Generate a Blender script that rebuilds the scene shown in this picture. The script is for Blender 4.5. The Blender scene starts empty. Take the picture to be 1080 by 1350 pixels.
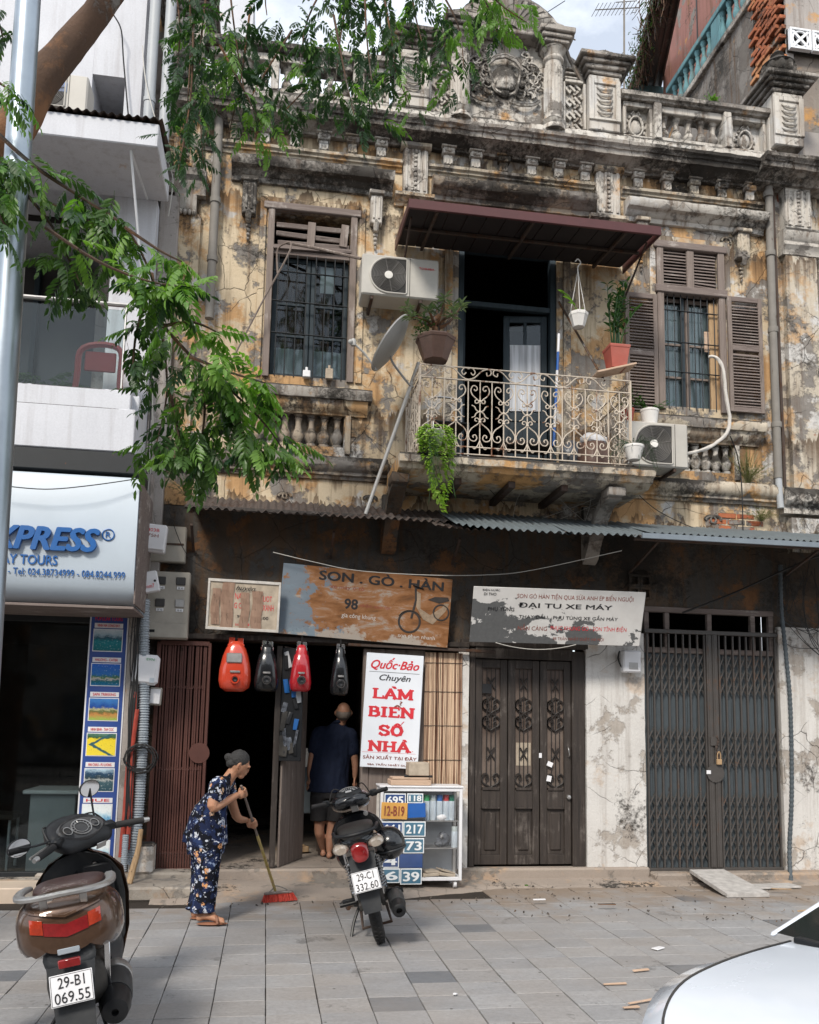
import bpy, bmesh, math, random
from mathutils import Vector, Matrix, Euler, noise
PI=math.pi; R=math.radians
random.seed(7)
SC=bpy.context.scene; COL=SC.collection
# ---------------------------------------------------------------- camera
CAM_Y=-9.167; CAM_Z=1.6; FPX=1170.0; CX=540.0; CY=800.0
RT=((0.9872222085,-0.0392325833,-0.1544453838),(-0.1582090803,-0.1255627621,-0.9793895444),(0.0190314991,0.9913096374,-0.1301652982))
cd=bpy.data.cameras.new('camera'); cam=bpy.data.objects.new('camera',cd); COL.objects.link(cam); SC.camera=cam
cam.matrix_world=Matrix(((*RT[0],0.0),(*RT[1],CAM_Y),(*RT[2],CAM_Z),(0,0,0,1)))
cd.sensor_fit='VERTICAL'; cd.sensor_height=24.0; cd.lens=24.0*FPX/1350.0; cd.shift_y=(CY-675.0)/1350.0; cd.clip_end=600; cd.clip_start=.05
def ray(u,v):
    a=(u-CX,CY-v,-FPX); return Vector([sum(RT[i][j]*a[j] for j in range(3)) for i in range(3)])
def at(u,v,Y=0.0):
    r=ray(u,v); t=(Y-CAM_Y)/r.y; return Vector((r.x*t,Y,CAM_Z+r.z*t))
def gnd(u,v,z=0.0):
    r=ray(u,v); t=(z-CAM_Z)/r.z; return Vector((r.x*t,CAM_Y+r.y*t,z))
# ---------------------------------------------------------------- world, sun, exposure
SUN_EL=R(42); SUN_ROT=R(208)
w=bpy.data.worlds.new('World'); SC.world=w; w.use_nodes=True; nt=w.node_tree; nt.nodes.clear()
def wn(t): return nt.nodes.new(t)
sky=wn('ShaderNodeTexSky'); sky.sky_type='NISHITA'; sky.sun_disc=False; sky.sun_elevation=SUN_EL; sky.sun_rotation=SUN_ROT
tc=wn('ShaderNodeTexCoord'); mp=wn('ShaderNodeMapping'); mp.inputs['Scale'].default_value=(1,1,2.2); mp.inputs['Location'].default_value=(1.3,.4,0)
nz=wn('ShaderNodeTexNoise'); nz.inputs['Scale'].default_value=3.2; nz.inputs['Detail'].default_value=9; nz.inputs['Roughness'].default_value=.6
cr=wn('ShaderNodeValToRGB'); cr.color_ramp.elements[0].position=.36; cr.color_ramp.elements[1].position=.56
mx=wn('ShaderNodeMixRGB'); mx.inputs[2].default_value=(8.2,8.6,9.1,1)
ml=wn('ShaderNodeMath'); ml.operation='MULTIPLY_ADD'; ml.inputs[1].default_value=.55; ml.inputs[2].default_value=.42
bg=wn('ShaderNodeBackground'); bg.inputs[1].default_value=.13; wo=wn('ShaderNodeOutputWorld')
L=nt.links.new
L(tc.outputs['Generated'],mp.inputs[0]); L(mp.outputs[0],nz.inputs[0]); L(nz.outputs[0],cr.inputs[0]); L(cr.outputs[0],ml.inputs[0]); L(ml.outputs[0],mx.inputs[0]); L(sky.outputs[0],mx.inputs[1]); L(mx.outputs[0],bg.inputs[0]); L(bg.outputs[0],wo.inputs[0])
sd=bpy.data.lights.new('sun','SUN'); sun=bpy.data.objects.new('sun',sd); COL.objects.link(sun)
sd.energy=2.7; sd.angle=R(12); sd.color=(1,.93,.83)
dirv=Vector((math.sin(SUN_ROT)*math.cos(SUN_EL),math.cos(SUN_ROT)*math.cos(SUN_EL),math.sin(SUN_EL)))
sun.rotation_euler=(-dirv).to_track_quat('-Z','Y').to_euler(); sun.location=dirv*30
SC.view_settings.view_transform='Standard'; SC.view_settings.look='None'; SC.view_settings.gamma=1; SC.view_settings.exposure=0.42; SC.view_settings.use_curve_mapping=False
# ---------------------------------------------------------------- node materials
class NT:
    def __init__(s,name):
        s.m=bpy.data.materials.new(name); s.m.use_nodes=True; s.t=s.m.node_tree; s.b=s.t.nodes['Principled BSDF']; s.out=s.t.nodes['Material Output']; s._pos=None
    def n(s,t,**k):
        x=s.t.nodes.new(t)
        for a,b in k.items(): setattr(x,a,b)
        return x
    def l(s,a,b): s.t.links.new(a,b)
    def pos(s,scale=(1,1,1),loc=(0,0,0),obj=False):
        m=s.n('ShaderNodeMapping'); m.inputs['Scale'].default_value=scale; m.inputs['Location'].default_value=loc
        if obj: s.l(s.n('ShaderNodeTexCoord').outputs['Object'],m.inputs[0])
        else: s.l(s.n('ShaderNodeNewGeometry').outputs['Position'],m.inputs[0])
        return m.outputs[0]
    def noise(s,vec,sc,det=6,ro=.6,dist=0):
        x=s.n('ShaderNodeTexNoise'); x.inputs['Scale'].default_value=sc; x.inputs['Detail'].default_value=det; x.inputs['Roughness'].default_value=ro; x.inputs['Distortion'].default_value=dist
        s.l(vec,x.inputs['Vector']); return x.outputs[0]
    def vor(s,vec,sc,feat='F1',out='Distance',rnd=1):
        x=s.n('ShaderNodeTexVoronoi',feature=feat); x.inputs['Scale'].default_value=sc; x.inputs['Randomness'].default_value=rnd; s.l(vec,x.inputs['Vector']); return x.outputs[out]
    def ramp(s,fac,st,interp='LINEAR'):
        x=s.n('ShaderNodeValToRGB'); r=x.color_ramp; r.interpolation=interp
        while len(r.elements)<len(st): r.elements.new(.5)
        for e,(p,c) in zip(r.elements,st):
            e.position=p; e.color=(c,c,c,1) if isinstance(c,(int,float)) else (*c,1)
        s.l(fac,x.inputs[0]); return x.outputs[0]
    def mix(s,fac,a,b,mode='MIX'):
        x=s.n('ShaderNodeMixRGB',blend_type=mode)
        for i,v in ((0,fac),(1,a),(2,b)):
            if isinstance(v,(int,float)): x.inputs[i].default_value=v if i==0 else (v,v,v,1)
            elif isinstance(v,tuple): x.inputs[i].default_value=(*v,1)
            else: s.l(v,x.inputs[i])
        return x.outputs[0]
    def math(s,op,a,b=0.,c=0.):
        x=s.n('ShaderNodeMath',operation=op)
        for i,v in enumerate((a,b,c)):
            if isinstance(v,(int,float)): x.inputs[i].default_value=v
            else: s.l(v,x.inputs[i])
        return x.outputs[0]
    def bump(s,h,st=.3,d=.01,nrm=None):
        x=s.n('ShaderNodeBump'); x.inputs['Strength'].default_value=st; x.inputs['Distance'].default_value=d; s.l(h,x.inputs['Height'])
        if nrm is not None: s.l(nrm,x.inputs['Normal'])
        s.l(x.outputs[0],s.b.inputs['Normal']); return x.outputs[0]
    def sep(s,vec,ax):
        x=s.n('ShaderNodeSeparateXYZ'); s.l(vec,x.inputs[0]); return x.outputs[ax]
    def nz(s): # upward facing
        return s.sep(s.n('ShaderNodeNewGeometry').outputs['Normal'],2)
    def col(s,c):
        if isinstance(c,tuple): s.b.inputs['Base Color'].default_value=(*c,1)
        else: s.l(c,s.b.inputs['Base Color'])
    def set(s,rough=.6,metal=0,spec=.4,**k):
        s.b.inputs['Metallic'].default_value=metal; s.b.inputs['Specular IOR Level'].default_value=spec
        if isinstance(rough,(int,float)): s.b.inputs['Roughness'].default_value=rough
        else: s.l(rough,s.b.inputs['Roughness'])
        for a,v in k.items(): s.b.inputs[a.replace('_',' ')].default_value=v
        return s.m
def plaster(name,base,alt,ochre=(.42,.22,.07),oa=.5,grey=(.17,.155,.14),ga=.45,mould=.5,streak=.5,brick=0.,bump=.6,rough=.9,mcol=(.018,.016,.014),white=0.,off=0.,crack=.8,drips=()):
    # layered decayed limewash: each layer flakes off along its own noise contour
    s=NT(name); p=s.pos(loc=(off,off*.7,0)); wv=s.n('ShaderNodeVectorMath',operation='MULTIPLY_ADD')
    wn_=s.n('ShaderNodeTexNoise'); wn_.inputs['Scale'].default_value=3.; wn_.inputs['Detail'].default_value=5; s.l(p,wn_.inputs[0]); s.l(wn_.outputs['Color'],wv.inputs[0]); wv.inputs[1].default_value=(.16,.16,.16); s.l(p,wv.inputs[2]); q=wv.outputs[0]
    n1=s.noise(q,1.3,10,.62); c=s.ramp(n1,[(.33,base),(.52,tuple(.5*(a+b) for a,b in zip(base,alt))),(.66,alt)])
    def thr(x,t,wd=.02): return s.ramp(x,[(t-wd,0),(t+wd,1)])
    n2=s.noise(s.pos(loc=(off+7,3,1)),1.7,12,.68); mo=s.math('MULTIPLY',thr(n2,.64-.22*oa,.035),.85)
    c=s.mix(mo,c,s.mix(s.noise(q,9,4),ochre,tuple(min(1,x*1.7) for x in ochre)))
    n3=s.noise(s.pos(loc=(2,off+9,5)),2.3,12,.7); mg=thr(n3,.66-.26*ga,.02)
    c=s.mix(mg,c,s.mix(s.noise(q,14,6),grey,tuple(min(1,x*1.9) for x in grey)))
    if white:
        mw=thr(s.noise(s.pos(loc=(11,off,2)),1.9,11,.66),.66-.25*white,.02); c=s.mix(mw,c,(.62,.6,.57))
    if brick:
        mb_=thr(s.noise(s.pos(loc=(off+21,3,8)),1.1,10,.6),.72-.2*brick,.012); c=s.mix(mb_,c,(.33,.1,.055))
    # vertical runs of rust and soot
    st=s.noise(s.pos(scale=(7,7,.42),loc=(off,0,0)),1.6,8,.65); ms=s.math('MULTIPLY',s.ramp(st,[(.5,0),(.7,1)]),streak)
    c=s.mix(ms,c,s.mix(s.noise(q,3,5),(.05,.04,.032),(.2,.1,.04)),'MIX')
    if drips: # soot and rust washed down the wall from each ledge
        zz=s.sep(p,2); dn=s.noise(s.pos(scale=(9,9,.25)),1.5,6,.6); tot=None
        for z0,ln in drips:
            jz=s.noise(s.pos(scale=(5,5,.2),loc=(z0,0,0)),1.,5,.6); t=s.math('DIVIDE',s.math('SUBTRACT',s.math('ADD',z0,s.math('MULTIPLY',s.math('SUBTRACT',jz,.62),1.1)),zz),ln); g=s.ramp(t,[(0,0),(.03,1),(.25,.75),(1,0)]); tot=g if tot is None else s.math('MAXIMUM',tot,g)
        dm=s.ramp(s.math('ADD',s.math('MULTIPLY',tot,.36),s.math('MULTIPLY',dn,.62)),[(.50,0),(.60,.55),(.70,.85)]); c=s.mix(dm,c,s.mix(s.noise(p,2.2,5),(.045,.036,.028),(.16,.085,.04)))
    # mould: big patches broken up by fine speckle
    big=s.noise(s.pos(loc=(off+4,1,6)),.9,8,.6); fin=s.noise(p,19,12,.8)
    md=s.math('ADD',s.math('MULTIPLY',big,.62),s.math('MULTIPLY',fin,.38)); up=s.math('MULTIPLY',s.math('MAXIMUM',s.nz(),0),.24)
    md=s.math('ADD',md,up); mm=s.ramp(md,[(.615-.17*mould,0),(.66-.13*mould,1)])
    c=s.mix(s.math('MULTIPLY',mm,.93),c,s.mix(fin,mcol,tuple(x*3.2 for x in mcol)))
    cr_=s.vor(q,2.1,'DISTANCE_TO_EDGE'); ck=s.ramp(cr_,[(0,1),(.006,0)]); ckm=s.math('MULTIPLY',ck,thr(s.noise(p,1.2,3),.5,.04)); c=s.mix(s.math('MULTIPLY',ckm,crack),c,(.03,.025,.02))
    s.col(s.mix(.5,c,s.mix(s.noise(p,60,4,.7),.45,1.),'MULTIPLY'))
    h=s.math('ADD',s.math('MULTIPLY',mg,-.5),s.math('MULTIPLY',mo,-.25)); h=s.math('ADD',h,s.math('MULTIPLY',fin,.8)); h=s.math('ADD',h,s.math('MULTIPLY',s.noise(p,70,5,.7),.25)); h=s.math('SUBTRACT',h,s.math('MULTIPLY',ckm,1.2*crack))
    h=s.math('ADD',h,s.math('MULTIPLY',n1,1.2)); s.bump(h,bump,.012); return s.set(rough,0,.25)
def plain(name,c,rough=.5,metal=0,var=.25,sc=9,bump=.12,dust=.15,dcol=(.3,.27,.23),spec=.4,obj=True,coat=0,scratch=0,**k):
    s=NT(name); p=s.pos(obj=obj); n=s.noise(p,sc,8,.65); n2=s.noise(p,sc*.23,5,.6)
    cc=s.mix(s.ramp(n,[(.35,0),(.68,1)]),tuple(x*(1-var) for x in c),tuple(min(1,x*(1+var*.6)) for x in c))
    if dust:
        up=s.math('MULTIPLY',s.math('MAXIMUM',s.nz(),0),.35)
        d=s.ramp(s.math('ADD',n2,s.math('MULTIPLY',s.math('ADD',up,s.math('MULTIPLY',n,.3)),.5)),[(.5,0),(.85,1)]); cc=s.mix(s.math('MULTIPLY',d,dust),cc,dcol)
    s.col(cc); s.bump(s.noise(p,sc*5,6,.7),bump,.004)
    ro=s.math('ADD',rough-.08,s.math('MULTIPLY',n,.18)); s.set(ro,metal,spec)
    if coat: s.b.inputs['Coat Weight'].default_value=coat; s.b.inputs['Coat Roughness'].default_value=.08
    for a,v in k.items(): s.b.inputs[a.replace('_',' ')].default_value=v
    return s.m
def wood(name,c1,c2,axis='z',rough=.8,worn=.4,wcol=(.3,.27,.24),sc=1.):
    s=NT(name); e={'z':(22,22,1.6),'x':(1.6,22,22),'y':(22,1.6,22)}[axis]
    p=s.pos(scale=tuple(x*sc for x in e)); g=s.noise(p,1,10,.7,.6); c=s.mix(s.ramp(g,[(.3,0),(.7,1)]),c1,c2)
    b=s.noise(s.pos(),3.1,10,.7); m=s.ramp(s.math('ADD',s.math('MULTIPLY',b,.6),s.math('MULTIPLY',g,.4)),[(.62-.2*worn,0),(.68-.18*worn,1)]); c=s.mix(s.math('MULTIPLY',m,.75),c,wcol)
    f=s.ramp(s.noise(p,2.3,8,.75),[(.33,1),(.42,0)]); c=s.mix(s.math('MULTIPLY',f,.75),c,(.015,.012,.01))
    s.col(c); s.bump(s.math('ADD',g,s.math('MULTIPLY',f,-.6)),.5,.004); return s.set(rough,0,.25)
def metalpaint(name,c,rust=.4,rough=.55,metal=.0,rc=(.2,.07,.025),var=.25,bump=.25):
    s=NT(name); p=s.pos(); b=s.noise(p,4.5,12,.72); st=s.noise(s.pos(scale=(11,11,.8)),1.8,8,.7)
    m=s.ramp(s.math('ADD',s.math('MULTIPLY',b,.55),s.math('MULTIPLY',st,.45)),[(.64-.22*rust,0),(.69-.2*rust,1)])
    c0=s.mix(s.noise(p,8,5),tuple(x*(1-var) for x in c),tuple(min(1,x*(1+var)) for x in c)); cc=s.mix(m,c0,s.mix(s.noise(p,30,6,.7),tuple(x*.35 for x in rc),rc)); s.col(cc)
    s.bump(s.math('ADD',m,s.math('MULTIPLY',s.noise(p,45,6,.7),.5)),bump,.003); s.set(s.math('ADD',rough,s.math('MULTIPLY',m,.3)),metal,.4); return s.m
M={}
M['wall_up']=plaster('limewash_upper',(.70,.585,.42),(.56,.44,.295),ochre=(.40,.225,.095),oa=.55,ga=.45,mould=.38,streak=.75,brick=.2,bump=.9,white=.3,drips=((5.06,.9),(4.42,.25),(7.4,.8),(4.02,.35),(8.17,.4)))
M['wall_upR']=plaster('limewash_right',(.62,.55,.45),(.48,.42,.33),ochre=(.40,.25,.13),oa=.42,ga=.48,mould=.42,streak=.6,brick=.45,white=.35,off=5,bump=.9,drips=((5.06,.9),(7.4,.8),(4.02,.35),(8.17,.4)))
M['trim']=plaster('aged_stucco_trim',(.64,.56,.45),(.46,.40,.31),oa=.42,ga=.52,mould=.5,streak=.8,off=2,bump=.9)
M['cornice']=plaster('blackened_cornice',(.52,.48,.43),(.34,.31,.28),oa=.0,ga=.5,mould=.72,streak=.8,off=3,bump=1.)
M['relief']=plaster('pale_relief_stucco',(.66,.62,.56),(.52,.48,.43),oa=.0,ga=.36,mould=.45,streak=.85,off=9,bump=.9,white=.3)
M['ledge']=plaster('blackened_ledge',(.48,.40,.31),(.3,.25,.2),oa=.35,ga=.6,mould=.76,streak=.9,off=12,bump=1.)
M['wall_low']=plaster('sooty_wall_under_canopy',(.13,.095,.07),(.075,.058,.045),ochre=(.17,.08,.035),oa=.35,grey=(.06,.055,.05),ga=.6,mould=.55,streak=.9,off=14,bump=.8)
M['pillar']=plaster('peeling_white_pillar',(.70,.68,.65),(.60,.575,.545),ochre=(.42,.34,.27),oa=.26,grey=(.30,.27,.24),ga=.32,mould=.3,streak=.35,off=17,bump=.8)
M['side_wall']=plaster('dark_party_wall',(.22,.195,.17),(.12,.105,.095),oa=.05,ga=.5,mould=.6,streak=1.,off=19,bump=1.)
M['red_wall']=plaster('faded_red_wall',(.36,.17,.14),(.30,.15,.13),oa=.05,ga=.3,mould=.25,streak=.7,off=23,bump=.4)
M['concrete']=plaster('grey_render',(.42,.385,.36),(.33,.3,.28),oa=.02,ga=.3,mould=.22,streak=.5,off=25,bump=.5)
M['white_render']=plaster('white_render',(.70,.71,.75),(.62,.63,.67),oa=-.2,ga=-.1,mould=-.05,streak=.2,off=29,bump=.1,crack=0)
M['white_clean']=plain('white_paint',(.76,.78,.81),.55,0,.06,4,.05,.12,obj=False)
M['apron']=plaster('dusty_concrete',(.37,.31,.26),(.29,.245,.21),ochre=(.33,.24,.17),oa=.3,grey=(.17,.15,.13),ga=.3,mould=-1.1,streak=.0,off=31,bump=.8,crack=.4)
M['step']=plaster('worn_step',(.42,.38,.33),(.3,.26,.22),ochre=(.25,.17,.11),oa=.3,ga=.3,mould=-.9,streak=.2,off=33,bump=.8)
M['window_wood']=wood('grey_weathered_wood',(.14,.11,.095),(.25,.205,.18),'z',worn=.3,wcol=(.38,.34,.31))
M['window_wood_x']=wood('grey_weathered_wood_across',(.13,.10,.09),(.23,.19,.17),'x',worn=.35,wcol=(.4,.36,.33))
M['dark_wood']=wood('dark_door_wood',(.026,.022,.020),(.062,.05,.043),'z',worn=.42,wcol=(.13,.112,.10),rough=.5)
M['door_blue']=wood('blue_black_door_paint',(.018,.028,.036),(.035,.05,.06),'z',worn=.1,wcol=(.12,.1,.09),rough=.55)
M['raw_wood']=wood('raw_timber',(.3,.19,.1),(.45,.31,.18),'z',worn=.2)
M['plank']=wood('thin_plank',(.42,.29,.2),(.55,.4,.3),'x',worn=.2)
M['black_iron']=metalpaint('black_iron',(.012,.014,.016),.12,.5)
M['cream_iron']=metalpaint('cream_painted_iron',(.50,.43,.35),.5,.55,rc=(.24,.1,.05))
M['gate_grey']=metalpaint('grey_gate_steel',(.06,.054,.050),.4,.5,rc=(.13,.075,.05))
M['gate_sheet']=metalpaint('grey_sheet_behind_gate',(.062,.076,.086),.22,.5,rc=(.06,.045,.04))
M['gate_red']=metalpaint('oxide_red_gate',(.085,.032,.024),.3,.55,rc=(.05,.025,.018))
M['rust']=metalpaint('rusty_iron',(.06,.042,.034),.6,.8,rc=(.10,.05,.03))
M['zinc_blue']=metalpaint('blue_grey_corrugated',(.12,.14,.15),.25,.5,rc=(.15,.1,.07))
M['flashing']=metalpaint('pale_flashing',(.17,.20,.23),.1,.45)
M['zinc_rust']=metalpaint('rusted_corrugated',(.07,.055,.048),.6,.75,rc=(.09,.055,.04))
M['maroon']=metalpaint('maroon_awning_sheet',(.075,.022,.022),.12,.45,rc=(.08,.04,.035))
M['galv']=plain('galvanised_pole',(.33,.38,.43),.35,.75,.12,5,.05,.1)
M['pipe']=metalpaint('old_drain_pipe',(.2,.185,.165),.35,.75,rc=(.12,.08,.05))
M['pvc']=plain('grey_plastic_pipe',(.38,.4,.42),.5,0,.12,3,.06,.25)
M['ac_body']=plain('ac_cream_shell',(.47,.45,.41),.5,0,.12,3,.05,.35,(.25,.2,.15),obj=False)
M['ac_grille']=plain('ac_dark_grille',(.014,.013,.012),.5,0,.2,6,.05,.2)
M['ac_wire']=plain('ac_guard_wire',(.20,.19,.18),.5,.2,.2,6,.05,.2)
M['hub']=plain('pale_hub',(.7,.68,.64),.5,0,.1,6,.03,.1)
M['dish']=plain('grey_satellite_dish',(.46,.455,.44),.55,.1,.15,5,.08,.35,(.2,.16,.12))
M['box_white']=plain('white_plastic_box',(.72,.72,.74),.45,0,.08,4,.04,.2,(.4,.35,.3),obj=False)
M['box_grey']=plain('grimy_meter_box',(.36,.335,.29),.5,0,.18,5,.06,.35,(.2,.16,.12),obj=False)
M['smoke_glass']=plain('smoked_plastic',(.04,.04,.042),.2,0,.1,4,.0,.2,obj=False)
M['cable']=plain('black_cable',(.012,.012,.013),.5,0,.1,4,.05,.1)
M['cable_w']=plain('pale_cable',(.5,.48,.44),.6,0,.1,4,.05,.2)
M['conduit']=plain('corrugated_grey_conduit',(.30,.34,.38),.5,0,.12,4,.05,.2)
M['conduit_red']=plain('faded_red_conduit',(.35,.045,.025),.5,0,.3,6,.06,.2)
M['terracotta']=plain('terracotta_plastic',(.38,.07,.045),.55,0,.15,6,.06,.3,obj=False)
M['pot_white']=plain('white_plastic_pot',(.72,.7,.67),.4,0,.1,6,.04,.25,(.3,.26,.2),obj=False)
M['pot_brown']=plain('glazed_brown_pot',(.10,.052,.04),.45,0,.35,7,.15,.35,(.22,.15,.11),obj=False)
M['bark']=plaster('tree_bark',(.15,.09,.06),(.09,.06,.045),ochre=(.2,.1,.05),oa=.3,ga=.3,mould=.2,streak=0,off=37,bump=1.)
M['soil']=plain('dark_soil',(.03,.022,.016),.95,0,.4,30,.6,0)
M['tyre']=plain('tyre_rubber',(.014,.014,.015),.8,0,.25,12,.25,.2,(.12,.1,.085))
M['black_plastic']=plain('black_plastic',(.009,.010,.012),.42,0,.2,9,.06,.07,(.12,.11,.1),spec=.3)
M['gloss_black']=plain('gloss_black_paint',(.006,.007,.009),.25,0,.2,7,.02,.03,(.2,.2,.2),coat=.6)
M['mid_plastic']=plain('charcoal_plastic',(.026,.029,.033),.5,0,.2,9,.08,.1,spec=.3)
M['brown_paint']=plain('metallic_brown_paint',(.085,.045,.026),.36,.4,.15,30,.02,.08,(.2,.16,.13),coat=.8)
M['chrome']=plain('chrome',(.62,.62,.63),.18,1,.1,6,.02,.1)
M['silver']=plain('brushed_aluminium',(.45,.44,.43),.38,.8,.1,20,.05,.15)
M['seat']=plain('black_vinyl_seat',(.012,.011,.011),.5,0,.2,25,.2,.06,spec=.3)
M['lamp_red']=plain('red_lamp_lens',(.22,.006,.008),.12,0,.35,14,.1,.05,coat=1)
M['lamp_orange']=plain('orange_lamp_lens',(.33,.03,.01),.15,0,.3,16,.1,.05,coat=1)
M['lamp_clear']=plain('clear_lamp_lens',(.42,.36,.3),.15,.3,.3,16,.1,.05,coat=1)
M['plate']=plain('number_plate_white',(.72,.72,.74),.35,0,.08,7,.04,.2,(.4,.36,.32))
M['ink']=plain('black_ink',(.012,.012,.014),.55,0,.1,5,0,0)
M['car_white']=plain('white_car_paint',(.62,.66,.72),.25,0,.03,2,.0,.05,(.6,.58,.55),coat=1)
M['car_glass']=plain('dark_car_glass',(.012,.015,.017),.06,0,.1,2,0,.05,coat=1)
M['skin']=plain('skin_tan',(.42,.215,.13),.5,0,.12,12,.08,0,spec=.3,Subsurface_Weight=.12)
M['skin_m']=plain('skin_brown',(.33,.17,.11),.5,0,.12,12,.08,0,spec=.3,Subsurface_Weight=.1)
M['navy']=plain('navy_cloth',(.012,.017,.036),.85,0,.2,18,.3,0,spec=.15)
M['shorts']=plain('charcoal_cloth',(.022,.021,.022),.85,0,.2,18,.3,0,spec=.15)
M['sandal']=plain('tan_leather',(.27,.12,.07),.6,0,.2,18,.1,0)
M['broom_red']=plain('red_bristles',(.5,.05,.03),.7,0,.3,60,.5,0)
M['bamboo']=wood('yellow_bamboo',(.36,.27,.09),(.5,.4,.16),'z',worn=.2)
M['paper']=plain('papers_and_books',(.42,.35,.27),.8,0,.25,12,.1,.2)
M['red_plastic']=plain('red_plastic_chair',(.5,.04,.035),.4,0,.12,5,.03,.2)
M['turquoise']=plaster('turquoise_paint',(.16,.33,.36),(.12,.24,.27),oa=-.2,ga=.2,mould=.2,streak=.5,off=41,bump=.5)
M['brick']=plaster('orange_brick',(.5,.17,.08),(.38,.12,.06),ochre=(.5,.25,.12),oa=.3,ga=.3,mould=.25,streak=.2,off=43,bump=1.)
M['mortar']=plaster('old_mortar',(.3,.26,.22),(.2,.17,.15),oa=.1,ga=.4,mould=.4,streak=.2,off=47,bump=1.)
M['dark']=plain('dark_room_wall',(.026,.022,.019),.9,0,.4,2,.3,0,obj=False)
M['tile_beige']=plain('beige_floor_tile',(.58,.47,.37),.4,0,.1,3,.05,.2,obj=False)
M['sign_white']=plain('white_sign_panel',(.42,.48,.54),.35,0,.04,3,.02,.1,obj=False)
M['blue_ink']=plain('blue_letter_acrylic',(.012,.10,.32),.35,0,.08,3,.02,.1,obj=False)
M['sign_bright']=plain('bright_sign_panel',(.74,.77,.82),.35,0,.04,3,.02,.1,obj=False)
M['red_ink']=plain('red_letter_vinyl',(.62,.025,.04),.5,0,.12,9,.02,.1,obj=False)
M['maroon_ink']=plain('maroon_letter_paint',(.25,.05,.03),.6,0,.3,14,.02,.2,obj=False)
M['blue_frame']=plain('royal_blue_board',(.02,.06,.25),.4,0,.1,5,.02,.1,obj=False)
M['frame_w']=plain('chalky_white_wood',(.55,.52,.48),.7,0,.2,12,.1,.3,obj=False)
M['concrete_slab']=plain('pale_concrete_slab',(.42,.40,.38),.9,0,.25,14,.5,.1,obj=False)
def leafmat(name,c1,c2,tr=.35):
    s=NT(name); oi=s.n('ShaderNodeObjectInfo'); p=s.pos(); f=s.math('ADD',s.math('MULTIPLY',oi.outputs['Random'],.6),s.math('MULTIPLY',s.noise(p,3.,4),.5))
    c=s.mix(s.ramp(f,[(.25,0),(.8,1)]),c1,c2); c=s.mix(.35,c,s.ramp(s.noise(p,25,3),[(.3,.5),(.7,1.)]),'MULTIPLY'); s.col(c); s.set(.42,0,.45)
    t=s.n('ShaderNodeBsdfTranslucent'); s.l(s.mix(1,c,(1.6,1.9,.7),'MULTIPLY'),t.inputs[0]); m=s.n('ShaderNodeMixShader'); m.inputs[0].default_value=tr
    s.l(s.b.outputs[0],m.inputs[1]); s.l(t.outputs[0],m.inputs[2]); s.l(m.outputs[0],s.out.inputs[0]); return s.m
M['leaf']=leafmat('tree_leaf',(.014,.045,.018),(.075,.15,.03))
M['leaf_y']=leafmat('yellow_and_lit_leaf',(.08,.19,.03),(.17,.30,.055),.4)  # on the tree, sunlight put into the leaf colour; also yellow-green small plants
M['leaf_pot']=leafmat('pot_plant_leaf',(.018,.05,.018),(.05,.12,.03),.25)
M['leaf_grey']=leafmat('grey_green_leaf',(.08,.13,.07),(.2,.26,.16),.2)
M['ivy']=leafmat('lime_ivy_leaf',(.14,.28,.04),(.38,.52,.11),.35)
M['weed']=leafmat('dry_weed',(.10,.11,.04),(.2,.2,.08),.3)
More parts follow.
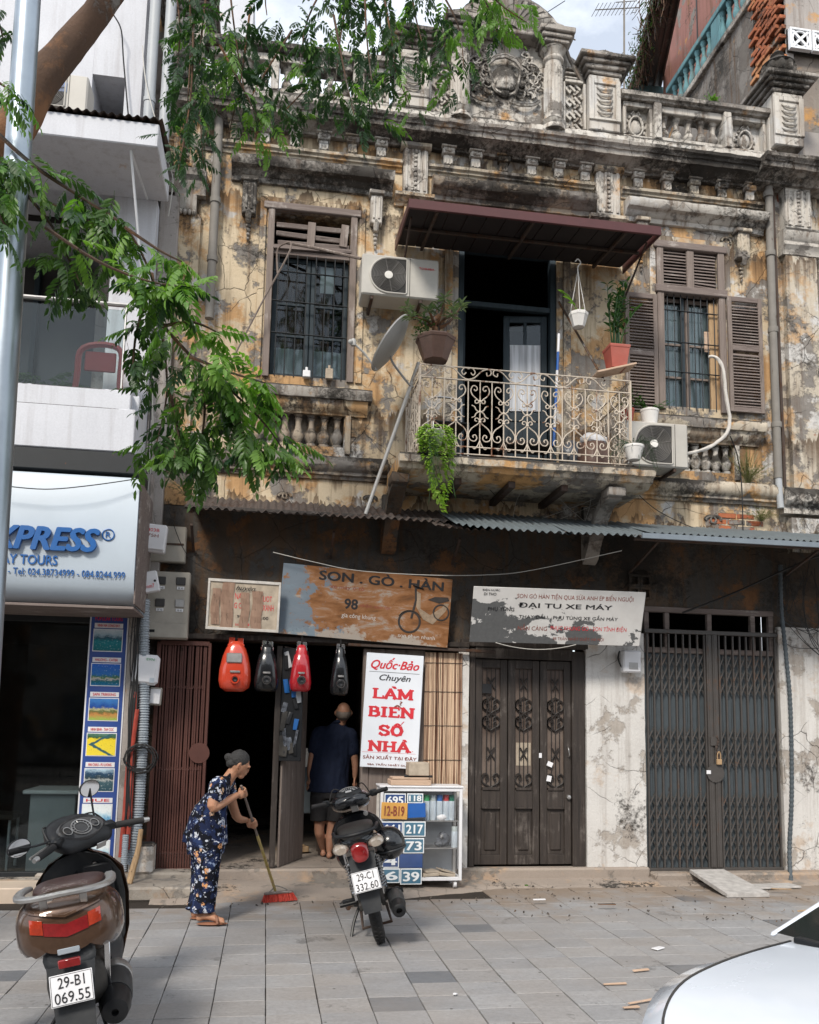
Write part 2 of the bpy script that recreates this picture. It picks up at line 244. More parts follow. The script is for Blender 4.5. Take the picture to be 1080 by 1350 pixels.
# ---------------------------------------------------------------- mesh builder
class MB:
    def __init__(s): s.v=[]; s.f=[]; s.mi=[]; s.c=0; s.pc=[]
    def add(s,vs,fs):
        o=len(s.v); s.pc.append((o,len(vs),len(s.f),len(fs))); s.v+= [Vector(x) for x in vs]; s.f+=[[o+i for i in f] for f in fs]; s.mi+=[s.c]*len(fs); return s
    def box(s,x0,x1,y0,y1,z0,z1,b=0.,mat=None):
        if b<=0:
            vs=[(x,y,z) for x in (x0,x1) for y in (y0,y1) for z in (z0,z1)]; fs=[(0,1,3,2),(4,6,7,5),(0,4,5,1),(2,3,7,6),(0,2,6,4),(1,5,7,3)]
        else:
            b=min(b,abs(x1-x0)*.45,abs(y1-y0)*.45,abs(z1-z0)*.45); vs=[];idx={}
            X=(x0,x1);Y=(y0,y1);Z=(z0,z1);sg=(1,-1)
            for i in (0,1):
                for j in (0,1):
                    for k in (0,1):
                        x,y,z=X[i],Y[j],Z[k];dx,dy,dz=sg[i]*b,sg[j]*b,sg[k]*b
                        idx[i,j,k]=len(vs); vs+=[(x,y+dy,z+dz),(x+dx,y,z+dz),(x+dx,y+dy,z)]
            I=idx; fs=[]
            for i in (0,1): fs.append([I[i,0,0],I[i,1,0],I[i,1,1],I[i,0,1]])
            for j in (0,1): fs.append([I[0,j,0]+1,I[1,j,0]+1,I[1,j,1]+1,I[0,j,1]+1])
            for k in (0,1): fs.append([I[0,0,k]+2,I[1,0,k]+2,I[1,1,k]+2,I[0,1,k]+2])
            for i in (0,1):
                for j in (0,1): fs.append([I[i,j,0],I[i,j,1],I[i,j,1]+1,I[i,j,0]+1])
                for k in (0,1): fs.append([I[i,0,k],I[i,1,k],I[i,1,k]+2,I[i,0,k]+2])
            for j in (0,1):
                for k in (0,1): fs.append([I[0,j,k]+1,I[1,j,k]+1,I[1,j,k]+2,I[0,j,k]+2])
            for a in idx.values(): fs.append([a,a+1,a+2])
        if mat is not None: vs=[mat@Vector(v) for v in vs]
        return s.add(vs,fs)
    def ob(s,c,size,rot=(0,0,0),b=0.):
        m=Matrix.Translation(Vector(c))@Euler(rot).to_matrix().to_4x4(); x,y,z=[q/2 for q in size]; return s.box(-x,x,-y,y,-z,z,b,m)
    def bar(s,p,q,w,t,up=(0,0,1),b=0.):
        p=Vector(p);q=Vector(q);d=(q-p); L_=d.length
        if L_<1e-6: return s
        d/=L_; a=d.cross(Vector(up)); a=a.normalized() if a.length>1e-4 else Vector((1,0,0)); c=a.cross(d)
        m=Matrix.Translation((p+q)/2)@Matrix((a,d,c)).transposed().to_4x4(); return s.box(-w/2,w/2,-L_/2,L_/2,-t/2,t/2,b,m)
    def tube(s,pts,r,n=8,cap=True,flat=1.,up=None):
        pts=[Vector(p) for p in pts]; k=len(pts); rs=r if isinstance(r,(list,tuple)) else [r]*k; vs=[];fs=[]; prev=None
        for i,p in enumerate(pts):
            t=(pts[min(i+1,k-1)]-pts[max(i-1,0)]); t=t.normalized() if t.length>1e-9 else Vector((0,0,1))
            if prev is None:
                a=t.cross(Vector(up) if up else (Vector((0,0,1)) if abs(t.z)<.9 else Vector((0,1,0)))); a.normalize()
            else:
                a=prev-t*prev.dot(t); a=a.normalized() if a.length>1e-6 else t.orthogonal().normalized()
            prev=a; b=t.cross(a)
            for j in range(n):
                an=2*PI*j/n; vs.append(p+a*(math.cos(an)*rs[i])+b*(math.sin(an)*rs[i]*flat))
        for i in range(k-1):
            for j in range(n): fs.append((i*n+j,i*n+(j+1)%n,(i+1)*n+(j+1)%n,(i+1)*n+j))
        if cap: fs.append(tuple(range(n))); fs.append(tuple((k-1)*n+j for j in range(n)))
        return s.add(vs,fs)
    def lathe(s,prof,n=16,m=None,cap=True):
        vs=[];fs=[];k=len(prof)
        for r,z in prof:
            for j in range(n): vs.append(Vector((r*math.cos(2*PI*j/n),r*math.sin(2*PI*j/n),z)))
        for i in range(k-1):
            for j in range(n): fs.append((i*n+j,i*n+(j+1)%n,(i+1)*n+(j+1)%n,(i+1)*n+j))
        if cap: fs.append(tuple(range(n))); fs.append(tuple((k-1)*n+j for j in range(n)))
        if m is not None: vs=[(m@v) if isinstance(m,Matrix) else v+Vector(m) for v in vs]
        return s.add(vs,fs)
    def loft(s,rings,cap=True):
        n=len(rings[0]); vs=[v for r in rings for v in r]; fs=[]
        for i in range(len(rings)-1):
            for j in range(n): fs.append((i*n+j,i*n+(j+1)%n,(i+1)*n+(j+1)%n,(i+1)*n+j))
        if cap: fs.append(tuple(range(n))); fs.append(tuple((len(rings)-1)*n+j for j in range(n)))
        return s.add(vs,fs)
    def ell(s,c,r,n=12,m=8,rot=None):
        vs=[];fs=[]
        for i in range(1,m):
            th=PI*i/m
            for j in range(n): vs.append((r[0]*math.sin(th)*math.cos(2*PI*j/n),r[1]*math.sin(th)*math.sin(2*PI*j/n),r[2]*math.cos(th)))
        a=len(vs); vs+=[(0,0,r[2]),(0,0,-r[2])]
        for i in range(m-2):
            for j in range(n): fs.append((i*n+j,i*n+(j+1)%n,(i+1)*n+(j+1)%n,(i+1)*n+j))
        for j in range(n): fs.append((a,j,(j+1)%n)); fs.append((a+1,(m-2)*n+j,(m-2)*n+(j+1)%n))
        e=Euler(rot).to_matrix() if rot else Matrix.Identity(3)
        return s.add([e@Vector(v)+Vector(c) for v in vs],fs)
    def mold(s,prof,x0,x1,seg=.07):
        k=max(1,int(abs(x1-x0)/seg)); rings=[[Vector((x0+(x1-x0)*i/k,y,z)) for y,z in prof] for i in range(k+1)]; return s.loft(rings)
    def prism(s,pts,vec):
        a=[Vector(p) for p in pts]; b=[p+Vector(vec) for p in a]; n=len(a)
        return s.add(a+b,[tuple(range(n)),tuple(range(n,2*n))]+[(i,(i+1)%n,n+(i+1)%n,n+i) for i in range(n)])
    def quad(s,*p): return s.add(p,[tuple(range(len(p)))])
    def wall(s,x0,x1,z0,z1,holes,y0,y1):
        xs=sorted({x0,x1,*[h[0] for h in holes],*[h[1] for h in holes]}); zs=sorted({z0,z1,*[h[2] for h in holes],*[h[3] for h in holes]})
        def solid(i,j):
            if i<0 or j<0 or i>=len(xs)-1 or j>=len(zs)-1: return False
            cx=(xs[i]+xs[i+1])/2; cz=(zs[j]+zs[j+1])/2; return not any(h[0]<cx<h[1] and h[2]<cz<h[3] for h in holes)
        for i in range(len(xs)-1):
            for j in range(len(zs)-1):
                if not solid(i,j): continue
                a,b,c,d=xs[i],xs[i+1],zs[j],zs[j+1]
                s.quad((a,y0,c),(b,y0,c),(b,y0,d),(a,y0,d)); s.quad((a,y1,c),(a,y1,d),(b,y1,d),(b,y1,c))
                if not solid(i-1,j): s.quad((a,y0,c),(a,y0,d),(a,y1,d),(a,y1,c))
                if not solid(i+1,j): s.quad((b,y0,c),(b,y1,c),(b,y1,d),(b,y0,d))
                if not solid(i,j-1): s.quad((a,y0,c),(a,y1,c),(b,y1,c),(b,y0,c))
                if not solid(i,j+1): s.quad((a,y0,d),(b,y0,d),(b,y1,d),(a,y1,d))
        return s
    def rough(s,a=.004,sc=9.,start=0):
        for i in range(start,len(s.v)):
            v=s.v[i]; n=noise.noise_vector(v*sc)+noise.noise_vector(v*sc*3.1)*.6; s.v[i]=v+n*a
        return s
    def xf(s,m,start=0):
        for i in range(start,len(s.v)): s.v[i]=m@s.v[i]
        return s
    def mesh(s,name,mats,smooth=35,weld=False,off=Vector((0,0,0)),nrm=True):
        me=bpy.data.meshes.new(name); me.from_pydata([tuple(v-off) for v in s.v],[],s.f)
        ms=mats if isinstance(mats,(list,tuple)) else [mats]
        for m in ms: me.materials.append(M[m] if isinstance(m,str) else m)
        if len(ms)>1: me.polygons.foreach_set('material_index',s.mi)
        if nrm or weld:
            bm=bmesh.new(); bm.from_mesh(me)
            if weld: bmesh.ops.remove_doubles(bm,verts=bm.verts,dist=.0004)
            if nrm: bmesh.ops.recalc_face_normals(bm,faces=bm.faces)
            bm.to_mesh(me); bm.free()
        if smooth: me.shade_smooth(); me.set_sharp_from_angle(angle=R(smooth))
        return me
def wloc(o):
    v=Vector((0,0,0))
    while o: v+=o.location; o=o.parent
    return v
def part(name,mb,mat,parent,smooth=35,weld=False,label=None,kind=None,local=False,nrm=True):
    me=mb if isinstance(mb,bpy.types.Mesh) else mb.mesh(name,mat,smooth,weld,Vector((0,0,0)) if local else wloc(parent),nrm)
    o=bpy.data.objects.new(name,me); COL.objects.link(o); o.parent=parent
    if label: o['label']=label
    if kind: o['kind']=kind
    return o
def parts(name,mb,mat,parent,**k):
    # one object for each separate piece of the builder
    for v0,nv,f0,nf in mb.pc:
        q=MB(); q.v=mb.v[v0:v0+nv]; q.f=[[i-v0 for i in f] for f in mb.f[f0:f0+nf]]; q.mi=[0]*nf; part(name,q,mat,parent,**k)
def thing(name,label,cat,loc=(0,0,0),group=None,kind=None):
    o=bpy.data.objects.new(name,None); COL.objects.link(o); o.location=loc; o.empty_display_size=.1
    if label: o['label']=label
    if cat: o['category']=cat
    if group: o['group']=group
    if kind: o['kind']=kind
    return o
def solo(name,label,cat,mb,mat,group=None,smooth=35,weld=False,kind=None,base=None):
    if base is None: base=Vector(((min(v.x for v in mb.v)+max(v.x for v in mb.v))/2,(min(v.y for v in mb.v)+max(v.y for v in mb.v))/2,min(v.z for v in mb.v)))
    o=bpy.data.objects.new(name,mb.mesh(name,mat,smooth,weld,Vector(base))); COL.objects.link(o); o.location=base
    for k,v in (('label',label),('category',cat),('group',group),('kind',kind)):
        if v: o[k]=v
    return o
def dup(o,parent=None,loc=None,rot=None,scale=None):
    c=o.copy(); COL.objects.link(c)
    if parent: c.parent=parent
    if loc is not None: c.location=loc
    if rot is not None: c.rotation_euler=rot
    if scale is not None: c.scale=scale
    return c
def bez(p0,p1,p2,p3,n=12):
    p0,p1,p2,p3=map(Vector,(p0,p1,p2,p3)); return [p0*(1-t)**3+p1*3*t*(1-t)**2+p2*3*t*t*(1-t)+p3*t**3 for t in [i/n for i in range(n+1)]]
def smoothp(pts,n=5):
    P=[Vector(p) for p in pts]; out=[]
    for i in range(len(P)-1):
        a=P[max(i-1,0)];b=P[i];c=P[i+1];d=P[min(i+2,len(P)-1)]
        for k in range(n):
            t=k/n; out.append(.5*((2*b)+(c-a)*t+(2*a-5*b+4*c-d)*t*t+(3*b-a-3*c+d)*t**3))
    out.append(P[-1]); return out
def sag(a,b,s=.1,n=10):
    a=Vector(a);b=Vector(b); return [a.lerp(b,i/n)-Vector((0,0,s*4*(i/n)*(1-i/n))) for i in range(n+1)]
# ---------------------------------------------------------------- lettering
def textmesh(t,fat=0.,shear=0.,ext=.0,sp=1.):
    cu=bpy.data.curves.new('lettering','FONT'); cu.body=t; cu.offset=fat; cu.shear=shear; cu.extrude=ext; cu.resolution_u=3; cu.space_character=sp; cu.fill_mode='BOTH' if ext else 'FRONT'
    o=bpy.data.objects.new('t',cu); COL.objects.link(o); dg=bpy.context.evaluated_depsgraph_get(); me=bpy.data.meshes.new_from_object(o.evaluated_get(dg)); bpy.data.objects.remove(o); bpy.data.curves.remove(cu); return me
def letters(parent,t,bl,w,h,mat,ex=(1,0,0),ez=(0,0,1),fat=0.,shear=0.,ext=0.,name='lettering',sp=1.,local=False):
    # fit text to a w x h rectangle whose bottom left corner is bl; ex, ez span the panel
    me=textmesh(t,0,shear,ext,sp)
    if fat>0: # heavier weight: the same outlines repeated with small offsets, each a hair prouder
        q=MB(); V0=[v.co.copy() for v in me.vertices]; F0=[list(p.vertices) for p in me.polygons]; k=0
        for dx,dy in ((0,0),(1,0),(-1,0),(0,.7),(0,-.7),(.7,.5),(-.7,-.5),(.7,-.5),(-.7,.5)):
            q.add([v+Vector((dx*fat,dy*fat,k*.00012)) for v in V0],F0); k+=1
        me=q.mesh('lettering',mat,0,nrm=False)
    vs=me.vertices
    if not len(vs): return None
    x0=min(v.co.x for v in vs);x1=max(v.co.x for v in vs);y0=min(v.co.y for v in vs);y1=max(v.co.y for v in vs); z0=min(v.co.z for v in vs)
    ex=Vector(ex).normalized();ez=Vector(ez).normalized();nn=ex.cross(ez); bl=Vector(bl)-(Vector((0,0,0)) if local else wloc(parent))
    sx=w/(x1-x0);sy=h/(y1-y0)
    for v in vs:
        c=v.co.copy(); v.co=bl+ex*((c.x-x0)*sx)+ez*((c.y-y0)*sy)+nn*(c.z-z0)
    me.materials.clear(); me.materials.append(M[mat]); o=bpy.data.objects.new(name,me); COL.objects.link(o); o.parent=parent; return o
# ================================================================ ground
def ground():
    g=MB(); g.quad((-60,-40,-.16),(60,-40,-.16),(60,40,-.16),(-60,40,-.16)); solo('ground',None,None,g,'apron',kind='structure',base=(0,0,-.16))
    s=NT('asphalt'); p=s.pos(); s.col(s.mix(s.noise(p,40,8,.8),(.035,.035,.036),(.085,.083,.08))); s.bump(s.noise(p,120,4,.7),.5,.006); M['asphalt']=s.set(.85,0,.3)
    r=MB(); r.quad((-40,-13.6,-.12),(40,-13.6,-.12),(40,-5.95,-.12),(-40,-5.95,-.12)); solo('road',None,None,r,'asphalt',kind='structure')
    # stone tile materials: three tones
    def stone(n,a,b,off):
        s=NT(n); oi=s.n('ShaderNodeObjectInfo').outputs['Random']; p=s.pos(scale=(1,2.2,1),loc=(off,0,0)); wp=s.noise(p,2.6,9,.65); fin=s.noise(s.pos(),34,8,.75)
        c=s.mix(s.ramp(s.math('ADD',s.math('MULTIPLY',wp,.75),s.math('MULTIPLY',oi,.25)),[(.3,0),(.72,1)]),a,b); c=s.mix(s.ramp(fin,[(.3,.35),(.6,0)]),c,(.06,.055,.05))
        d=s.ramp(s.noise(s.pos(),1.1,9,.66),[(.42,0),(.66,.7)]); c=s.mix(s.math('MULTIPLY',d,.55),c,(.25,.215,.185)); ol=s.ramp(s.noise(s.pos(loc=(4,4,0)),1.9,12,.75),[(.60,0),(.64,.5)]); c=s.mix(ol,c,(.075,.07,.065)); gm=s.ramp(s.vor(s.pos(loc=(3,1,0)),5.5),[(.045,.85),(.06,0)]); c=s.mix(gm,c,(.06,.055,.05)); sc=s.ramp(s.noise(s.pos(scale=(3,30,1)),2.,6,.7),[(.62,0),(.66,.35)]); c=s.mix(sc,c,(.42,.41,.40)); sp=s.ramp(s.noise(s.pos(),7,11,.8),[(.63,0),(.68,.75)]); c=s.mix(sp,c,(.05,.043,.037))
        # brown silt near the house front
        y=s.sep(s.pos(),1); m=s.ramp(s.math('ADD',s.math('MULTIPLY',y,.28),s.math('MULTIPLY',s.noise(s.pos(),2.2,8,.7),.9)),[(.02,0),(.3,.85)]); c=s.mix(m,c,(.23,.175,.13)); s.col(c)
        s.bump(s.math('ADD',fin,s.math('MULTIPLY',wp,2)),.45,.004); return s.set(s.math('ADD',.42,s.math('MULTIPLY',fin,.45)),0,.35)
    M['stoneA']=stone('grey_slab',(.25,.247,.25),(.335,.33,.33),0); M['stoneB']=stone('warm_grey_slab',(.255,.245,.24),(.33,.315,.305),5); M['stoneC']=stone('dark_slab',(.12,.125,.135),(.175,.18,.19),9)
    base=MB(); base.box(-8,12,-5.95,0.,-.12,-.012); pv=solo('pavement',None,None,base,'soil',kind='structure',base=(0,0,-.12))
    kb=MB(); 
    for i in range(20): kb.box(-8+i,-7.006+i,-6.1,-5.955,-.2,.012,.012)
    part('kerbstone',kb,'step',pv,kind='stuff')
    T=.298; g=.004; tiles=[]; rnd=random.Random(3)
    for j in range(-2,22):
        y1=-.86-j*.262; y0=y1-.262
        for i in range(-12,34):
            x0=.06+i*T+( -.86-y1)*.0; x1=x0+T
            if y0<-5.95: continue
            if x0<-.75 and y1>-.95: continue
            if j<0 and x0<2.1: continue
            c=Vector(((x0+x1)/2,(y0+y1)/2,0)); d=(c-Vector((0,CAM_Y,CAM_Z)))
            lc=Vector([sum(RT[a][k]*d[a] for a in range(3)) for k in range(3)])
            if lc.z>-.5: vis=False
            else:
                u=CX+FPX*lc.x/-lc.z; v=CY-FPX*lc.y/-lc.z; vis=-30<u<1110 and v<1380
            tiles.append((d.length,vis,x0,x1,y0,y1))
    tiles.sort(key=lambda t:(not t[1],t[0]))
    rest=MB(); meshes={}
    for k,(d,vis,x0,x1,y0,y1) in enumerate(tiles):
        dz=rnd.uniform(-.004,.003); tx=rnd.uniform(-.006,.006); ty=rnd.uniform(-.006,.006); cx=(x0+x1)/2; cy=(y0+y1)/2
        m='stoneC' if rnd.random()<.025 else ('stoneB' if rnd.random()<.33 else 'stoneA')
        # merge visual joint irregularity: some joints closed up by silt
        w=x1-x0-g*rnd.uniform(.8,1.9); h=y1-y0-g*rnd.uniform(.2,.9)
        if k<300:
            key=(m,k%4)
            if key not in meshes:
                q=MB(); q.box(-.1466,.1466,-.1296,.1296,-.02,0,.003); meshes[key]=q.mesh('paving_tile',m,30)
            o=bpy.data.objects.new('paving_tile',meshes[key]); COL.objects.link(o); o.parent=pv; o.location=(cx,cy,.12+dz); o.rotation_euler=(tx,ty,rnd.uniform(-.006,.006)); o.scale=(w/.2932,h/.2592,1)
        else: rest.ob((cx,cy,-.01+dz),(w,h,.02),(tx,ty,0),.0035)
    part('paving_tile',rest,'stoneA',pv,kind='stuff')
    # dusty mortar apron in front of the shop
    a=MB(); n=90; vs=[];fs=[]
    for i in range(n+1):
        x=-.95+i*(7.6/n); e=(-.93 if x<2.2 else -.90)+.05*noise.noise(Vector((x*1.3,0,0)))+.03*noise.noise(Vector((x*7,2,0)))+max(0,min(x,2.2)-.9)*.38
        for j in range(9):
            t=j/8; y=e*(1-t)+.02*t; z=.003+.05*min(1,t*1.3)**.8+.006*noise.noise(Vector((x*3,y*3,1)))*min(1,t*4); vs.append((x,y,z if j else -.015))
    for i in range(n):
        for j in range(8): fs.append((i*9+j,(i+1)*9+j,(i+1)*9+j+1,i*9+j+1))
    a.add(vs,fs); part('concrete_apron',a,'apron',pv,60)
    st=MB(); st.box(-2.05,-.5,-.78,-.30,-.012,.115,.02); st.box(-2.05,-.46,-.30,-.02,-.012,.16,.02)
    i0=len(st.v); part('doorstep',st.rough(.004,7),'step',pv,label='worn pale concrete step left of the sweeping woman')
    s2=MB(); s2.box(-.5,2.05,-.06,.3,-.01,.15,.02); s2.box(2.0,4.05,-.10,.3,-.01,.15,.02); s2.box(4.05,7.,-.22,.3,-.01,.105,.02); s2.rough(.006,6); part('threshold_step',s2,'apron',pv)
ground()
# ================================================================ old shophouse
oh=thing('old_shophouse','decaying yellow and grey stucco colonial shophouse with a balcony and carved parapet','building',(2.5,0,0))
holes_up=[(-.12,.71,5.25,7.12),(1.93,3.07,4.25,6.98),(4.35,5.03,5.25,7.15)]
nich=[(-.27,.70,4.50,4.88),(4.30,5.17,4.50,4.88)]
W_=MB(); W_.wall(-1.28,5.72,3.78,8.24,holes_up+nich,0,.25)
bk=MB()
for a in nich: bk.box(a[0]-.03,a[1]+.03,.13,.20,a[2]-.03,a[3]+.03)
for v in W_.v: pass
part('wall',W_,'wall_up',oh,weld=True,label='ochre and grey peeling upper wall')
parts('niche_back',bk,'ledge',oh)
wr=MB(); wr.box(5.72,6.36,.0,.25,3.78,8.24); wr.box(6.36,9,.03,.28,.05,8.24); part('wall',wr,'wall_upR',oh,label='pale flaking wall beside the drain pipe')
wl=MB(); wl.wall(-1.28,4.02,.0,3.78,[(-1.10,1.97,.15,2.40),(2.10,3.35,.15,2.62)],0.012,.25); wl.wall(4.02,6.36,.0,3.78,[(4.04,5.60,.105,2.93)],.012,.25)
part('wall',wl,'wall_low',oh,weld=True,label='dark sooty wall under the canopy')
pl=MB(); pl.box(3.37,4.03,-.05,.02,.12,2.62); pl.box(5.62,8.5,-.05,.02,.03,2.75); pl.box(1.975,2.085,-.045,.02,.12,2.40)
# subdivide & roughen by many courses
pr=MB()
def chipped(mb,x0,x1,y0,y1,z0,z1,n=26,m=8,a=.006):
    # a block whose front is a jittered grid
    g=[[Vector((x0+(x1-x0)*i/m,y0,z0+(z1-z0)*j/n)) for i in range(m+1)] for j in range(n+1)]
    for r_ in g:
        for p in r_: 
            q=noise.noise_vector(p*5)*a+noise.noise_vector(p*17)*a*.6; p+=Vector((q.x*(1. if x0<p.x<x1 else .6),q.y,q.z*.3 if z0<p.z<z1 else 0))
    for j in range(n):
        for i in range(m): mb.quad(g[j][i],g[j][i+1],g[j+1][i+1],g[j+1][i])
        for i,s in ((0,x0),(m,x1)): mb.quad(g[j][i],g[j+1][i],Vector((g[j+1][i].x,y1,g[j+1][i].z)),Vector((g[j][i].x,y1,g[j][i].z)))
    mb.quad(*[g[n][i] for i in range(m+1)],Vector((x1,y1,z1)),Vector((x0,y1,z1)))
chipped(pr,3.37,4.03,-.05,.02,.12,2.62); part('pillar',pr,'pillar',oh,50,weld=True,label='cracked whitewashed pillar between the wooden door and the grey gate')
pr=MB(); chipped(pr,5.62,9,-.05,.02,.03,2.75,26,30); part('pillar',pr,'pillar',oh,50,weld=True,label='peeling whitewashed wall right of the grey gate')
pr=MB(); chipped(pr,1.975,2.085,-.045,.02,.12,2.40,26,2); part('pillar',pr,'pillar',oh,50,weld=True,label='narrow pale post beside the bamboo blind')
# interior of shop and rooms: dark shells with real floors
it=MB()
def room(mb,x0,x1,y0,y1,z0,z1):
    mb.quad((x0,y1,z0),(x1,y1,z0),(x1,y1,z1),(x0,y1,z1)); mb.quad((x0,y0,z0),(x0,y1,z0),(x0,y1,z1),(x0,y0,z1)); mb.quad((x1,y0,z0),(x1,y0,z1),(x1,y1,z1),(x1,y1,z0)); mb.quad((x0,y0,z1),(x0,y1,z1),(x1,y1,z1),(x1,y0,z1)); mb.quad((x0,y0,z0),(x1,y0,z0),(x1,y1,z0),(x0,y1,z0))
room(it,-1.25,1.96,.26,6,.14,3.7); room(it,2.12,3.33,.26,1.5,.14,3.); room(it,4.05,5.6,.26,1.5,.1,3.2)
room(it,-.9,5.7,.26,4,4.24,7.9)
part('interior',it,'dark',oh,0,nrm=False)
fl=MB(); fl.box(-1.09,1.96,.02,5.9,.10,.153); part('shop_floor',fl,'apron',oh)
# ---- mouldings
def cor(name,x0,x1,prof,mat,rg=.004,label=None,seg=.05,sc=8):
    m=MB().mold(prof,x0,x1,seg); m.rough(rg,sc); return part(name,m,mat,oh,40,label=label)
cor('storey_ledge',-1.28,1.17,[(.02,4.14),(-.03,4.14),(-.04,4.17),(-.07,4.18),(-.07,4.21),(-.10,4.23),(-.13,4.27),(-.13,4.33),(-.11,4.37),(.02,4.39)],'ledge',.005,'blackened moulding under the left window')
cor('storey_ledge',3.72,5.7,[(.02,4.14),(-.03,4.14),(-.04,4.17),(-.07,4.18),(-.07,4.21),(-.10,4.23),(-.13,4.27),(-.13,4.33),(-.11,4.37),(.02,4.39)],'trim',.005)
cor('storey_ledge',5.72,9,[(.02,4.05),(-.10,4.05),(-.10,4.13),(-.14,4.15),(-.17,4.19),(-.17,4.29),(-.15,4.34),(.02,4.38)],'relief',.006)
for a,b in ((-1.28,1.26),(1.56,3.51),(3.84,5.62)):
    cor('frieze_ledge',a,b,[(.02,7.72),(-.02,7.72),(-.03,7.755),(-.055,7.765),(-.055,7.785),(-.085,7.80),(-.09,7.83),(-.07,7.845),(.02,7.85)],'trim',.004)
mc=[(.02,8.17),(-.06,8.17),(-.07,8.20),(-.11,8.215),(-.16,8.24),(-.20,8.27),(-.26,8.28),(-.27,8.36),(-.29,8.365),(-.30,8.40),(-.33,8.42),(-.34,8.47),(-.30,8.495),(.02,8.52)]
mc=[(y,(z-8.17)*.66+8.02) for y,z in mc]
cor('main_cornice',-1.3,5.45,mc,'cornice',.008,'black mouldy main cornice')
cor('main_cornice',5.452,9,[(y-.12 if y<0 else y,z+.01) for y,z in mc],'cornice',.008)
# ledge break under the parapet
cor('parapet_base',-1.3,5.75,[(.0,8.25),(-.19,8.25),(-.20,8.36),(-.17,8.41),(.0,8.45)],'relief',.005)
# ---- pilasters with fluted faces
def fluted(x0,x1,z0,z1,mat='relief',y=-.07,n=4,lab=None):
    m=MB(); w=x1-x0; m.box(x0,x1,y,.01,z0,z1,.008)
    for i in range(n):
        cx=x0+w*(i+.5)/n; r=w/n*.33
        pts=[(cx,y+.003,z0+.05+k*(z1-z0-.1)/10) for k in range(11)]
        m.tube(pts,[r*(.9+.25*noise.noise(Vector((cx*9,0,k*1.7)))) for k in range(11)],6)
    # bead chains carved on the flutes
    for k in range(9): m.ell((x0+w*.5,y-.01,z0+.07+k*(z1-z0-.14)/8),(w*.085,.016,.026),6,4)
    m.rough(.004,14); return part('pilaster',m,mat,oh,40,label=lab)
capP=[(.02,7.31),(-.04,7.31),(-.05,7.34),(-.08,7.35),(-.10,7.38),(-.13,7.39),(-.13,7.43),(.02,7.44)]
for a,b in ((1.27,1.55),(3.53,3.82)):
    fluted(a,b,7.44,8.03); cor('capital',a-.09,b+.07,capP,'trim',.004)
    m=MB(); m.mold([(.01,7.98),(-.09,7.98),(-.12,8.00),(-.12,8.04),(.01,8.06)],a-.03,b+.03,.05)
    m.box(a+.02,b-.02,-.06,.01,7.1,7.31,.01); m.box(a+.05,b-.05,-.04,.01,6.9,7.1,.01); parts('capital',m.rough(.004,10),'trim',oh)
fluted(5.86,6.20,7.50,8.04,'relief',-.13,4); cor('capital',5.82,6.32,[(.02,7.2),(-.10,7.2),(-.11,7.26),(-.15,7.30),(-.15,7.34),(-.18,7.37),(-.2,7.45),(-.17,7.5),(.02,7.5)],'relief',.005)
fluted(-1.22,-.92,7.42,8.03,'trim',-.07,4); cor('capital',-1.27,-.86,[(.02,7.15),(-.08,7.15),(-.09,7.2),(-.12,7.25),(-.12,7.29),(-.16,7.33),(-.16,7.41),(.02,7.43)],'cornice',.006)
m=MB(); m.mold([(.01,6.95),(-.06,6.97),(-.09,7.05),(-.09,7.15),(.01,7.15)],-1.18,-.95,.03)
for i in range(5): m.ell((-1.16+i*.048,-.07,6.955),(.026,.035,.035),7,5)
part('capital',m.rough(.005,12),'cornice',oh,label='black carved tassel capital at the left corner')
sh=MB(); chipped(sh,5.86,6.26,-.09,.0,4.3,7.2,34,5,.005); part('pilaster',sh,'wall_upR',oh,50,weld=True,label='full height grey flaking pilaster at the right')
sh=MB(); chipped(sh,5.80,6.30,-.11,.0,3.6,4.0,6,5,.005); part('pilaster',sh,'wall_upR',oh,50,weld=True)
sh=MB(); chipped(sh,-1.24,-.90,-.05,.0,4.26,6.95,30,4,.004); part('pilaster',sh,'wall_up',oh,50,weld=True,label='left corner pilaster')
# ---- frieze modillions
def modillion():
    m=MB(); m.box(-.07,.07,-.1,.0,.17,.27,.008); m.box(-.085,.085,-.12,.0,.27,.30,.006); m.box(-.055,.055,-.07,.0,.0,.17,.01)
    for i in range(3): m.tube([(-.036+i*.036,-.073,.01),(-.036+i*.036,-.076,.085)],.011,6)
    m.ell((0,-.1,.22),(.045,.025,.035),8,5); m.tube([(-.04,-.105,.2),(0,-.12,.235),(.04,-.105,.2)],.009,5)
    return m.rough(.004,16)
mm_=None; k=0; rn=random.Random(5)
for xs in ([-.58,-.26,.06,.38,.70,1.02],[1.78,2.10,2.43,2.76,3.08,3.40],[4.05,4.40,4.75,5.10,5.45]):
    for x in xs:
        k+=1
        if mm_ is None: base=[modillion().mesh('modillion',['relief','trim','trim'][i],40) for i in range(2)]+[modillion().rough(.012,7).mesh('modillion','trim',40)]; mm_=1
        o=bpy.data.objects.new('modillion',base[rn.choice([0,0,1,2])]); COL.objects.link(o); o.parent=oh; o.location=(x-2.5,0,7.85); o.scale=(1,rn.uniform(.85,1.1),rn.uniform(.66,.70))
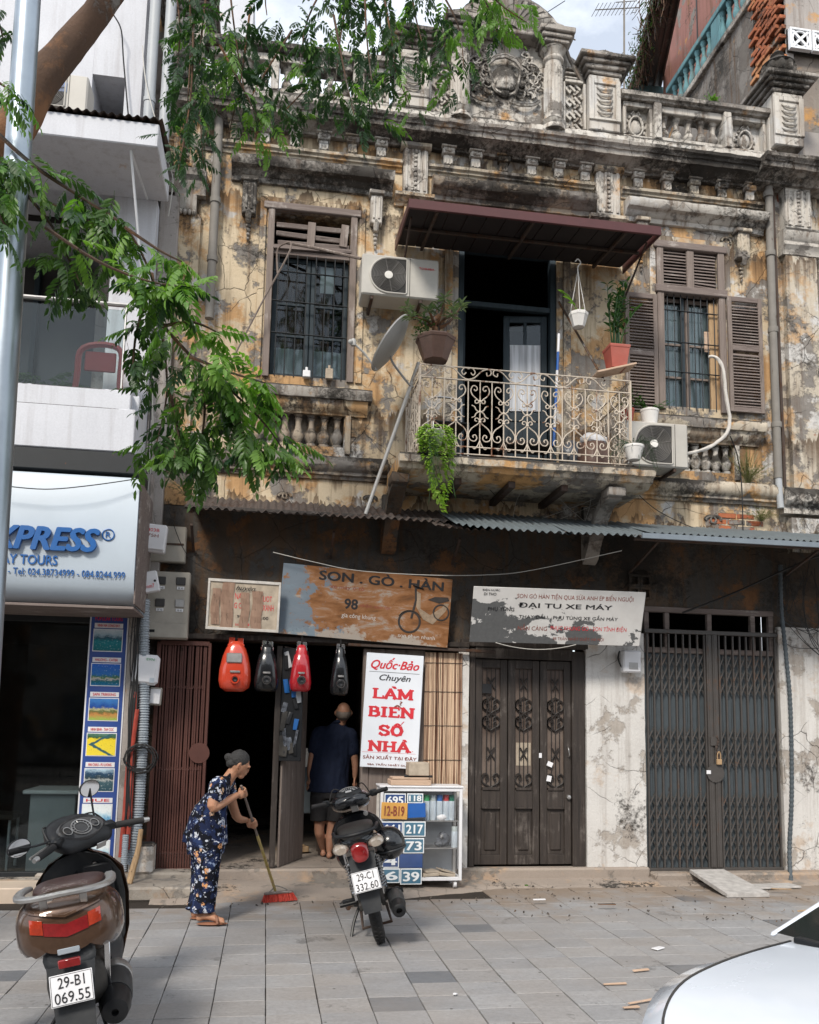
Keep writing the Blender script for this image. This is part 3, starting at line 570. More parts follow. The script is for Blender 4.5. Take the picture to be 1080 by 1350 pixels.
# ---- window hoods
def hood(x0,x1,z,mat,d=.2,br=(),lab=None):
    cor('window_hood',x0,x1,[(.02,z-.20),(-.04,z-.20),(-.05,z-.15),(-.08,z-.14),(-.11,z-.10),(-d+.03,z-.09),(-d,z-.05),(-d,z+.0),(-d+.02,z+.02),(.02,z+.05)],mat,.006,lab)
def bracket(x,z1,z0,mat='relief',w=.12):
    m=MB(); m.box(x-w/2,x+w/2,-.10,.0,z0+.12,z1,.01); m.box(x-w/2-.02,x+w/2+.02,-.13,.0,z1-.05,z1,.008)
    for i in range(2): m.tube([(x-.028+i*.056,-.103,z0+.17),(x-.028+i*.056,-.103,z1-.08)],.014,6)
    m.tube([(x,-.08,z0+.14),(x,-.12,z0+.10),(x,-.09,z0+.05),(x,-.05,z0+.06)],.03,7)
    for i in range(4): m.ell((x,-.02,z0+.02-i*.05),(.03-.005*i,.025,.024),7,5)
    part('bracket',m.rough(.004,14),mat,oh,40)
hood(-.60,1.16,7.60,'cornice',.22,lab='black mouldy hood over the left window'); bracket(-.40,7.42,6.88,'cornice',.15); bracket(.98,7.42,6.92,'relief',.13)
hood(1.60,3.50,7.63,'ledge',.18); hood(3.88,5.62,7.64,'relief',.2,lab='pale hood over the right window')
bracket(5.33,7.46,6.98,'trim',.16); bracket(4.08,7.46,6.98,'trim',.14)
def relief_swirl(cx,z,s,mat='trim',flip=1):
    m=MB()
    for q in (1,-1):
        pts=[(cx+q*flip*s*(.2+.8*math.cos(t)*(1-t/9)),-.012,z+s*.6*math.sin(t)*(1-t/9)) for t in [i*.45 for i in range(14)]]
        m.tube(pts,[.018-.0009*i for i in range(14)],5)
    part('stucco_relief',m.rough(.003,20),mat,oh)
relief_swirl(5.18,7.33,.09); relief_swirl(4.25,7.36,.08); relief_swirl(.1,3.93,.07,'ledge'); relief_swirl(1.,3.95,.07,'ledge'); relief_swirl(4.9,3.94,.1)
# architraves round the openings
def archi(x0,x1,z0,z1,w=.07,mat='wall_up',y=-.025,bot=False):
    m=MB(); m.box(x0-w,x0,y,.002,z0,z1+w,.006); m.box(x1,x1+w,y,.002,z0,z1+w,.006); m.box(x0+.001,x1-.001,y+.001,.002,z1,z1+w,.006)
    if bot: m.box(x0+.001,x1-.001,y+.001,.002,z0,z0+w,.006)
    part('architrave',m.rough(.003,9),mat,oh)
archi(-.21,.80,5.22,7.19); archi(1.86,3.14,4.26,7.02,.09,'trim'); archi(4.26,5.12,5.22,7.24,.07,'wall_upR'); archi(-.28,.71,4.42,4.89,.06,'trim',-.03); archi(4.29,5.18,4.42,4.89,.06,'relief',-.03)
# sills
def sill(x0,x1,mat,z=5.04):
    cor('window_sill',x0,x1,[(.1,z-.06),(-.13,z-.05),(-.15,z),(-.15,z+.05),(-.13,z+.07),(.1,z+.10)],mat,.006)
    cor('sill_moulding',x0+.04,x1-.04,[(.01,z-.2),(-.03,z-.2),(-.04,z-.17),(-.07,z-.15),(-.09,z-.11),(-.1,z-.052),(.01,z-.052)],'wall_up' if mat=='cornice' else 'wall_upR',.004)
sill(-.30,.98,'cornice'); sill(3.88,5.52,'trim',5.03)
# balusters in the niches
BAL=[(.030,0),(.055,.0),(.055,.03),(.035,.045),(.05,.075),(.062,.11),(.058,.145),(.036,.19),(.028,.24),(.034,.29),(.045,.305),(.033,.32),(.05,.345),(.055,.355),(.055,.38),(.02,.38)]
def balm(mat,h=.38,s=1):
    return MB().lathe([(r*s,z*h/.38) for r,z in BAL],14).rough(.0025,22).mesh('baluster',mat,50)
bmA=balm('ledge'); bmB=balm('relief')
for nx,a in ((-.27,.70),(4.30,5.17)):
    bmx=bmA if nx<0 else bmB; n=7
    for i in range(n):
        o=bpy.data.objects.new('baluster',bmx); COL.objects.link(o); o.parent=oh; o.location=(nx+(a-nx)*(i+.5)/n-2.5,.06,4.5); o.rotation_euler=(0,0,i*1.3)
# ---- parapet
_before=set(oh.children)
def pier(x0,x1,z0,z1,capz,mat='relief',lab=None,dy=0):
    p=thingpart('parapet_pier',lab); m=MB(); m.box(x0,x1,-.17-dy,.12,z0,z1,.012)
    for a,b,c,d in ((x0,x0+.06,z0+.12,z1-.06),(x1-.06,x1,z0+.12,z1-.06),(x0+.061,x1-.061,z1-.12,z1-.06),(x0+.061,x1-.061,z0+.12,z0+.16)): m.box(a,b,-.19-dy,-.165-dy,c,d,.006)
    cx=(x0+x1)/2; w=(x1-x0)*.25
    n=int((z1-z0-.3)/.075)
    for i in range(n):
        z=z1-.16-i*.075; m.tube([(cx-w,-.175-dy,z+.0),(cx-w*.6,-.195-dy,z-.035),(cx,-.205-dy,z-.05),(cx+w*.6,-.195-dy,z-.035),(cx+w,-.175-dy,z)],[.008,.014,.017,.014,.008],6)
    part('shaft',m.rough(.004,12),mat,p)
    c=MB()
    for k,(e,za,zb) in enumerate(((.02,0,.05),(.06,.05,.10),(.10,.10,.14),(.14,.14,.20))): c.box(x0-e,x1+e,-.17-dy-e,.12+e,z1+za,z1+zb-.002,.01)
    part('cap',c.rough(.007,9),'cornice',p); return p
def thingpart(n,lab=None):
    o=bpy.data.objects.new(n,None); COL.objects.link(o); o.parent=oh; o.empty_display_size=.1
    if lab: o['label']=lab
    return o
pier(3.48,3.86,8.6,9.30,0,lab='pier with crescent carving right of the parapet centre'); pier(1.22,1.60,8.6,9.30,0); pier(5.84,6.22,8.64,9.32,0,lab='far right parapet pier under the stone urn',dy=.1); pier(-1.25,-.88,8.6,9.32,0)
# urn
u=MB(); u.lathe([(.05,0),(.12,0),(.13,.03),(.08,.06),(.1,.09),(.17,.14),(.19,.2),(.17,.26),(.2,.28),(.15,.33),(.10,.37),(.06,.41),(.08,.44),(.03,.5)],18,(6.03,-.08,9.52))
for i in range(10):
    a=i*PI/5; u.ell((6.03+.17*math.cos(a),-.08+.17*math.sin(a),9.72),(.05,.05,.08),6,5)
part('urn',u.rough(.006,14),'cornice',oh,50,label='round black carved urn on the right pier')
# balustrades
def rail(x0,x1,groups):
    m=MB(); m.mold([(.10,9.06),(-.16,9.06),(-.17,9.08),(-.2,9.09),(-.2,9.14),(-.17,9.17),(.12,9.18)],x0,x1,.06); part('parapet_rail',m.rough(.006,9),'cornice',oh)
    for a,b,kind in groups:
        if kind=='bal':
            n=max(1,round((b-a)/.155)); q=MB(); q.box(a,b,-.12,.08,8.97,9.06,.008); q.box(a,b,-.12,.08,8.6,8.66,.008); part('parapet_panel',q.rough(.003,9),'relief',oh)
            for i in range(n):
                o=bpy.data.objects.new('baluster',bmP); COL.objects.link(o); o.parent=oh; o.location=(a+(b-a)*(i+.5)/n-2.5,-.02,8.65); o.rotation_euler=(0,0,i)
        else:
            q=MB(); q.box(a,b,-.02,.08,8.6,9.06,.004)
            for c,d,e,f in ((a,b,9.0,9.059),(a,b,8.601,8.64),(a,a+.035,8.641,8.999),(b-.035,b,8.641,8.999)): q.box(c,d,-.12,-.018,e,f,.006)
            cx=(a+b)/2; cz=8.80; el=[(cx+.085*math.cos(t),-.05,cz+.125*math.sin(t)) for t in [i*PI/8 for i in range(17)]]
            q.tube(el,.016,6,False); q.ell((cx,-.02,cz),(.07,.04,.105),12,8)
            for i in range(14):
                t=i*PI/7; q.ell((cx+.115*math.cos(t),-.03,cz+.155*math.sin(t)),(.024,.02,.024),6,4)
            q.tube([(cx-.06,-.04,8.95),(cx-.03,-.05,8.99),(cx,-.04,8.95),(cx+.03,-.05,8.99),(cx+.06,-.04,8.95)],.012,5)
            part('parapet_panel',q.rough(.0035,15),'relief',oh,label='oval cartouche panel in the parapet')
bmP=balm('relief',.33,1.0)
def posts(xs):
    m=MB()
    for x in xs: m.box(x-.045,x+.045,-.17,.1,8.6,9.059,.01)
    parts('parapet_post',m.rough(.004,10),'relief',oh)
rail(3.87,5.83,[(3.92,4.28,'pan'),(4.38,5.16,'bal'),(5.26,5.72,'pan')]); posts([4.33,5.21,5.78])
rail(-.87,1.21,[(.84,1.16,'pan'),(-.06,.74,'bal'),(-.82,-.16,'bal')]); posts([.79,-.11])
# gable in the middle
gb=MB(); vs=[]
gb.prism([(1.60,-.02,8.6),(3.48,-.02,8.6),(3.48,-.02,9.5),(3.30,-.02,9.62),(3.18,-.02,9.85),(3.02,-.02,9.95),(2.06,-.02,9.95),(1.90,-.02,9.85),(1.78,-.02,9.62),(1.60,-.02,9.5)],(0,.14,0)); part('gable_wall',gb.rough(.003,7),'relief',oh)
def lattice(x0,x1,z0,z1):
    m=MB(); st=.085; w=.03
    def clip(p,q):
        # Liang-Barsky against the panel
        t0,t1=0.,1.; dx=q[0]-p[0]; dz=q[1]-p[1]
        for a,b in ((-dx,p[0]-x0),(dx,x1-p[0]),(-dz,p[1]-z0),(dz,z1-p[1])):
            if abs(a)<1e-9:
                if b<0: return None
            else:
                r=b/a
                if a<0: t0=max(t0,r)
                else: t1=min(t1,r)
        return None if t0>=t1 else ((p[0]+dx*t0,p[1]+dz*t0),(p[0]+dx*t1,p[1]+dz*t1))
    n=int((z1-z0)/st)+8
    for i in range(-8,n):
        for d in (1,-1):
            for j in range(0,12):
                # woven strips: short lengths, alternating
                a=z0+i*st; L1=(j*2+(i%2))*.06; L2=L1+.075
                if d==1: p=(x0+L1,a+L1); q=(x0+L2,a+L2)
                else: p=(x0+L1,a-L1+.2); q=(x0+L2,a-L2+.2)
                c=clip(p,q)
                if c: m.bar((c[0][0],-.045+.008*d,c[0][1]),(c[1][0],-.045+.008*d,c[1][1]),w,.03,(0,1,0),.004)
    m.box(x0-.03,x0,-.10,-.018,z0,z1,.006); m.box(x1,x1+.03,-.10,-.018,z0,z1,.006); m.box(x0,x1,-.099,-.018,z1,z1+.04,.006)
    for k in range(3): m.box(x0+.01*k,x1,-.085,-.018,z1+.06+k*.06,z1+.085+k*.06,.006)
    part('lattice_panel',m.rough(.003,14),'relief',oh,label='woven stucco lattice panel')
lattice(3.22,3.44,8.64,9.22); lattice(1.64,1.86,8.64,9.22)
def column(cx):
    p=thingpart('gable_column'); m=MB(); m.lathe([(.14,0),(.14,.05),(.12,.07),(.14,.11),(.10,.15),(.105,.2),(.10,.75),(.095,.86),(.12,.88),(.12,.91),(.10,.93),(.115,.98),(.15,1.02),(.02,1.03)],18,(cx,-.13,8.6))
    for i in range(10):
        a=PI+i*PI/9; m.tube([(cx+.1*math.cos(a),-.13+.1*math.sin(a),8.82),(cx+.097*math.cos(a),-.13+.097*math.sin(a),9.4)],.012,5)
    part('shaft',m.rough(.004,12),'relief',p,50)
    c=MB()
    for e,a,b in ((.15,9.63,9.68),(.18,9.682,9.73),(.21,9.732,9.80)): c.box(cx-e,cx+e,-.13-e,.1,a,b,.01)
    part('cap',c.rough(.006,9),'cornice',p)
column(3.09); column(1.99)
def scrollorn(cx,z,s,fl=1):
    m=MB()
    for k in range(3):
        pts=[]
        for i in range(13):
            t=i/12; a=t*4.2+k*.5; r=s*(1-.75*t)*(1-.22*k); pts.append((cx+fl*(r*math.cos(a)-s*.2),-.1-.02*k,z+s*.35+r*math.sin(a)*.8))
        m.tube(pts,[s*.16*(1-.6*i/12) for i in range(13)],7)
    for k in range(5):
        a=.2+k*.33; m.tube(bez((cx-fl*s*.3,-.1,z+s*.1),(cx-fl*s*.2,-.1,z+s*.6),(cx+fl*s*.5*math.cos(a),-.12,z+s*.9*math.sin(a)+s*.2),(cx+fl*s*1.15*math.cos(a),-.1,z+s*1.1*math.sin(a)),8),[s*.12*(1-.7*i/8) for i in range(9)],6)
    m.box(cx-s*.9,cx+s*.9,-.2,.04,z-.01,z+s*.14,.01)
    part('scroll_ornament',m.rough(.005,12),'cornice',oh,50,label='black curled acanthus scroll on the parapet')
scrollorn(3.12,9.80,.2,1); scrollorn(1.96,9.80,.2,-1); scrollorn(3.70,9.50,.24,1); scrollorn(1.38,9.50,.24,-1)
# volutes linking piers to gable, ribbed
for fl,cx in ((1,2.54),(-1,2.54)):
    m=MB()
    for k in range(6):
        o=.035*k; pts=[(cx+fl*(.94-o*.3),-.06,9.28+o),(cx+fl*(.86-o*.5),-.09,9.36+o),(cx+fl*(.78-o*.4),-.09,9.5+o*.9),(cx+fl*(.72-o*.2),-.07,9.66+o*.8)]
        m.tube(smoothp(pts,4),.02,6)
    part('volute',m.rough(.004,12),'cornice',oh,50)
# shell crown above the centre
m=MB()
for i in range(19):
    a=PI*i/18; pts=[(2.54+.12*math.cos(a),-.12,9.80+.1*math.sin(a)),(2.54+.34*math.cos(a),-.17,9.80+.25*math.sin(a)),(2.54+.56*math.cos(a),-.13,9.80+.42*math.sin(a))]
    m.tube(smoothp(pts,3),[.02+.005*k for k in range(7)],6)
m.tube([(2.54+.6*math.cos(PI*i/16),-.12,9.79+.46*math.sin(PI*i/16)) for i in range(17)],.035,7); m.box(1.98,3.10,-.2,.05,9.74,9.80,.01)
part('shell_crown',m.rough(.006,11),'cornice',oh,50,label='ribbed black shell crowning the parapet')
# central cartouche
m=MB(); cx=2.50; cz=9.16
m.ell((cx,-.03,cz+.0),(.16,.06,.2),14,10); m.box(cx-.11,cx+.11,-.10,-.02,cz-.13,cz+.1,.02)
for q in (1,-1):
    m.tube(smoothp([(cx+q*.2,-.05,cz+.22),(cx+q*.17,-.08,cz+.05),(cx+q*.13,-.09,cz-.14),(cx+q*.05,-.09,cz-.2)],4),.018,6)
    rn=random.Random(8)
    for i in range(30):
        x=cx+q*rn.uniform(.2,.46); z=cz+rn.uniform(-.22,.36); s=rn.uniform(.04,.09); a0=rn.uniform(0,6); m.tube([(x+q*s*math.cos(a0+t)*(1-t/7),-.04-.01*t,z+s*math.sin(a0+t)*(1-t/7)) for t in [k*.6 for k in range(8)]],[.019-.0016*k for k in range(8)],5)
    m.tube(smoothp([(cx+q*.06,-.06,cz-.26),(cx+q*.2,-.08,cz-.3),(cx+q*.34,-.07,cz-.27),(cx+q*.42,-.05,cz-.2)],4),.02,6)
m.tube([(cx-.22,-.06,cz+.16),(cx-.12,-.09,cz+.24),(cx,-.1,cz+.27),(cx+.12,-.09,cz+.24),(cx+.22,-.06,cz+.16)],.024,6); m.tube([(cx-.2,-.06,cz+.2),(cx-.1,-.09,cz+.28),(cx,-.1,cz+.31),(cx+.1,-.09,cz+.28),(cx+.2,-.06,cz+.2)],.014,6)
part('cartouche',m.rough(.004,13),'relief',oh,50,label='carved shield and foliage at the middle of the parapet')

# settle the parapet on the cornice
for o in oh.children:
    if o in _before: continue
    n=o.name.split('.')[0]; o.location.z-=.17; o.location.x-=.07
    if n in ('gable_column','scroll_ornament','shell_crown','volute'): o.location.z-=.08
    if n=='gable_column': o.location.x-=.03
    if n in ('urn',) or (n=='parapet_pier' and 'far right' in o.get('label','')): o.location.x-=.10
# ================================================================ upper windows and balcony door
def glassmat():
    s=NT('window_glass'); p=s.pos(); s.col((.03,.04,.045)); s.bump(s.noise(p,3,3),.06,.01)
    s.b.inputs['Alpha'].default_value=1; tr=s.n('ShaderNodeBsdfTransparent'); tr.inputs[0].default_value=(.75,.8,.8,1); gl=s.n('ShaderNodeBsdfGlossy'); gl.inputs['Roughness'].default_value=.04; gl.inputs[0].default_value=(.9,.93,.95,1)
    fr=s.n('ShaderNodeFresnel'); fr.inputs[0].default_value=1.5; m=s.n('ShaderNodeMixShader'); s.l(s.math('MULTIPLY',fr.outputs[0],.75),m.inputs[0]); s.l(tr.outputs[0],m.inputs[1]); s.l(gl.outputs[0],m.inputs[2]); s.l(m.outputs[0],s.out.inputs[0]); return s.m
M['glass']=glassmat()
def glassclear():
    s=NT('clear_cabinet_glass'); tr=s.n('ShaderNodeBsdfTransparent'); gl=s.n('ShaderNodeBsdfGlossy'); gl.inputs['Roughness'].default_value=.05; m=s.n('ShaderNodeMixShader'); m.inputs[0].default_value=.05; s.l(tr.outputs[0],m.inputs[1]); s.l(gl.outputs[0],m.inputs[2]); s.l(m.outputs[0],s.out.inputs[0]); return s.m
M['glass_clear']=glassclear()
def curtain(c,n):
    s=NT(n); p=s.pos(scale=(26,1,1.2)); a=s.noise(p,1,4,.5); s.col(s.mix(s.ramp(a,[(.35,0),(.6,1)]),tuple(x*.55 for x in c),c)); s.bump(a,.6,.02); return s.set(.9,0,.1)
M['curtain_w']=curtain((.68,.70,.74),'white_curtain'); M['curtain_r']=curtain((.16,.10,.08),'brown_striped_curtain')
def plank_noise(m,a=.0015): return m.rough(a,11)
wl_=thingpart('window','tall left window with dark glazed doors and a broken louvre'); 
f=MB(); f.box(-.19,-.12,-.03,.06,5.22,7.19,.006); f.box(.71,.78,-.03,.06,5.22,7.19,.006); parts('frame',plank_noise(f),'window_wood',wl_)
f=MB(); f.box(-.24,.82,-.045,.05,7.12,7.2,.008); f.box(-.119,.709,.0,.06,6.62,6.68,.006); parts('frame',plank_noise(f),'window_wood_x',wl_)
# broken louvre slats and loose boards in the transom
f=MB()
for a,b,zz,rr in ((-.1,.70,6.97,.0),(-.1,.68,6.86,.03),(-.08,.70,6.77,-.02)):
    o=MB(); o.ob(((a+b)/2,.03,zz),(b-a,.05,.05),(.3,rr,0),.004); part('slat',o,'window_wood_x',wl_)
for x,zz,l,rr in ((.28,6.88,.28,.03),(.64,6.9,.26,.08)):
    o=MB(); o.ob((x,.0,zz),(.085,.02,l),(0,rr,0),.003); part('slat',o,'window_wood',wl_)
o=MB(); o.ob((.3,-.02,6.70),(.85,.03,.045),(0,-.03,0),.003); part('slat',o,'window_wood_x',wl_)
def casement(par,x0,x1,z0,z1,mat,zs,y=.08,w=.045,gm='glass'):
    f=MB(); f.box(x0,x0+w,y,y+.035,z0,z1,.004); f.box(x1-w,x1,y,y+.035,z0,z1,.004)
    for z in [z0,*zs,z1-w]: f.box(x0+w,x1-w,y+.002,y+.033,z,z+w*(1 if z in (z0,z1-w) else .6),.003)
    part('casement',f,mat,par)
    zz=[z0,*zs,z1-w]
    for a,b in zip(zz[:-1],zz[1:]):
        g=MB(); g.box(x0+w-.005,x1-w+.005,y+.014,y+.018,a+w*.5,b+.005); part('pane',g,gm,par,0)
casement(wl_,-.115,.292,5.26,6.62,'door_blue',[5.72,6.08]); casement(wl_,.298,.705,5.26,6.62,'door_blue',[5.72,6.08])
c=MB(); 
def curt(x0,x1,z0,z1,y,amp=.02,fr=26): 
    m=MB(); n=40; 
    for i in range(n):
        a=x0+(x1-x0)*i/n;b=x0+(x1-x0)*(i+1)/n; ya=y+amp*math.sin(a*fr*2)+amp*.5*math.sin(a*fr*5+1);yb=y+amp*math.sin(b*fr*2)+amp*.5*math.sin(b*fr*5+1); m.quad((a,ya,z0),(b,yb,z0),(b,yb,z1),(a,ya,z1))
    return m
part('curtain',curt(-.1,.24,5.28,6.5,.19),'curtain_r',wl_,60,weld=True,nrm=False); part('curtain',curt(.36,.52,5.28,6.5,.19),'curtain_r',wl_,60,weld=True,nrm=False); part('curtain',curt(-.09,.26,5.28,5.62,.16,.008),'curtain_w',wl_,60,nrm=False,weld=True); part('curtain',curt(.34,.7,5.28,5.62,.16,.008),'curtain_w',wl_,60,nrm=False,weld=True)
g=MB(); g.box(.40,.55,.13,.135,6.28,6.6,.002); part('paper_sheet',g,'box_white',wl_)
def grille(par,x0,x1,z0,z1,n,mat,zs,y=-.005,r=.0065):
    m=MB()
    b=MB().tube([(0,0,z0),(0,0,z1)],r,6).mesh('grille_bar',mat,60)
    for i in range(n):
        o=bpy.data.objects.new('grille_bar',b); COL.objects.link(o); o.parent=par; o.location=Vector((x0+(x1-x0)*(i+.5)/n,y,0))-wloc(par); 
    for z in zs:
        q=MB().bar((x0,y-.008,z),(x1,y-.008,z-.004),.022,.006,(0,0,1)); part('grille_bar',q,mat,par)
grille(wl_,-.11,.70,5.24,6.62,8,'black_iron',[5.72,6.08,6.42])
# right window with louvred shutters
wr_=thingpart('window','right window with white curtains, iron bars and louvred transom')
f=MB(); f.box(4.27,4.35,-.04,.06,5.20,7.22,.006); f.box(5.03,5.11,-.04,.06,5.20,7.22,.006); parts('frame',plank_noise(f),'window_wood',wr_)
f=MB(); f.box(4.23,5.14,-.055,.05,7.15,7.235,.008); f.box(4.24,5.13,-.06,.06,6.60,6.69,.008); parts('frame',plank_noise(f),'window_wood_x',wr_)
f=MB(); f.box(4.64,4.73,-.035,.04,6.69,7.15,.005); part('frame',plank_noise(f),'window_wood',wr_)
slm={}
def slat(par,x0,x1,z,y,tilt=.6,mat='window_wood_x',w=.05,roll=0):
    k=(round(x1-x0,3),mat)
    if k not in slm: slm[k]=MB().box(-(x1-x0)/2,(x1-x0)/2,-.004,.004,-w/2,w/2,.0015).mesh('slat',mat,30)
    o=bpy.data.objects.new('slat',slm[k]); COL.objects.link(o); o.parent=par; o.location=Vector(((x0+x1)/2,y,z))-wloc(par); o.rotation_euler=(tilt,roll,0); return o
rn=random.Random(4)
for i in range(11): slat(wr_,4.36,4.64,6.73+i*.039,.0,-.75+rn.uniform(-.15,.15),roll=rn.uniform(-.01,.01)); 
for i in range(11): slat(wr_,4.73,5.01,6.73+i*.039,.0,-.75+rn.uniform(-.2,.2),roll=(rn.uniform(-.01,.01) if i>1 else .06))
casement(wr_,4.36,4.66,5.24,6.6,'window_wood',[5.62,6.02],.09); casement(wr_,4.67,5.02,5.24,6.6,'window_wood',[5.62,6.02],.09)
f=MB(); f.box(4.60,4.635,.05,.09,5.24,6.6,.004); part('frame',f,'door_blue',wr_,label='green painted window stile')
f=MB(); f.box(4.93,5.03,.02,.07,5.24,6.55,.004); part('frame',f,'raw_wood',wr_)
part('curtain',curt(4.37,5.0,5.26,6.55,.14,.008,22),'curtain_w',wr_,60,weld=True,nrm=False)
g=MB(); g.box(4.87,4.98,.03,.045,5.95,6.2,.003); part('paper_sheet',g,'plank',wr_)
grille(wr_,4.36,5.02,5.22,6.6,8,'black_iron',[5.66,6.02,6.4])
def shutter(x0,x1,z0,z1,y,lab,n,nlo=.5,ang=0,hinge=None,missing=()):
    p=bpy.data.objects.new('window_shutter',None); COL.objects.link(p); p.parent=oh; hx=hinge if hinge is not None else x0; p.location=(hx-2.5,y,0); p['label']=lab; p.rotation_euler=(0,0,ang)
    def P(mb,mat,nm='stile'): o=bpy.data.objects.new(nm,mb.mesh(nm,mat,30)); COL.objects.link(o); o.parent=p
    a=x0-hx;b=x1-hx; w=.05
    for c in (a,b-w):
        q=MB(); q.box(c,c+w,-.018,.018,z0,z1,.004); P(q.rough(.0015,11),'window_wood')
    zm=z0+(z1-z0)*nlo
    for z in (z0,zm,z1-.06):
        q=MB(); q.box(a+w,b-w,-.017,.017,z,z+.06,.004); P(q.rough(.0015,11),'window_wood_x','cross_rail')
    key=round(b-a-2*w,3)
    me=MB().box(-(key)/2,key/2,-.004,.004,-.024,.024,.0015).mesh('slat','window_wood_x',30)
    for za,zb in ((z0+.06,zm),(zm+.06,z1-.06)):
        k=int((zb-za)/.036)
        for i in range(k):
            if (round(za,1),i) in missing: continue
            o=bpy.data.objects.new('slat',me); COL.objects.link(o); o.parent=p; o.location=((a+b)/2,0,za+.02+i*.036); o.rotation_euler=(-.8+rn.uniform(-.1,.1),rn.uniform(-.008,.008),0)
shutter(5.12,5.55,5.22,6.62,-.05,'right louvred shutter folded open on the wall',0,.53,0.0,5.12); shutter(3.86,4.25,5.05,6.55,-.05,'left louvred shutter behind the potted plants',0,.5,-.0,4.25)
# balcony door
bd=thingpart('balcony_door','dark double door standing open to the black room behind the balcony')
f=MB(); f.box(1.93,2.0,.02,.12,4.26,6.98,.006); f.box(3.0,3.07,.02,.12,4.26,6.98,.006); f.box(2.0,3.0,.02,.12,6.9,6.98,.006); f.box(2.0,3.0,.03,.1,6.25,6.31,.006); parts('frame',f,'door_blue',bd)
def leafdoor(x0,x1,y0,y1,z0,z1,par):
    d=Vector((x1-x0,y1-y0,0)); W=d.length; a=math.atan2(d.y,d.x); m=Matrix.Translation((x0,y0,0))@Matrix.Rotation(a,4,'Z')
    f=MB(); 
    for p,q in ((0,.07),(W-.07,W)): f.box(p,q,-.02,.02,z0,z1,.005)
    for p,q in ((z0,z0+.12),(z0+.72,z0+.82),(z1-.08,z1)): f.box(.07,W-.07,-.019,.019,p,q,.004)
    f.box(W/2-.018,W/2+.018,-.015,.015,z0+.82,z1-.08,.003)
    for z in (z0+1.15,z0+1.5): f.box(.07,W-.07,-.014,.014,z,z+.03,.003)
    part('door_leaf',f.xf(m),'door_blue',par)
    f=MB(); f.box(.07,W-.07,-.008,.008,z0+.12,z0+.72,.003); f.box(.12,W-.12,-.014,.014,z0+.18,z0+.66,.006); part('door_panel',f.xf(m),'door_blue',par)
    for a_,b_ in ((.07,W/2-.018),(W/2+.018,W-.07)):
        g=MB(); g.box(a_,b_,-.002,.002,z0+.82,z1-.08); part('pane',g.xf(m),'glass',par,0)
    c=MB(); c.box(.075,W-.075,.012,.02,z0+.84,z0+1.62); part('curtain',c.xf(m),'curtain_w',par)
leafdoor(2.99,2.50,.12,.20,4.27,6.24,bd); leafdoor(2.02,2.12,.13,.58,4.27,6.24,bd)
# ---- balcony slab, brackets
bx0,bx1,by=1.17,3.78,-.95
m=MB(); k=26
prof=[(0,4.02),(by+.16,4.02),(by+.12,4.05),(by+.05,4.06),(by+.03,4.10),(by-.02,4.11),(by-.03,4.17),(by-.0,4.20),(0,4.21)]
m.mold(prof,bx0,bx1,.06); m.rough(.006,8); part('balcony_slab',m,'trim',oh,40,label='crumbling moulded balcony slab')
m=MB(); 
for x in (1.75,2.3,2.85): m.box(x,x+.07,by+.16,0,3.955,4.018,.004)
parts('balcony_joist',m,'rust',oh)
for x,mat in ((1.20,'wall_low'),(3.42,'cornice')):
    m=MB(); pts=bez((x,-.02,3.40),(x,-.25,3.5),(x,-.30,3.9),(x,-.78,3.96),14); rings=[]
    for i,p in enumerate(pts):
        w=.075; t=.07+.02*math.sin(i); rings.append([p+Vector((-w,0,t)),p+Vector((w,0,t)),p+Vector((w,0,-t*.6)),p+Vector((-w,0,-t*.6))])
    m.loft(rings); m.box(x-.09,x+.09,-.86,-.62,3.93,4.02,.01); m.box(x-.08,x+.08,-.06,.01,3.4,4.0,.01); part('balcony_bracket',m.rough(.006,10),mat,oh,40,label='curved stucco bracket under the balcony')
# ---- railing with scrolls
rl=thingpart('balcony_railing','cream painted wrought iron railing full of scrolls')
RX0,RX1,RY,RZ0,RZ1=1.37,3.56,-.88,4.24,5.13
def spiral(cx,cz,r0,a0,turn,n=16,dirn=1,k=.85):
    return [(cx+r0*(1-k*i/n)*math.cos(a0+dirn*turn*i/n),0,cz+r0*(1-k*i/n)*math.sin(a0+dirn*turn*i/n)) for i in range(n+1)]
def scroll_unit():
    m=MB(); r=.0065
    T=lambda p:m.tube(p,r,5)
    h=.72
    for q in (1,-1):
        def X(pts): return [(q*x,y,z) for x,y,z in pts]
        # bottom lyre: leaves the stem, swells to the side, curls in
        T(X(smoothp([(.0,0,.30),(.035,0,.27),(.085,0,.23),(.115,0,.17),(.10,0,.115),(.055,0,.10),(.03,0,.13),(.045,0,.165),(.07,0,.155),(.065,0,.135)],4)))
        T(X(smoothp([(.0,0,.11),(.02,0,.06),(.05,0,.02),(.07,0,.03)],4)))
        # small curls above the lyre
        T(X(smoothp([(.0,0,.31),(.02,0,.34),(.045,0,.34),(.05,0,.315),(.03,0,.31)],4)))
        # star arms
        T(X(smoothp([(.015,0,.41),(.04,0,.43),(.055,0,.46),(.085,0,.475)],4))); T(X(smoothp([(.015,0,.41),(.04,0,.39),(.055,0,.36),(.085,0,.345)],4)))
        # top heart scroll
        T(X(smoothp([(.0,0,.50),(.03,0,.54),(.075,0,.58),(.095,0,.63),(.075,0,.68),(.04,0,.675),(.03,0,.645),(.05,0,.63),(.062,0,.645)],4)))
        T(X(smoothp([(.0,0,.53),(.02,0,.505),(.045,0,.50),(.05,0,.525),(.03,0,.54)],4)))
    for z in (.30,.41,.52): m.box(-.014,.014,-.01,.01,z-.012,z+.012,.003)
    return m.mesh('scroll',['cream_iron'],60)
su=scroll_unit()
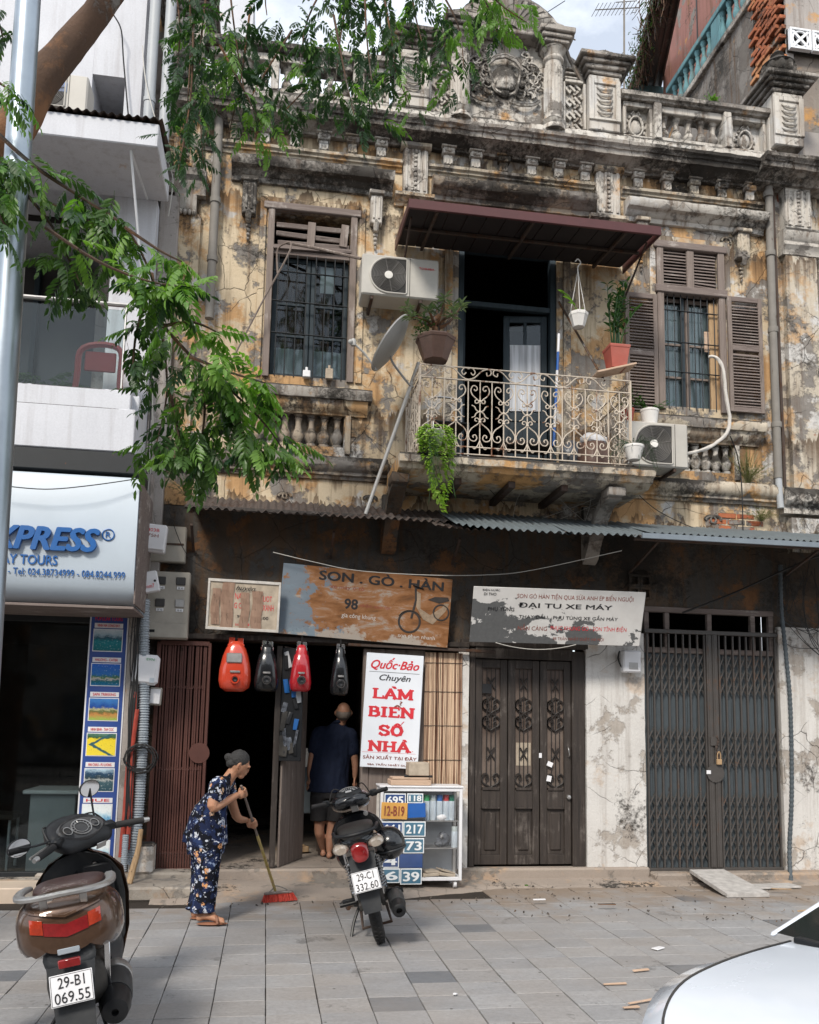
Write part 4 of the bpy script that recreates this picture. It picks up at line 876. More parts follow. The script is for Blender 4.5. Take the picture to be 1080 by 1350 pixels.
def railrun(p,q,n):
    p=Vector(p);q=Vector(q);d=q-p;L_=d.length; an=math.atan2(d.y,d.x); e=d.normalized()
    for z,w in ((0,.022),(.075,.016),(.76,.018),):
        part('rail',MB().bar(p+Vector((0,0,z)),q+Vector((0,0,z)),w,.012,(0,0,1),.002),'cream_iron',rl)
    cell=L_/n
    for i in range(n+1):
        a=p+e*(cell*i); end=i in (0,n); part('baluster_bar',MB().tube([a,a+Vector((0,0,.89 if end else .76))],.011 if end else .0065,6),'cream_iron',rl)
        if i<n:
            c=p+e*(cell*(i+.5)); part('baluster_bar',MB().tube([c,c+Vector((0,0,.76))],.0065,6),'cream_iron',rl)
            o=bpy.data.objects.new('scroll',su); COL.objects.link(o); o.parent=rl; o.location=c+Vector((0,0,.04))-wloc(rl); o.rotation_euler=(0,0,an); o.scale=(min(1.,cell/.235),1,.98)
    # wavy cresting with curls
    for i in range(n//2 if n>2 else 1):
        c=p+e*(cell*(2*i+1)) if n>2 else p+e*(L_/2); m=MB(); s=cell
        for q2 in (1,-1):
            def X(pts): return [c+e*(q2*x*s)+Vector((0,0,.77+z)) for x,z in pts]
            m.tube(smoothp(X([(1.,.0),(.75,.02),(.4,.10),(.1,.115),(.05,.07),(.2,.05),(.24,.085)]),4),.0065,5)
            m.tube(smoothp(X([(1.,.11),(.85,.12),(.72,.08),(.8,.045),(.9,.07)]),4),.006,5)
        part('cresting',m,'cream_iron',rl)
    part('rail',MB().bar(p+Vector((0,0,.89)),q+Vector((0,0,.89)),.014,.012,(0,0,1),.002),'cream_iron',rl)
railrun((RX0,RY,RZ0),(RX1,RY,RZ0+.0),9); railrun((RX0,RY+.03,RZ0),(RX0,-.02,RZ0),3); railrun((RX1,RY+.03,RZ0),(RX1,-.02,RZ0),3)
# ================================================================ ground floor openings
# wooden door with iron scrolls
wd=thingpart('wooden_door','three leafed dark wooden door with iron scroll grilles')
f=MB(); f.box(2.10,2.16,-.03,.1,.15,2.40,.006); f.box(3.22,3.36,-.03,.1,.15,2.40,.006); f.box(2.16,3.22,-.03,.1,2.30,2.42,.006); parts('frame',f.rough(.003,9),'dark_wood',wd)
f=MB(); f.box(2.0,3.4,-.05,.06,2.42,2.50,.008); part('frame',f.rough(.003,9),'dark_wood',wd)
def doorscroll():
    m=MB(); r=.0095
    T=lambda p,rr=r:m.tube(p,rr,5)
    for x in (-.05,0,.05): T([(x,0,0),(x,0,1.28)],.005)
    for q in (1,-1):
        for z0,s,v in ((.02,1,1),(.62,1,1),(.80,1,-1),(.98,1,-1),(.80,1,1)):
            pts=[(.0,0),(.03,.02),(.085,.05),(.10,.10),(.07,.145),(.03,.13),(.035,.09),(.06,.095)]
            T(smoothp([(q*x,0,z0+v*z) for x,z in pts],3))
        for z0 in (.38,1.12): T([(q*.04,0,z0-.06),(-q*.0,0,z0),(q*.04,0,z0+.06)])
    return m.mesh('scroll_grille','door_iron',60)
M['door_iron']=metalpaint('dark_door_iron',(.02,.016,.014),.3,.6,rc=(.05,.03,.02))
dsm=doorscroll()
M['door_back']=plain('dusty_glass_behind_grille',(.13,.095,.078),.35,0,.4,3,.1,.4,obj=False)
for i,(a,b) in enumerate(((2.165,2.515),(2.525,2.865),(2.875,3.215))):
    lf=MB(); w=.075
    lf.box(a,a+w,0,.05,.17,2.29,.005); lf.box(b-w,b,0,.05,.17,2.29,.005)
    for z0,z1 in ((.17,.27),(.74,.93),(2.2,2.29)): lf.box(a+w,b-w,.001,.049,z0,z1,.004)
    lf.box(a+w+.01,b-w-.01,-.012,.03,.925,.955,.004); lf.box(a+w+.005,b-w-.005,-.014,.03,.735,.755,.004)
    part('door_leaf',lf.rough(.0018,10),'dark_wood',wd)
    p_=MB(); p_.box(a+w,b-w,.02,.035,.27,.74,.003); p_.box(a+w+.035,b-w-.035,.004,.03,.31,.70,.012); part('door_panel',p_.rough(.0015,9),'dark_wood',wd,label=None if i<2 else 'lower panel with bluish worn sheen')
    g=MB(); g.box(a+w,b-w,.035,.042,.93,2.2); part('pane',g,'door_back',wd)
    o=bpy.data.objects.new('scroll_grille',dsm); COL.objects.link(o); o.parent=wd; o.location=Vector(((a+b)/2,.012,.93))-wloc(wd); o.scale=((b-a-2*w)/.21,1,.99)
g=MB(); g.box(2.62,2.78,.030,.034,1.18,1.42); part('paper_sheet',g,'paper',wd)
g=MB(); g.box(2.24,2.34,-.002,.003,1.93,2.03); part('paper_sheet',g,'ink',wd)
g=MB(); g.ob((2.98,-.003,1.2),(.06,.003,.05),(0,.4,0)); g.ob((2.97,-.003,1.05),(.05,.003,.06),(0,.2,0)); g.ob((2.875,-.006,1.29),(.03,.003,.05)); parts('torn_paper',g,'box_white',wd)
g=MB(); g.lathe([(.0,0),(.022,.0),(.026,.02),(.02,.035),(.0,.04)],12,Matrix.Translation((3.18,0,.86))@Matrix.Rotation(PI/2,4,'X')); g.tube(smoothp([(3.18,-.01,1.38),(3.175,-.035,1.36),(3.185,-.035,1.30),(3.18,-.01,1.28)],4),.006,6); part('handle',g,'silver',wd)
# folding gate builder
def gate(x0,x1,z0,z1,n,mat,lab,bands,y=-.045,lean=0.0,meet=None):
    p=thingpart('folding_gate',lab)
    me=MB().box(-.009,.009,-.014,.014,z0,z1,.002).mesh('gate_bar',mat,30); xs=[x0+(x1-x0)*i/n for i in range(n+1)]
    for x in xs:
        o=bpy.data.objects.new('gate_bar',me); COL.objects.link(o); o.parent=p; o.location=Vector((x,y,0))-wloc(p); o.rotation_euler=(rn.uniform(-.002,.002),rn.uniform(-.003,.003),0)
    lt=MB()
    for za,zb,k in bands:
        h=(zb-za)/k
        for i in range(n):
            if meet and abs((xs[i]+xs[i+1])/2-meet)<.05: continue
            for j in range(k):
                lt.bar((xs[i],y-.016,za+j*h),(xs[i+1],y+.019,za+(j+1)*h),.013,.004,(0,1,0)); lt.bar((xs[i],y+.025,za+(j+1)*h),(xs[i+1],y+.025,za+j*h),.013,.004,(0,1,0))
    if lt.v: part('lattice',lt,mat,p,kind='stuff')
    f=MB(); f.box(x0-.03,x1+.03,y-.03,y+.03,z1,z1+.045,.004); part('gate_track',f,mat,p); f=MB(); f.box(x0-.02,x1+.02,y-.02,y+.03,z0-.03,z0,.004); part('gate_track',f,mat,p)
    return p
rn=random.Random(6)
gg=gate(4.06,5.57,.135,2.63,18,'gate_grey','grey collapsible lattice gate pulled shut',[(.22,.92,5),(1.20,1.62,3),(1.98,2.42,3)],meet=4.80)
for x in (4.775,4.845):
    f=MB(); f.box(x-.03,x+.03,-.075,-.02,.135,2.63,.004); f.box(x-.012,x+.012,-.08,-.07,.14,2.62,.002); part('gate_post',f,'gate_grey',gg)
f=MB(); f.lathe([(0,0),(.10,0),(.10,.012),(0,.012)],20,Matrix.Translation((4.81,-.078,1.13))@Matrix.Rotation(PI/2,4,'X')); f.box(4.76,4.86,-.095,-.08,1.42,1.52,.004); parts('lock_plate',f,'gate_grey',gg)
f=MB(); f.box(4.815,4.87,-.125,-.09,1.22,1.28,.006); f.tube(smoothp([(4.825,-.108,1.28),(4.825,-.108,1.33),(4.845,-.108,1.36),(4.86,-.108,1.33),(4.86,-.108,1.28)],4),.006,6,True); part('padlock',f,'raw_wood',gg,label='brass padlock on a chain'); 
f=MB()
for i in range(9): f.lathe([(.012,-.004),(.016,0),(.012,.004)],8,Matrix.Translation((4.83+.012*math.sin(i),-.10,1.52-.028*i))@Matrix.Rotation(PI/2*(i%2),4,'Z')@Matrix.Rotation(PI/2,4,'X'))
part('chain',f,'rust',gg); f=MB(); f.box(4.70,4.75,-.10,-.094,1.12,1.16,.002); part('sticker',f,'box_white',gg)
sh=MB()
for i in range(15): sh.box(4.04+i*.1035,4.04+(i+1)*.1035-.004,.02,.035,.12,2.45,.003)
parts('backing_sheet',sh,'gate_sheet',oh,label='blue grey sheet metal behind the folding gate')
tr=MB(); tr.box(4.04,5.6,-.01,.06,2.87,2.93,.006); 
for x in (4.06,4.30,4.80,5.32,5.54): tr.box(x,x+.055,.0,.05,2.48,2.87,.004)
tr.box(4.04,5.6,-.005,.055,2.42,2.48,.004); parts('transom_frame',tr.rough(.002,9),'window_wood_x',oh)
rgt=gate(-1.04,-.62,.165,2.33,17,'gate_red','oxide red folding gate bunched open at the left of the shop',[(.3,.34,1),(1.1,1.14,1),(1.9,1.94,1)])
f=MB(); f.lathe([(0,0),(.10,0),(.10,.012),(0,.012)],20,Matrix.Translation((-.64,-.07,1.27))@Matrix.Rotation(PI/2,4,'X')); f.box(-1.10,-1.06,-.08,.0,.16,2.36,.004); f.box(-.6,-.57,-.08,.0,.16,2.36,.004); parts('gate_post',f,'gate_red',rgt)
# header beams above the shop
hb=MB(); hb.box(-1.12,2.08,-.09,.01,2.40,2.455,.008); part('shop_header',hb.rough(.004,8),'dark_wood',oh)
hb=MB(); hb.bar((.8,-.10,2.39),(2.35,-.12,2.36),.05,.03,(0,0,1),.004); part('shop_header',hb,'rust',oh)
# timber jamb + boards right of the shop opening
jb=MB(); jb.box(.97,1.05,-.04,.08,.15,2.36,.005); jb.box(1.052,1.2,-.03,.05,.15,2.36,.005); jb.box(1.202,1.42,-.03,.05,.15,2.36,.005); jb.box(1.422,1.62,-.03,.05,.15,2.36,.005); parts('shop_boarding',jb.rough(.002,9),'window_wood',oh,label='weathered boards behind the white sign and cabinet')
# folding wooden shop shutter standing open inside
fs=MB(); 
for i in range(3): fs.bar((.235+.06*i,.20+.22*i,1.17-.5),(.235+.06*i,.20+.22*i,1.17-.5),.1,.1)
ms=MB(); A=Vector((.16,.02,0)); B=Vector((.42,.62,0)); d=(B-A).normalized(); 
for i in range(5):
    a=A+d*(i*.13); b=A+d*((i+1)*.13-.006)
    for z0,z1 in ((.16,2.36),): ms.prism([a+Vector((0,0,z0)),b+Vector((0,0,z0)),b+Vector((0,0,z1)),a+Vector((0,0,z1))],d.cross(Vector((0,0,1)))*.022)
parts('shop_shutter',ms,'window_wood',oh,label='grey folding board shutter standing open into the shop')
m=MB(); m.box(.08,.14,-.03,.03,.155,2.36,.004); part('shop_shutter',m,'dark_wood',oh)
# bamboo blind
bb=thing('bamboo_blind','old orange brown split cane blind hanging beside the wooden door','blind',(1.82,-.05,.98))
rn=random.Random(12); s=NT('cane'); oi=s.n('ShaderNodeObjectInfo').outputs['Random']; p=s.pos(); zz=s.sep(p,2); cc=s.mix(s.ramp(s.math('ADD',s.math('MULTIPLY',oi,.5),s.math('MULTIPLY',s.noise(s.pos(scale=(40,40,2.)),1,7,.7),.6)),[(.36,0),(.68,1)]),(.10,.03,.014),(.58,.42,.29)); s.col(cc); M['cane']=s.set(.55,0,.35)
cm=[MB().tube([(rn.uniform(-.002,.002),rn.uniform(-.002,.002),z*1.36/6) for z in range(7)],.0085,6).mesh('cane','cane',60) for _ in range(3)]
for i in range(24):
    o=bpy.data.objects.new('cane',rn.choice(cm)); COL.objects.link(o); o.parent=bb; o.location=(-.2+i*.0167,rn.uniform(-.003,.003),0); o.scale=(rn.uniform(.7,1.05),1,1.); o.rotation_euler=(0,0,rn.uniform(0,6))
for z in (.25,.6,.95,1.25): part('binding_cord',MB().tube([(-.21,-.012,z),(.2,-.012,z+.003)],.003,5),'cable',bb,local=True)
# vent blocks and dark beam under canopy right
m=MB(); 
for i in range(2):
    for j in range(2):
        x=4.0-.0+i*.13; z=3.0+j*.14
        for a,b,c,d in ((x,x+.13,z,z+.03),(x,x+.13,z+.11,z+.14),(x,x+.03,z+.03,z+.11),(x+.1,x+.13,z+.03,z+.11)): m.box(a-.12,b-.121,-.03,.02,c,d-.001,.003)
parts('vent_block',m,'wall_low',oh)
# exposed bricks where the render has fallen
def brickpatch(x0,z0,nx,nz,par,y=-.006,mat='brick'):
    bm_=MB().box(-.105,.105,-.02,.03,-.03,.03,.006).rough(.003,30).mesh('brick',mat,40)
    for j in range(nz):
        for i in range(nx):
            if rn.random()<.22: continue
            o=bpy.data.objects.new('brick',bm_); COL.objects.link(o); o.parent=par; o.location=Vector((x0+i*.225+(j%2)*.11,y+rn.uniform(-.004,.006),z0+j*.072))-wloc(par); o.rotation_euler=(0,rn.uniform(-.01,.01),0)
m=MB(); m.ob((6.46,.028,6.42),(.3,.01,.5)); m.rough(.02,6)
brickpatch(6.5,6.25,2,6,oh,.03); brickpatch(4.85,3.86,3,3,oh,.012); brickpatch(6.52,5.3,1,4,oh,.03)
# ================================================================ awnings
M['awning_under']=metalpaint('awning_underside_shade',(.022,.016,.016),.2,.8,rc=(.03,.02,.016))  # near-black colour that puts the shade under the awning into the material
aw=thing('maroon_awning','maroon sheet metal awning over the balcony','awning',(2.55,0,6.8))
def slope(x0,x1,ya,za,yb,zb,t,mb): mb.prism([(x0,ya,za),(x0,yb,zb),(x0,yb,zb-t),(x0,ya,za-t)],(x1-x0,0,0)); return mb
m=MB()
for i in range(13):
    a=1.23+i*.2; slope(a,a+.197,-.02,6.88,-1.0,6.76,.012,m); pass
for v0,nv,f0,nf in m.pc:
    q=MB(); q.v=m.v[v0:v0+nv]; q.f=[[i-v0 for i in f] for f in m.f[f0:f0+nf]]; q.mi=[0]*nf; s_=part('roof_sheet',q,'maroon',aw); u_=MB(); xa=min(v.x for v in q.v); xb=max(v.x for v in q.v); slope(xa+.003,xb-.003,-.02,6.864,-.99,6.744,.01,u_); part('shade_lining',u_,'awning_under',s_)  # added dark sheet below each maroon one stands in for the underside shade
m=MB(); m.box(1.20,3.86,-1.03,-1.0,6.68,6.78,.005); part('fascia',m,'maroon',aw); 
m=MB(); m.prism([(1.20,-1.0,6.69),(1.20,-1.0,6.77),(1.20,-.02,6.90),(1.20,-.02,6.78)],(.015,0,0)); part('fascia',m,'maroon',aw); m=MB(); m.prism([(3.85,-1.0,6.69),(3.85,-1.0,6.77),(3.85,-.02,6.90),(3.85,-.02,6.78)],(.015,0,0)); part('fascia',m,'maroon',aw)
for x in (1.5,2.5,3.5): part('rafter',MB().bar((x,-.02,6.83),(x,-.98,6.71),.03,.04,(0,0,1),.003),'rust',aw)
part('rafter',MB().bar((1.24,-.5,6.77),(3.84,-.5,6.77),.03,.03,(0,0,1),.003),'rust',aw)
for x in (1.26,3.8): part('stay',MB().tube([(x,-.02,6.3),(x,-.8,6.72)],.012,6),'rust',aw)
# corrugated canopy
def corr(x0,x1,ya,za,yb,zb,pitch=.076,amp=.014,t=.003,jag=0.,sk=0.):
    m=MB(); n=int((x1-x0)/pitch*6); k=8; rnd=random.Random(int(x0*100)); vs=[];fs=[]
    jj=[rnd.uniform(-jag,jag) for _ in range(n//6+3)]
    for i in range(n+1):
        x=x0+(x1-x0)*i/n; j=jj[i//6]*(1-(i%6)/6)+jj[i//6+1]*(i%6)/6
        for q in range(k+1):
            s=q/k; y=ya+(yb+j-ya)*s; z=za+(zb-za)*s+amp*math.sin(2*PI*(x-x0)/pitch)+.01*noise.noise(Vector((x*2,s*2,3)))*s+sk*(x-x0)*s; vs.append((x,y,z))
    for i in range(n):
        for q in range(k): fs.append((i*(k+1)+q,(i+1)*(k+1)+q,(i+1)*(k+1)+q+1,i*(k+1)+q+1))
    return m.add(vs,fs)
cn=thing('corrugated_canopy','long corrugated iron canopy over the shop fronts, rusty left end, blue grey right end','canopy',(3,0,3.7))
part('roof_sheet',corr(-.86,.45,-.02,3.87,-.58,3.62,jag=.03),'zinc_rust',cn,60,label='rusted corrugated sheet'); part('roof_sheet',corr(.40,1.75,-.02,3.86,-.66,3.60,jag=.03),'zinc_rust',cn,60,label='rusted corrugated sheet')
part('roof_sheet',corr(1.55,2.2,-.04,3.80,-.9,3.50,jag=.05),'zinc_rust',cn,60,label='rusted corrugated sheet'); part('roof_sheet',corr(1.72,2.9,-.03,3.86,-1.05,3.49,jag=.03,sk=-.03),'zinc_blue',cn,60,label='blue grey corrugated sheet'); part('roof_sheet',corr(2.82,3.75,-.03,3.85,-1.12,3.455,jag=.02),'zinc_blue',cn,60,label='blue grey corrugated sheet')
part('roof_sheet',corr(3.68,8.5,-.03,3.84,-1.1,3.50,jag=.01),'zinc_blue',cn,60,label='blue grey corrugated sheet')
m=MB(); m.prism([(3.55,-1.12,3.488),(3.55,-1.15,3.485),(3.55,-1.15,3.435),(3.55,-1.12,3.435)],(4.9,0,0)); part('flashing',m,'flashing',cn,label='pale blue grey front flashing')
m=MB(); m.box(-.86,3.6,-.56,-.52,3.62,3.655,.004); part('purlin',m,'dark_wood',cn); m=MB(); m.box(3.5,8.5,-1.08,-1.03,3.43,3.48,.004); part('purlin',m,'rust',cn)
for x in (-.8,.6,1.9,3.9,5.7,7.2):
    y=-1.05 if x>2 else -.53; m=MB(); m.bar((x,-.0,3.78),(x,y,3.46 if x>2 else 3.6),.04,.04,(0,0,1)); m.bar((x,-.0,3.3),(x,y*.7,3.5),.025,.025,(0,0,1)); part('bracket',m,'rust',cn)
# torn flaps hanging below the middle sheets
for x,l in ((1.6,.5),(2.5,.6)):
    m=corr(x,x+l,-.55,3.6,-.98,3.47,jag=.06); part('torn_flap',m,'zinc_rust',cn,60)
# ================================================================ boards
class Board:
    def __init__(s,o,tl,tr,bl,t=.02):
        s.o=o; s.tl=Vector(tl); s.ex=(Vector(tr)-s.tl); s.W=s.ex.length; s.ex.normalize(); d=Vector(bl)-s.tl; s.ez=-(d-s.ex*d.dot(s.ex)); s.H=s.ez.length; s.ez.normalize(); s.n=s.ex.cross(s.ez); s.t=t
    def P(s,fx,fy,d=0.): return s.tl+s.ex*(fx*s.W)-s.ez*(fy*s.H)+s.n*d
    def slab(s,name,fx0,fy0,fx1,fy1,d0,d1,mat,b=.0,label=None,kind=None):
        m=Matrix((s.ex,-s.ez,s.n)).transposed().to_4x4(); m.translation=s.tl
        q=MB(); q.box(fx0*s.W,fx1*s.W,fy0*s.H,fy1*s.H,d0,d1,b,m); return part(name,q,mat,s.o,label=label,kind=kind)
    def L(s,t,fx,fy,fw,fh,mat,fat=.0,shear=0.,ext=.0,d=.002,rot=0.,name='lettering'):
        ex=s.ex;ez=s.ez
        if rot: ex=s.ex*math.cos(rot)+s.ez*math.sin(rot); ez=s.ez*math.cos(rot)-s.ex*math.sin(rot)
        return letters(s.o,t,s.P(fx,fy+fh,d),fw*s.W,fh*s.H,mat,ex,ez,fat,shear,ext,name)
# ================================================================ left neighbour
M['pic']=None
def picmat(name,kind):
    s=NT(name); uv=s.n('ShaderNodeUVMap').outputs[0]; x=s.sep(uv,0); y=s.sep(uv,1); n=s.noise(uv,5,8,.65); n2=s.noise(uv,14,6,.7)
    yy=s.math('ADD',y,s.math('MULTIPLY',s.math('SUBTRACT',n,.5),.5))
    st={0:[(0,(.0,.12,.14)),(.45,(.01,.2,.24)),(.6,(.02,.08,.12)),(.75,(.3,.42,.5)),(1,(.55,.62,.66))],1:[(0,(.0,.13,.3)),(.2,(.0,.1,.12)),(.3,(.5,.45,.4)),(.38,(.05,.15,.05)),(.5,(.02,.14,.4)),(1,(.01,.1,.45))],
        2:[(0,(.25,.4,.08)),(.25,(.45,.2,.06)),(.4,(.08,.1,.03)),(.5,(.4,.38,.2)),(.6,(.01,.05,.25)),(1,(.05,.2,.5))],3:[(0,(.75,.6,.05)),(.75,(.72,.55,.03)),(.82,(.02,.08,.03)),(1,(.1,.2,.15))],
        4:[(0,(.02,.06,.08)),(.4,(.05,.1,.12)),(.5,(.4,.42,.4)),(.58,(.02,.04,.05)),(.8,(.02,.06,.12)),(1,(.4,.55,.65))],5:[(0,(.6,.66,.7)),(.35,(.1,.3,.5)),(.5,(.4,.6,.7)),(.7,(.75,.8,.8)),(1,(.7,.75,.75))]}[kind]
    c=s.ramp(yy,st)
    if kind==3:
        v=s.math('ABSOLUTE',s.math('SUBTRACT',s.math('ADD',s.math('MULTIPLY',s.math('ABSOLUTE',s.math('SUBTRACT',y,.5)),1.3),s.math('MULTIPLY',n,.25)),s.math('MULTIPLY',x,.9))); c=s.mix(s.ramp(v,[(.06,1),(.1,0)]),c,(.03,.1,.12))
    c=s.mix(s.ramp(n2,[(.58,0),(.66,.7)]),c,(.65,.68,.66) if kind in (0,1,4,5) else (.05,.12,.03)); c=s.mix(s.ramp(n2,[(.32,.8),(.4,0)]),c,(.01,.03,.04))
    s.col(c); return s.set(.35,0,.4)
pics=[picmat('tour_photo_%s'%w_,i) for i,w_ in enumerate(('bay','harbour','terraces','fields','boats','coast'))]
tb=thing('tour_office_building','white rendered building with glass balcony and glazed ground floor left of the old shophouse','building',(-2.5,-.3,0))
XR=-1.30
b=MB(); b.box(-1.74,XR-.02,-.30,6,4.0,6.92,.006); b.box(-6,-1.741,1.6,6,3.9,6.92); b.box(-6,XR,-.32,6,7.12,8.0-.28); part('wall',b,'white_render',tb)
b=MB(); b.box(-6,-2.05,-.28,6,7.72,11.5); b.box(-2.049,-1.72,-.28,6,8.25,11.5); 
b.prism([(-1.72,-.281,11.5),(-1.72,-.281,7.1),(-1.42,-.281,7.1),(-1.55,-.281,7.55),(-1.55,-.281,11.5)],(0,5,0)); part('wall',b,'white_render',tb,label='white upper wall with a stepped opening')
b=MB(); b.box(-6,-1.73,.6,.7,7.1,8.3); part('recess_back',b,'dark',tb)
b=MB(); b.box(-1.55,XR-.02,.2,4,7.1,9.4); part('wall',b,'concrete',tb); b=MB(); b.box(-1.5,-.6,3.0,6,8.3,12.5); part('wall',b,'white_render',tb,label='pale blue grey rear wall above the roofline')
b=MB(); b.box(-6,-1.21,-1.2,-.30,6.90,7.14,.01); part('canopy_slab',b.rough(.0015,5),'white_render',tb,label='white slab over the balcony')
m=corr(-3.4,-1.18,-.25,7.34,-1.24,7.16,jag=.008); part('roof_sheet',m,'rust',tb,60)
b=MB(); b.tube([(-1.42,-.32,6.9),(-1.47,-1.1,6.9),(-1.36,-.31,5.6)],.012,6); part('stay_rod',b,'white_clean',tb)
b=MB(); b.box(-6,-1.36,-.92,-.80,4.18,4.62,.008); b.box(-6,-1.30,-.98,-.801,4.01,4.42,.008); b.box(-1.42,-1.30,-.80,-.3,4.02,4.62,.008); b.box(-6,-1.31,-.9,-.31,3.95,4.05,.004); part('balcony_wall',b,'white_render',tb,label='white balcony parapet')
b=MB(); b.box(-6,-1.27,-1.02,-.86,3.80,3.99,.006); b.prism([(-1.27,-1.02,3.99),(-1.27,-.3,3.9),(-1.27,-.3,3.7),(-1.27,-1.02,3.80)],(.03,0,0)); b.box(-6,-1.3,-.86,-.3,3.93,3.95); part('awning_frame',b,'black_iron',tb)
b=MB(); b.box(XR-.02,-1.12,-.12,.0,2.6,7.1,.01); b.box(XR-.03,-1.2,-.35,-.12,2.4,4.0,.01); part('wall_edge',b.rough(.004,4),'concrete',tb,label='grimy grey edge between the two buildings')
# glass balustrade
b=MB(); b.box(-6,-1.45,-.875,-.863,4.62,5.42,.002); part('glass_panel',b,'glass',tb,0); b=MB(); b.tube([(-6,-.87,5.47),(-1.44,-.87,5.47)],.022,8); b.tube([(-1.46,-.87,4.62),(-1.46,-.87,5.47)],.012,6); part('handrail',b,'silver',tb)
b=MB(); b.box(-6,-2.05,1.4,1.45,4.0,6.9); part('balcony_glazing',b,'smoke_glass',tb)
for x in (-2.1,-2.9,-3.7):
    b=MB(); b.box(x,x+.06,1.3,1.4,4.0,6.9,.005); part('window_frame',b,'door_blue',tb)
b=MB(); b.box(-2.04,-1.75,.6,.7,4.0,6.9); part('wall',b,'concrete',tb)
# ground floor
b=MB(); b.box(-1.34,-1.28,-.34,.3,.12,2.62,.006); b.box(-1.70,-1.34,-.20,.3,.12,2.62,.006); b.box(-6,-1.28,-.26,.0,2.58,3.95); part('wall',b,'concrete',tb)
b=MB(); b.box(-6,-1.70,-.245,-.237,.16,2.50); part('shop_glass',b,'glass',tb,0)
b=MB(); b.box(-6,-1.70,-.27,-.2,2.50,2.57,.005); b.box(-2.72,-2.67,-.27,-.2,.12,2.5,.005); b.box(-6,-1.7,-.27,-.2,.12,.17,.005); b.box(-1.72,-1.69,-.27,-.2,.17,2.5,.004); part('glass_frame',b,'black_iron',tb)
b=MB(); room(b,-6,-1.72,-.2,4,.12,2.6); part('interior',b,'dark',tb,0,nrm=False)
b=MB(); b.box(-6,-1.46,-.78,-.2,-.1,.118,.01); part('entrance_platform',b,'tile_beige',tb,label='beige tiled entrance platform')
b=MB(); b.box(-6,-1.66,-.40,-.2,.118,.128,.003); part('entrance_platform',b,'step',tb)
dk=thing('reception_desk','pale grey counter standing behind the shop window','counter',(-1.95,.1,.12)); b=MB(); b.box(-2.2,-1.78,-.05,.5,.12,.86,.01); part('body',b,'pvc',dk); b=MB(); b.box(-2.26,-1.75,-.1,.55,.862,.9,.008); part('top',b,'box_white',dk)
ch=thing('office_stool','metal legged stool inside the dark tour office','stool',(-2.55,.3,.12))
for x in (-2.72,-2.42):
    for y in (.15,.45): b=MB(); b.tube([(x,y,.12),(x,y,.6)],.014,6); part('leg',b,'pvc',ch)
b=MB(); b.box(-2.76,-2.38,.1,.5,.6,.65,.01); part('seat',b,'dark_wood',ch)
# sign box
sgn=thing('tour_sign','white illuminated style sign box with big blue letters and phone numbers above the tour office','sign',(-2.4,-1.1,2.6))
rings=[]
for x in (-6,-1.205): rings.append([Vector((x,y,z)) for y,z in ((-.3,3.74),(-1.10,3.74),(-1.12,3.70),(-1.12,2.86),(-1.10,2.74),(-1.04,2.66),(-.94,2.60),(-.3,2.58))])
b=MB(); b.loft(rings); part('sign_box',b,'sign_white',sgn,30)
b=MB(); b.box(-6,-1.20,-1.06,-.28,2.555,2.58,.004); b.box(-1.204,-1.19,-1.08,-.28,2.60,3.72,.004); part('sign_edge',b,'window_wood_x',sgn)
Yf=-1.123
def span(u0,v0,u1,v1): a=at(u0,v0,Yf); b=at(u1,v1,Yf); return a,b
def sgtext(t,u0,u1,vb0,vt0,mat,fat=0,shear=0,ext=0.002,frac=0.):
    a=at(u0,vb0,Yf-.001); c=at(u0,vt0,Yf-.001); b_=at(u1,vb0,Yf-.001); h=c.z-a.z; w=b_.x-a.x; letters(sgn,t,(a.x,Yf-.001,a.z),w,h,mat,(1,0,0),(0,0,1),fat,shear,ext)
sgtext('EXPRESS',-34,132,722,690,'blue_ink',.04,.25,.022); sgtext('BAY TOURS',-6,76,742,729,'blue_ink',.02,0,.004); sgtext('oi - Tel: 024.38734999 - 084.8244.999',-1,165,756,747,'blue_ink',.005,0,.002)
c_=at(143,705,Yf); b=MB(); b.tube([(c_.x+.05*math.cos(t),Yf-.004,c_.z+.05*math.sin(t)) for t in [i*PI/12 for i in range(25)]],.006,5,False); part('registered_mark',b,'blue_ink',sgn); letters(sgn,'R',(c_.x-.022,Yf-.002,c_.z-.026),.045,.052,'blue_ink',ext=.003)
# tour banner
bn=thing('tour_banner','tall blue and white banner with a column of travel photographs','banner',(-1.53,-.30,.15))
B=Board(bn,(-1.705,-.33,2.60),(-1.345,-.33,2.60),(-1.705,-.33,.18))
B.slab('board',0,0,1,1,-.03,0,'box_white',.003); B.slab('blue_ground',.04,0,.96,1,0,.003,'blue_frame')
B.L('POPULAR TOURS',.14,.014,.7,.018,'red_ink',.01,0,.001,.004)
caps=['VINH HA LONG BAY','HALONG - CATBA','SAPA TREKKING','NINH BINH - TAM COC','MAI CHAU - PU LUONG','HUE','HOI AN']
for i in range(7):
    y0=.042+i*.136
    B.slab('caption_strip',.13,y0,.86,y0+.019,.003,.006,'box_white'); B.L(caps[i],.2,y0+.004,.58,.011,'red_ink',.01,0,.0005,.007)
    B.slab('photo_border',.11,y0+.023,.87,y0+.113,.003,.006,'box_white')
    q=MB(); q.quad(B.P(.13,y0+.110,.008),B.P(.85,y0+.110,.008),B.P(.85,y0+.026,.008),B.P(.13,y0+.026,.008)); me=q.mesh('photo_print',pics[min(i,5) if i<6 else 5],0,off=wloc(bn)); u=me.uv_layers.new(name='UVMap')
    for l_,co in zip(me.loops,((0,0),(1,0),(1,1),(0,1))): pass
    for li,co in enumerate(((0,0),(1,0),(1,1),(0,1))): u.data[li].uv=co
    o=bpy.data.objects.new('photo_print',me); COL.objects.link(o); o.parent=bn
